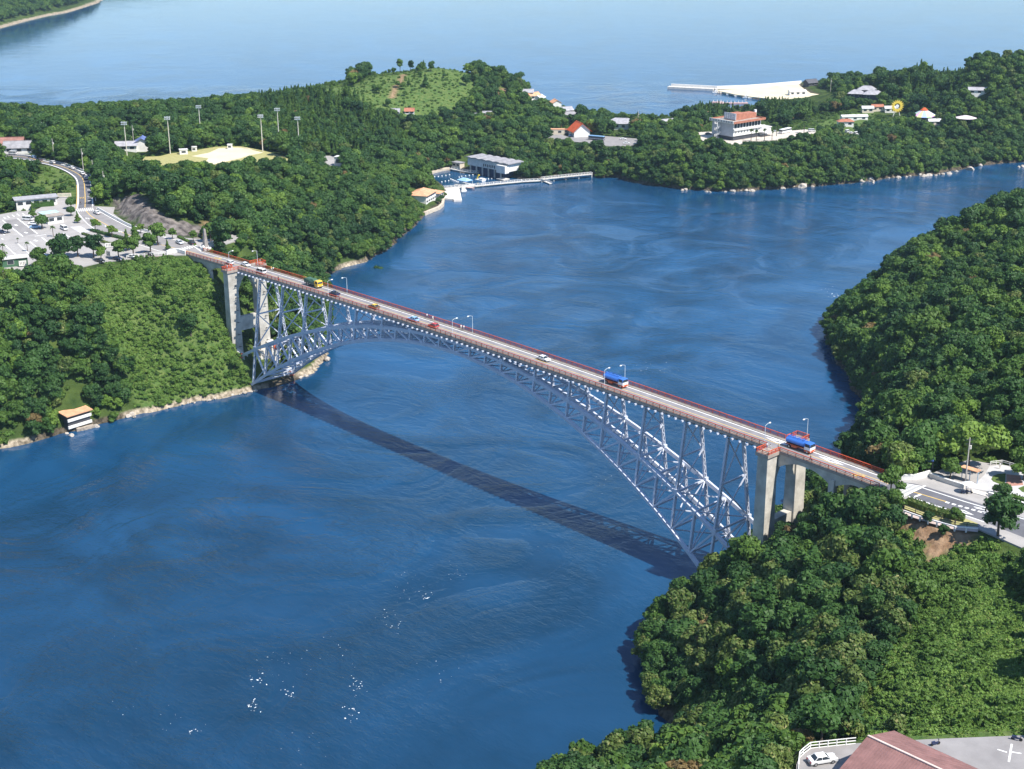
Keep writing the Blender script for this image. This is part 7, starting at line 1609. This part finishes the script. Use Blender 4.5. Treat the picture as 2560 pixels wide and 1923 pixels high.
# open views in the photograph: a tree whose top would stand in one of them does not grow there
def pf(x0, y0, k, L_): return [((x0+x/k)/S, (y0+y/k)/S) for x, y in L_]
OPEN = [pf(280, 320, 4.6083, [(110, 385), (300, 345), (560, 300), (700, 290), (930, 250), (1100, 240), (1400, 205), (1560, 225), (1730, 280), (1930, 310), (1880, 350), (1600, 365), (1500, 375), (1250, 430), (1100, 435), (900, 405), (700, 410), (560, 450), (430, 400)]),
        pf(280, 320, 4.6083, [(250, 100), (440, 100), (440, 300), (260, 310), (30, 265), (30, 180), (250, 185)]),
        pf(1380, 270, 6.9125, [(0, 390), (140, 380), (280, 250), (380, 250), (620, 400), (640, 470), (900, 470), (1530, 510), (1530, 595), (1340, 655), (900, 625), (600, 595), (150, 555), (0, 450)]), pf(1380, 270, 6.9125, [(1030, 190), (1370, 260), (1370, 365), (1080, 375)]), pf(1380, 270, 6.9125, [(1900, 260), (2080, 300), (1960, 350)]),
        pf(1740, 260, 6.9125, [(0, 480), (170, 350), (230, 310), (490, 150), (700, 110), (1030, 140), (1240, 240), (1340, 290), (1650, 390), (2100, 420), (2130, 500), (1850, 540), (1420, 600), (1390, 665), (850, 700), (600, 685), (230, 585), (60, 600)]),
        pf(1740, 260, 6.9125, [(1600, 290), (2212, 140), (2212, 400), (1900, 440), (1680, 400)]), pf(2050, 230, 4.9156, [(0, 240), (300, 210), (450, 190), (1000, 180), (1110, 260), (930, 345), (680, 330), (500, 370), (370, 420), (250, 430), (0, 440)]),
        pf(2050, 230, 4.9156, [(1140, 300), (1250, 230), (1400, 330), (1330, 355), (1200, 340)]), pf(2050, 230, 4.9156, [(1690, 310), (1890, 330), (1880, 365), (1700, 365)]), pf(2050, 230, 4.9156, [(190, 450), (330, 470), (530, 520), (480, 541), (280, 541)]), pf(2050, 230, 4.9156, [(380, 0), (740, 0), (740, 100), (380, 80)]),
        pf(1640, 200, 4.6083, [(690, 120), (1000, 90), (1640, 40), (1640, 95), (1790, 130), (2060, 190), (1880, 295), (1740, 262), (1530, 232), (1300, 228), (1200, 245), (1000, 220), (700, 175)]),
        [(1140, 150), (1140, 203), (1180, 222), (1228, 243), (1300, 238), (1330, 246), (1380, 250), (1450, 257), (1465, 240), (1500, 229), (1560, 225), (1600, 229), (1640, 226), (1640, 150)],
        [(0, 100), (0, 224), (150, 234), (165, 227), (300, 219), (400, 216), (480, 209), (550, 203), (700, 186), (755, 170), (755, 100)], [(1745, 184), (1800, 162), (1850, 147), (1950, 124), (2050, 109), (2100, 105), (2212, 107), (2212, 40), (1745, 40)],
        pf(1030, 370, 6.9125, [(230, 440), (500, 350), (700, 320), (720, 240), (930, 110), (1680, 190), (1700, 480), (2212, 580), (1000, 700), (860, 900), (540, 885), (380, 770), (430, 700)]), pf(1000, 440, 11.06, [(250, 490), (740, 400), (1100, 560), (1190, 620), (1210, 780), (670, 1060), (560, 850), (500, 760), (250, 670)]),
        pf(780, 370, 18.433, [(370, 250), (900, 330), (1300, 470), (1450, 480), (1450, 900), (1100, 850), (820, 700), (420, 600)]), pf(0, 330, 7.373, [(0, 400), (480, 420), (900, 530), (1100, 580), (1450, 680), (1600, 760), (1700, 900), (1720, 1100), (1410, 1100), (1390, 900), (1290, 790), (1000, 645), (440, 525), (0, 475)]), pf(0, 330, 7.373, [(0, 120), (330, 120), (570, 200), (540, 430), (0, 430)]),
        pf(1960, 1060, 3.687, [(1030, 620), (1130, 500), (1350, 470), (1700, 520), (1850, 390), (2212, 370), (2212, 1135), (2090, 1095), (1790, 905), (1060, 700)]), [(1640, 930), (1740, 950), (1960, 1030), (1890, 1058), (1660, 985)], pf(1900, 1720, 3.352, [(305, 565), (420, 500), (800, 460), (2212, 380), (2212, 680), (305, 680)]),
        pf(120, 1000, 7.9, [(340, 260), (700, 180), (870, 210), (880, 480), (1030, 560), (560, 620), (520, 740), (320, 650)]), pf(240, 560, 7.9, [(0, 800), (300, 770), (990, 700), (1370, 560), (1990, 470), (1990, 330), (0, 0)]), [(243, 432), (300, 425), (350, 470), (440, 492), (440, 505), (340, 498), (260, 465)], pf(0, 500, 8.3115, [(0, 1450), (600, 1370), (900, 1200), (1650, 1220), (2161, 1250), (2161, 0), (0, 300)])]
drop = np.zeros(len(tx), bool)
for hf in (6.2, 4.0, 2.0):
    qp = proj(np.stack([tx, ty, tz_+hf*scl], -1)); qx, qy = qp[:, 0]/S, qp[:, 1]/S
    for pl in OPEN: drop |= inside(pl, qx, qy)
kp_ = ~drop
tx, ty, tz_, tpx, tpy, tdep, kd, scl, rot = [v[kp_] for v in (tx, ty, tz_, tpx, tpy, tdep, kd, scl, rot)]
# seen from the camera? march the sight line over the ground with a tree cover on it
top = tz_+4.5*scl
vis = np.ones(len(tx), bool); tt = np.linspace(0.02, 0.35, 26)
for t in tt:
    qx = tx+(CAM_POS[0]-tx)*t; qy = ty+(CAM_POS[1]-ty)*t; qz = top+(CAM_POS[2]-top)*t
    vis &= ~(hgt(qx, qy)+np.where(hgt(qx, qy) > 0.5, 1.0, 0) > qz)
inpic = (tpx > 6) & (tpx < 2206) & (tpy > 6) & (tpy < 1656)
size = np.where(vis & inpic, np.array([k[3] for k in KINDS])[kd]*scl/tdep, 0)
order = np.argsort(-size)[:285]
single = np.zeros(len(tx), bool); single[order] = True
WORDS = {0: 'dark green', 1: 'dark green', 2: 'mid green', 3: 'mid green', 4: 'light yellow-green', 5: 'pale-tipped olive green', 6: 'dark pointed', 7: 'slender feathery', 8: 'dry brown'}
proto_tree = {}
for i in order:
    k = int(kd[i]); nm = 'broadleaf_tree' if k not in (6, 7) else 'conifer_tree'
    lower = tpy[i] > 1560 and tpx[i] < 1760
    nearw = tx[i] > 60
    if lower: where, grp = 'in the wood along the bottom edge below the cove', 'bottom edge'
    elif nearw and ty[i] < 3 and tpx[i] < 1700: where, grp = 'on the wooded headland beside the foot of the arch', 'headland'
    elif nearw and ty[i] < 3: where, grp = 'on the slope below the near approach road', 'approach slope'
    elif nearw: where, grp = 'in the wood behind the near end of the bridge', 'far side wood'
    else: where, grp = 'in the wood on the opposite bank', 'opposite bank'
    lab = '%s tree %s' % (WORDS[k], where)
    r_ = thing(nm, lab, 'tree', (tx[i], ty[i], tz_[i]-0.15), rot[i], '%s trees, %s' % (WORDS[k], grp))
    r_.scale = (scl[i], scl[i], scl[i]*rb.uniform(.82, 1.15))
    for pn, me in (('trunk', KINDS[k][2]), ('crown', KINDS[k][1])):
        o = bpy.data.objects.new(pn, me); COL.objects.link(o); o.parent = r_
    if k not in proto_tree: proto_tree[k] = o
# prototypes for the kinds the picture shows only in the mass: planted once among the woods
def source(k, spot):
    if k in proto_tree: return proto_tree[k]
    r_ = thing('conifer_tree' if k in (6, 7) else 'shrub', spot[1], 'tree' if k < NTREE else 'shrub', spot[0], 0)
    if k < NTREE:
        o = bpy.data.objects.new('trunk', KINDS[k][2]); COL.objects.link(o); o.parent = r_
    o = bpy.data.objects.new('crown', KINDS[k][1]); COL.objects.link(o); o.parent = r_
    proto_tree[k] = o; return o
def spot(x, y, z0):
    return Vector(onland(F_, x, y))
class _Pic: pass
F_ = lambda x, y, z=0.0: F(x, y, z)
def instancer(name, pts, kinds, rots, scales, sources, kind_tag='stuff'):
    me = bpy.data.meshes.new(name); me.vertices.add(len(pts)); me.vertices.foreach_set('co', np.asarray(pts, np.float32).ravel())
    for nm, typ, arr in (('sort', 'INT', kinds), ('spin', 'FLOAT', rots), ('size', 'FLOAT', scales)):
        a = me.attributes.new(nm, typ, 'POINT'); a.data.foreach_set('value', np.asarray(arr, np.int32 if typ == 'INT' else np.float32))
    o = bpy.data.objects.new(name, me); COL.objects.link(o)
    ng = bpy.data.node_groups.new(name+'_nodes', 'GeometryNodeTree')
    ng.interface.new_socket('Geometry', in_out='INPUT', socket_type='NodeSocketGeometry'); ng.interface.new_socket('Geometry', in_out='OUTPUT', socket_type='NodeSocketGeometry')
    N = ng.nodes; L = ng.links; gi = N.new('NodeGroupInput'); go = N.new('NodeGroupOutput'); j = N.new('GeometryNodeJoinGeometry')
    def att(nm, typ): a = N.new('GeometryNodeInputNamedAttribute'); a.data_type = typ; a.inputs[0].default_value = nm; return a.outputs[0]
    rx = N.new('ShaderNodeCombineXYZ'); L.new(att('spin', 'FLOAT'), rx.inputs[2]); sz = att('size', 'FLOAT'); so_ = att('sort', 'INT')
    for k, src in sources.items():
        c = N.new('FunctionNodeCompare'); c.data_type = 'INT'; c.operation = 'EQUAL'; L.new(so_, c.inputs[2]); c.inputs[3].default_value = k
        oi = N.new('GeometryNodeObjectInfo'); oi.inputs[0].default_value = src; oi.transform_space = 'ORIGINAL'
        try: oi.inputs['As Instance'].default_value = True
        except Exception: pass
        ip = N.new('GeometryNodeInstanceOnPoints'); L.new(gi.outputs[0], ip.inputs['Points']); L.new(c.outputs[0], ip.inputs['Selection']); L.new(oi.outputs['Geometry'], ip.inputs['Instance'])
        L.new(rx.outputs[0], ip.inputs['Rotation']); L.new(sz, ip.inputs['Scale']); L.new(ip.outputs[0], j.inputs[0])
    L.new(j.outputs[0], go.inputs[0])
    md = o.modifiers.new('scatter', 'NODES'); md.node_group = ng
    return tag(o, kind=kind_tag)
rest = np.where(~single)[0]
PT = np.stack([tx, ty, tz_-0.15], -1)[rest]; K1, R1, S1 = kd[rest], rot[rest], scl[rest]
# woods of the far shore
Xf, Yf, rf = scatter(6.5, 9, -2150, -1380, 380, 1100); inf = inside(FAR, Xf, Yf); df_ = dist(FAR, Xf, Yf); sel = inf & (df_ > 15)
Zf = far_h(df_, Xf, Yf); f2, *_r = framed(Xf, Yf, Zf, 150, 250); sel &= f2
PT = np.concatenate([PT, np.stack([Xf, Yf, Zf-0.3], -1)[sel]]); K1 = np.r_[K1, rf.choice([0, 1, 2, 3], sel.sum())]; R1 = np.r_[R1, rf.uniform(0, 6.28, sel.sum())]; S1 = np.r_[S1, rf.uniform(1.0, 1.8, sel.sum())]
srcs = {}
for k, lab, xy in ((0, 'dark round tree in the wood above the sea pool', (1180, 330)), (1, 'dark small-crowned tree in the wood left of the sea pool', (850, 330)), (2, 'mid green tree in the wood below the hotel', (1500, 370)), (3, 'large mid green tree on the shore below the hotel', (1650, 370)),
                   (4, 'yellow-green tree in the wood left of the big hill', (700, 290)), (5, 'pale-tipped tree on the far slope', (1900, 320)), (6, 'tall dark pointed conifer on the ridge left of the grassy hill', (640, 215)), (7, 'feathery bamboo clump on the ridge left of the grassy hill', (700, 235)), (8, 'dry brown tree on the slope left of the sea pool', (905, 345))):
    srcs[k] = source(k, (spot(*xy, 20), lab))
woodland = instancer('woodland', PT, K1, R1, S1, srcs)
# vines and low scrub on the open slopes
Xk, Yk, rk = scatter(1.12, 21, -180, 330, -180, 40)
zk = region('kudzu', Xk, Yk) & ~region('bare', Xk, Yk) & ~region('soil', Xk, Yk); hk = hgt(Xk, Yk); zk &= (hk > 1.4) & ((Xk < -90) | (Xk > 95)); f3, *_r = framed(Xk, Yk, hk, 60, 60); zk &= f3
zk &= ~((np.abs(Yk) < 9) & (Xk < -99) & (Xk > -124)) & ~((np.abs(Yk) < 5) & (Xk > -160) & (Xk < -124) & (hk > 38)); 
gap = noise(Xk, Yk, 9, 8); zk &= gap > -0.62
for cx, cy, cr in CLEAR: zk &= np.hypot(Xk-cx, Yk-cy) > cr*0.9
n1 = zk.sum()
PK = np.stack([Xk, Yk, hk-0.1], -1)[zk]; KK = rk.choice([NTREE, NTREE+1, NTREE+2], n1, p=[0.5, 0.38, 0.12]); RK = rk.uniform(0, 6.28, n1); SK = rk.uniform(0.5, 1.3, n1)*(1+0.5*noise(PK[:, 0], PK[:, 1], 11, 3)); KK = np.where((noise(PK[:, 0], PK[:, 1], 7, 9) > 0.42) & (rk.uniform(size=n1) < .5), NTREE+2, KK)
# scrub on the grassy hill, the slope left of the climbing road and thinly everywhere under the trees
Xs, Ys, rs = scatter(2.6, 31, -640, 380, -200, 700); hs = hgt(Xs, Ys)
zs = (inside(SHA, Xs, Ys) | inside(SHB, Xs, Ys)) & ~region('bare', Xs, Ys) & ~region('soil', Xs, Ys) & ~region('kudzu', Xs, Ys) & (hs > 1.0); f4, spx, spy, sdp = framed(Xs, Ys, hs, 30, 30); zs &= f4
op = region('meadow', Xs, Ys) | region('hedgy', Xs, Ys) | region('orchard', Xs, Ys)
us = rs.uniform(size=len(Xs)); zs &= np.where(op, us < 0.55, us < 0.30)
zs &= ~((np.abs(Ys) < 9) & (Xs < -99) & (Xs > -124)) & ~((np.abs(Ys) < 5.5) & (np.abs(Xs) > 100) & (np.abs(Xs) < 156) & (hs > 38))
for cx, cy, cr in CLEAR: zs &= np.hypot(Xs-cx, Ys-cy) > cr
n2_ = zs.sum()
PK = np.concatenate([PK, np.stack([Xs, Ys, hs-0.1], -1)[zs]]); KK = np.r_[KK, rs.choice([NTREE, NTREE+1, NTREE+2], n2_, p=[0.25, 0.25, 0.5])]; RK = np.r_[RK, rs.uniform(0, 6.28, n2_)]; SK = np.r_[SK, np.where(op[zs], rs.uniform(0.4, 0.9, n2_), rs.uniform(0.7, 1.5, n2_))]
srcs = {}
for j, (lab, xy) in enumerate((('low mound of vines on the open slope under the far pier', (400, 700)), ('small mound of vines on the slope below the square', (330, 650)), ('round green shrub on the vine-covered slope near the shore', (420, 830)))):
    srcs[NTREE+j] = source(NTREE+j, (spot(*xy, 20), lab))
scrub = instancer('scrub', PK, KK, RK, SK, srcs)
print('TREES', len(tx), 'single', len(order), 'scrub', len(PK))
# ---------------------------------------------------------------- air
hm = bpy.data.materials.new('air'); hm.use_nodes = True; hn = hm.node_tree
for n_ in list(hn.nodes): hn.nodes.remove(n_)
ho = hn.nodes.new('ShaderNodeOutputMaterial'); hv = hn.nodes.new('ShaderNodeVolumePrincipled')
hv.inputs['Color'].default_value = (0.60, 0.82, 1.0, 1); hv.inputs['Density'].default_value = 0.00006; hv.inputs['Anisotropy'].default_value = 0.2
hn.links.new(hv.outputs[0], ho.inputs['Volume'])
hb = MB().use(hm); hb.box(-12500, 3500, -3500, 12500, -10, 190)
tag(hb.build('haze'), kind='stuff')
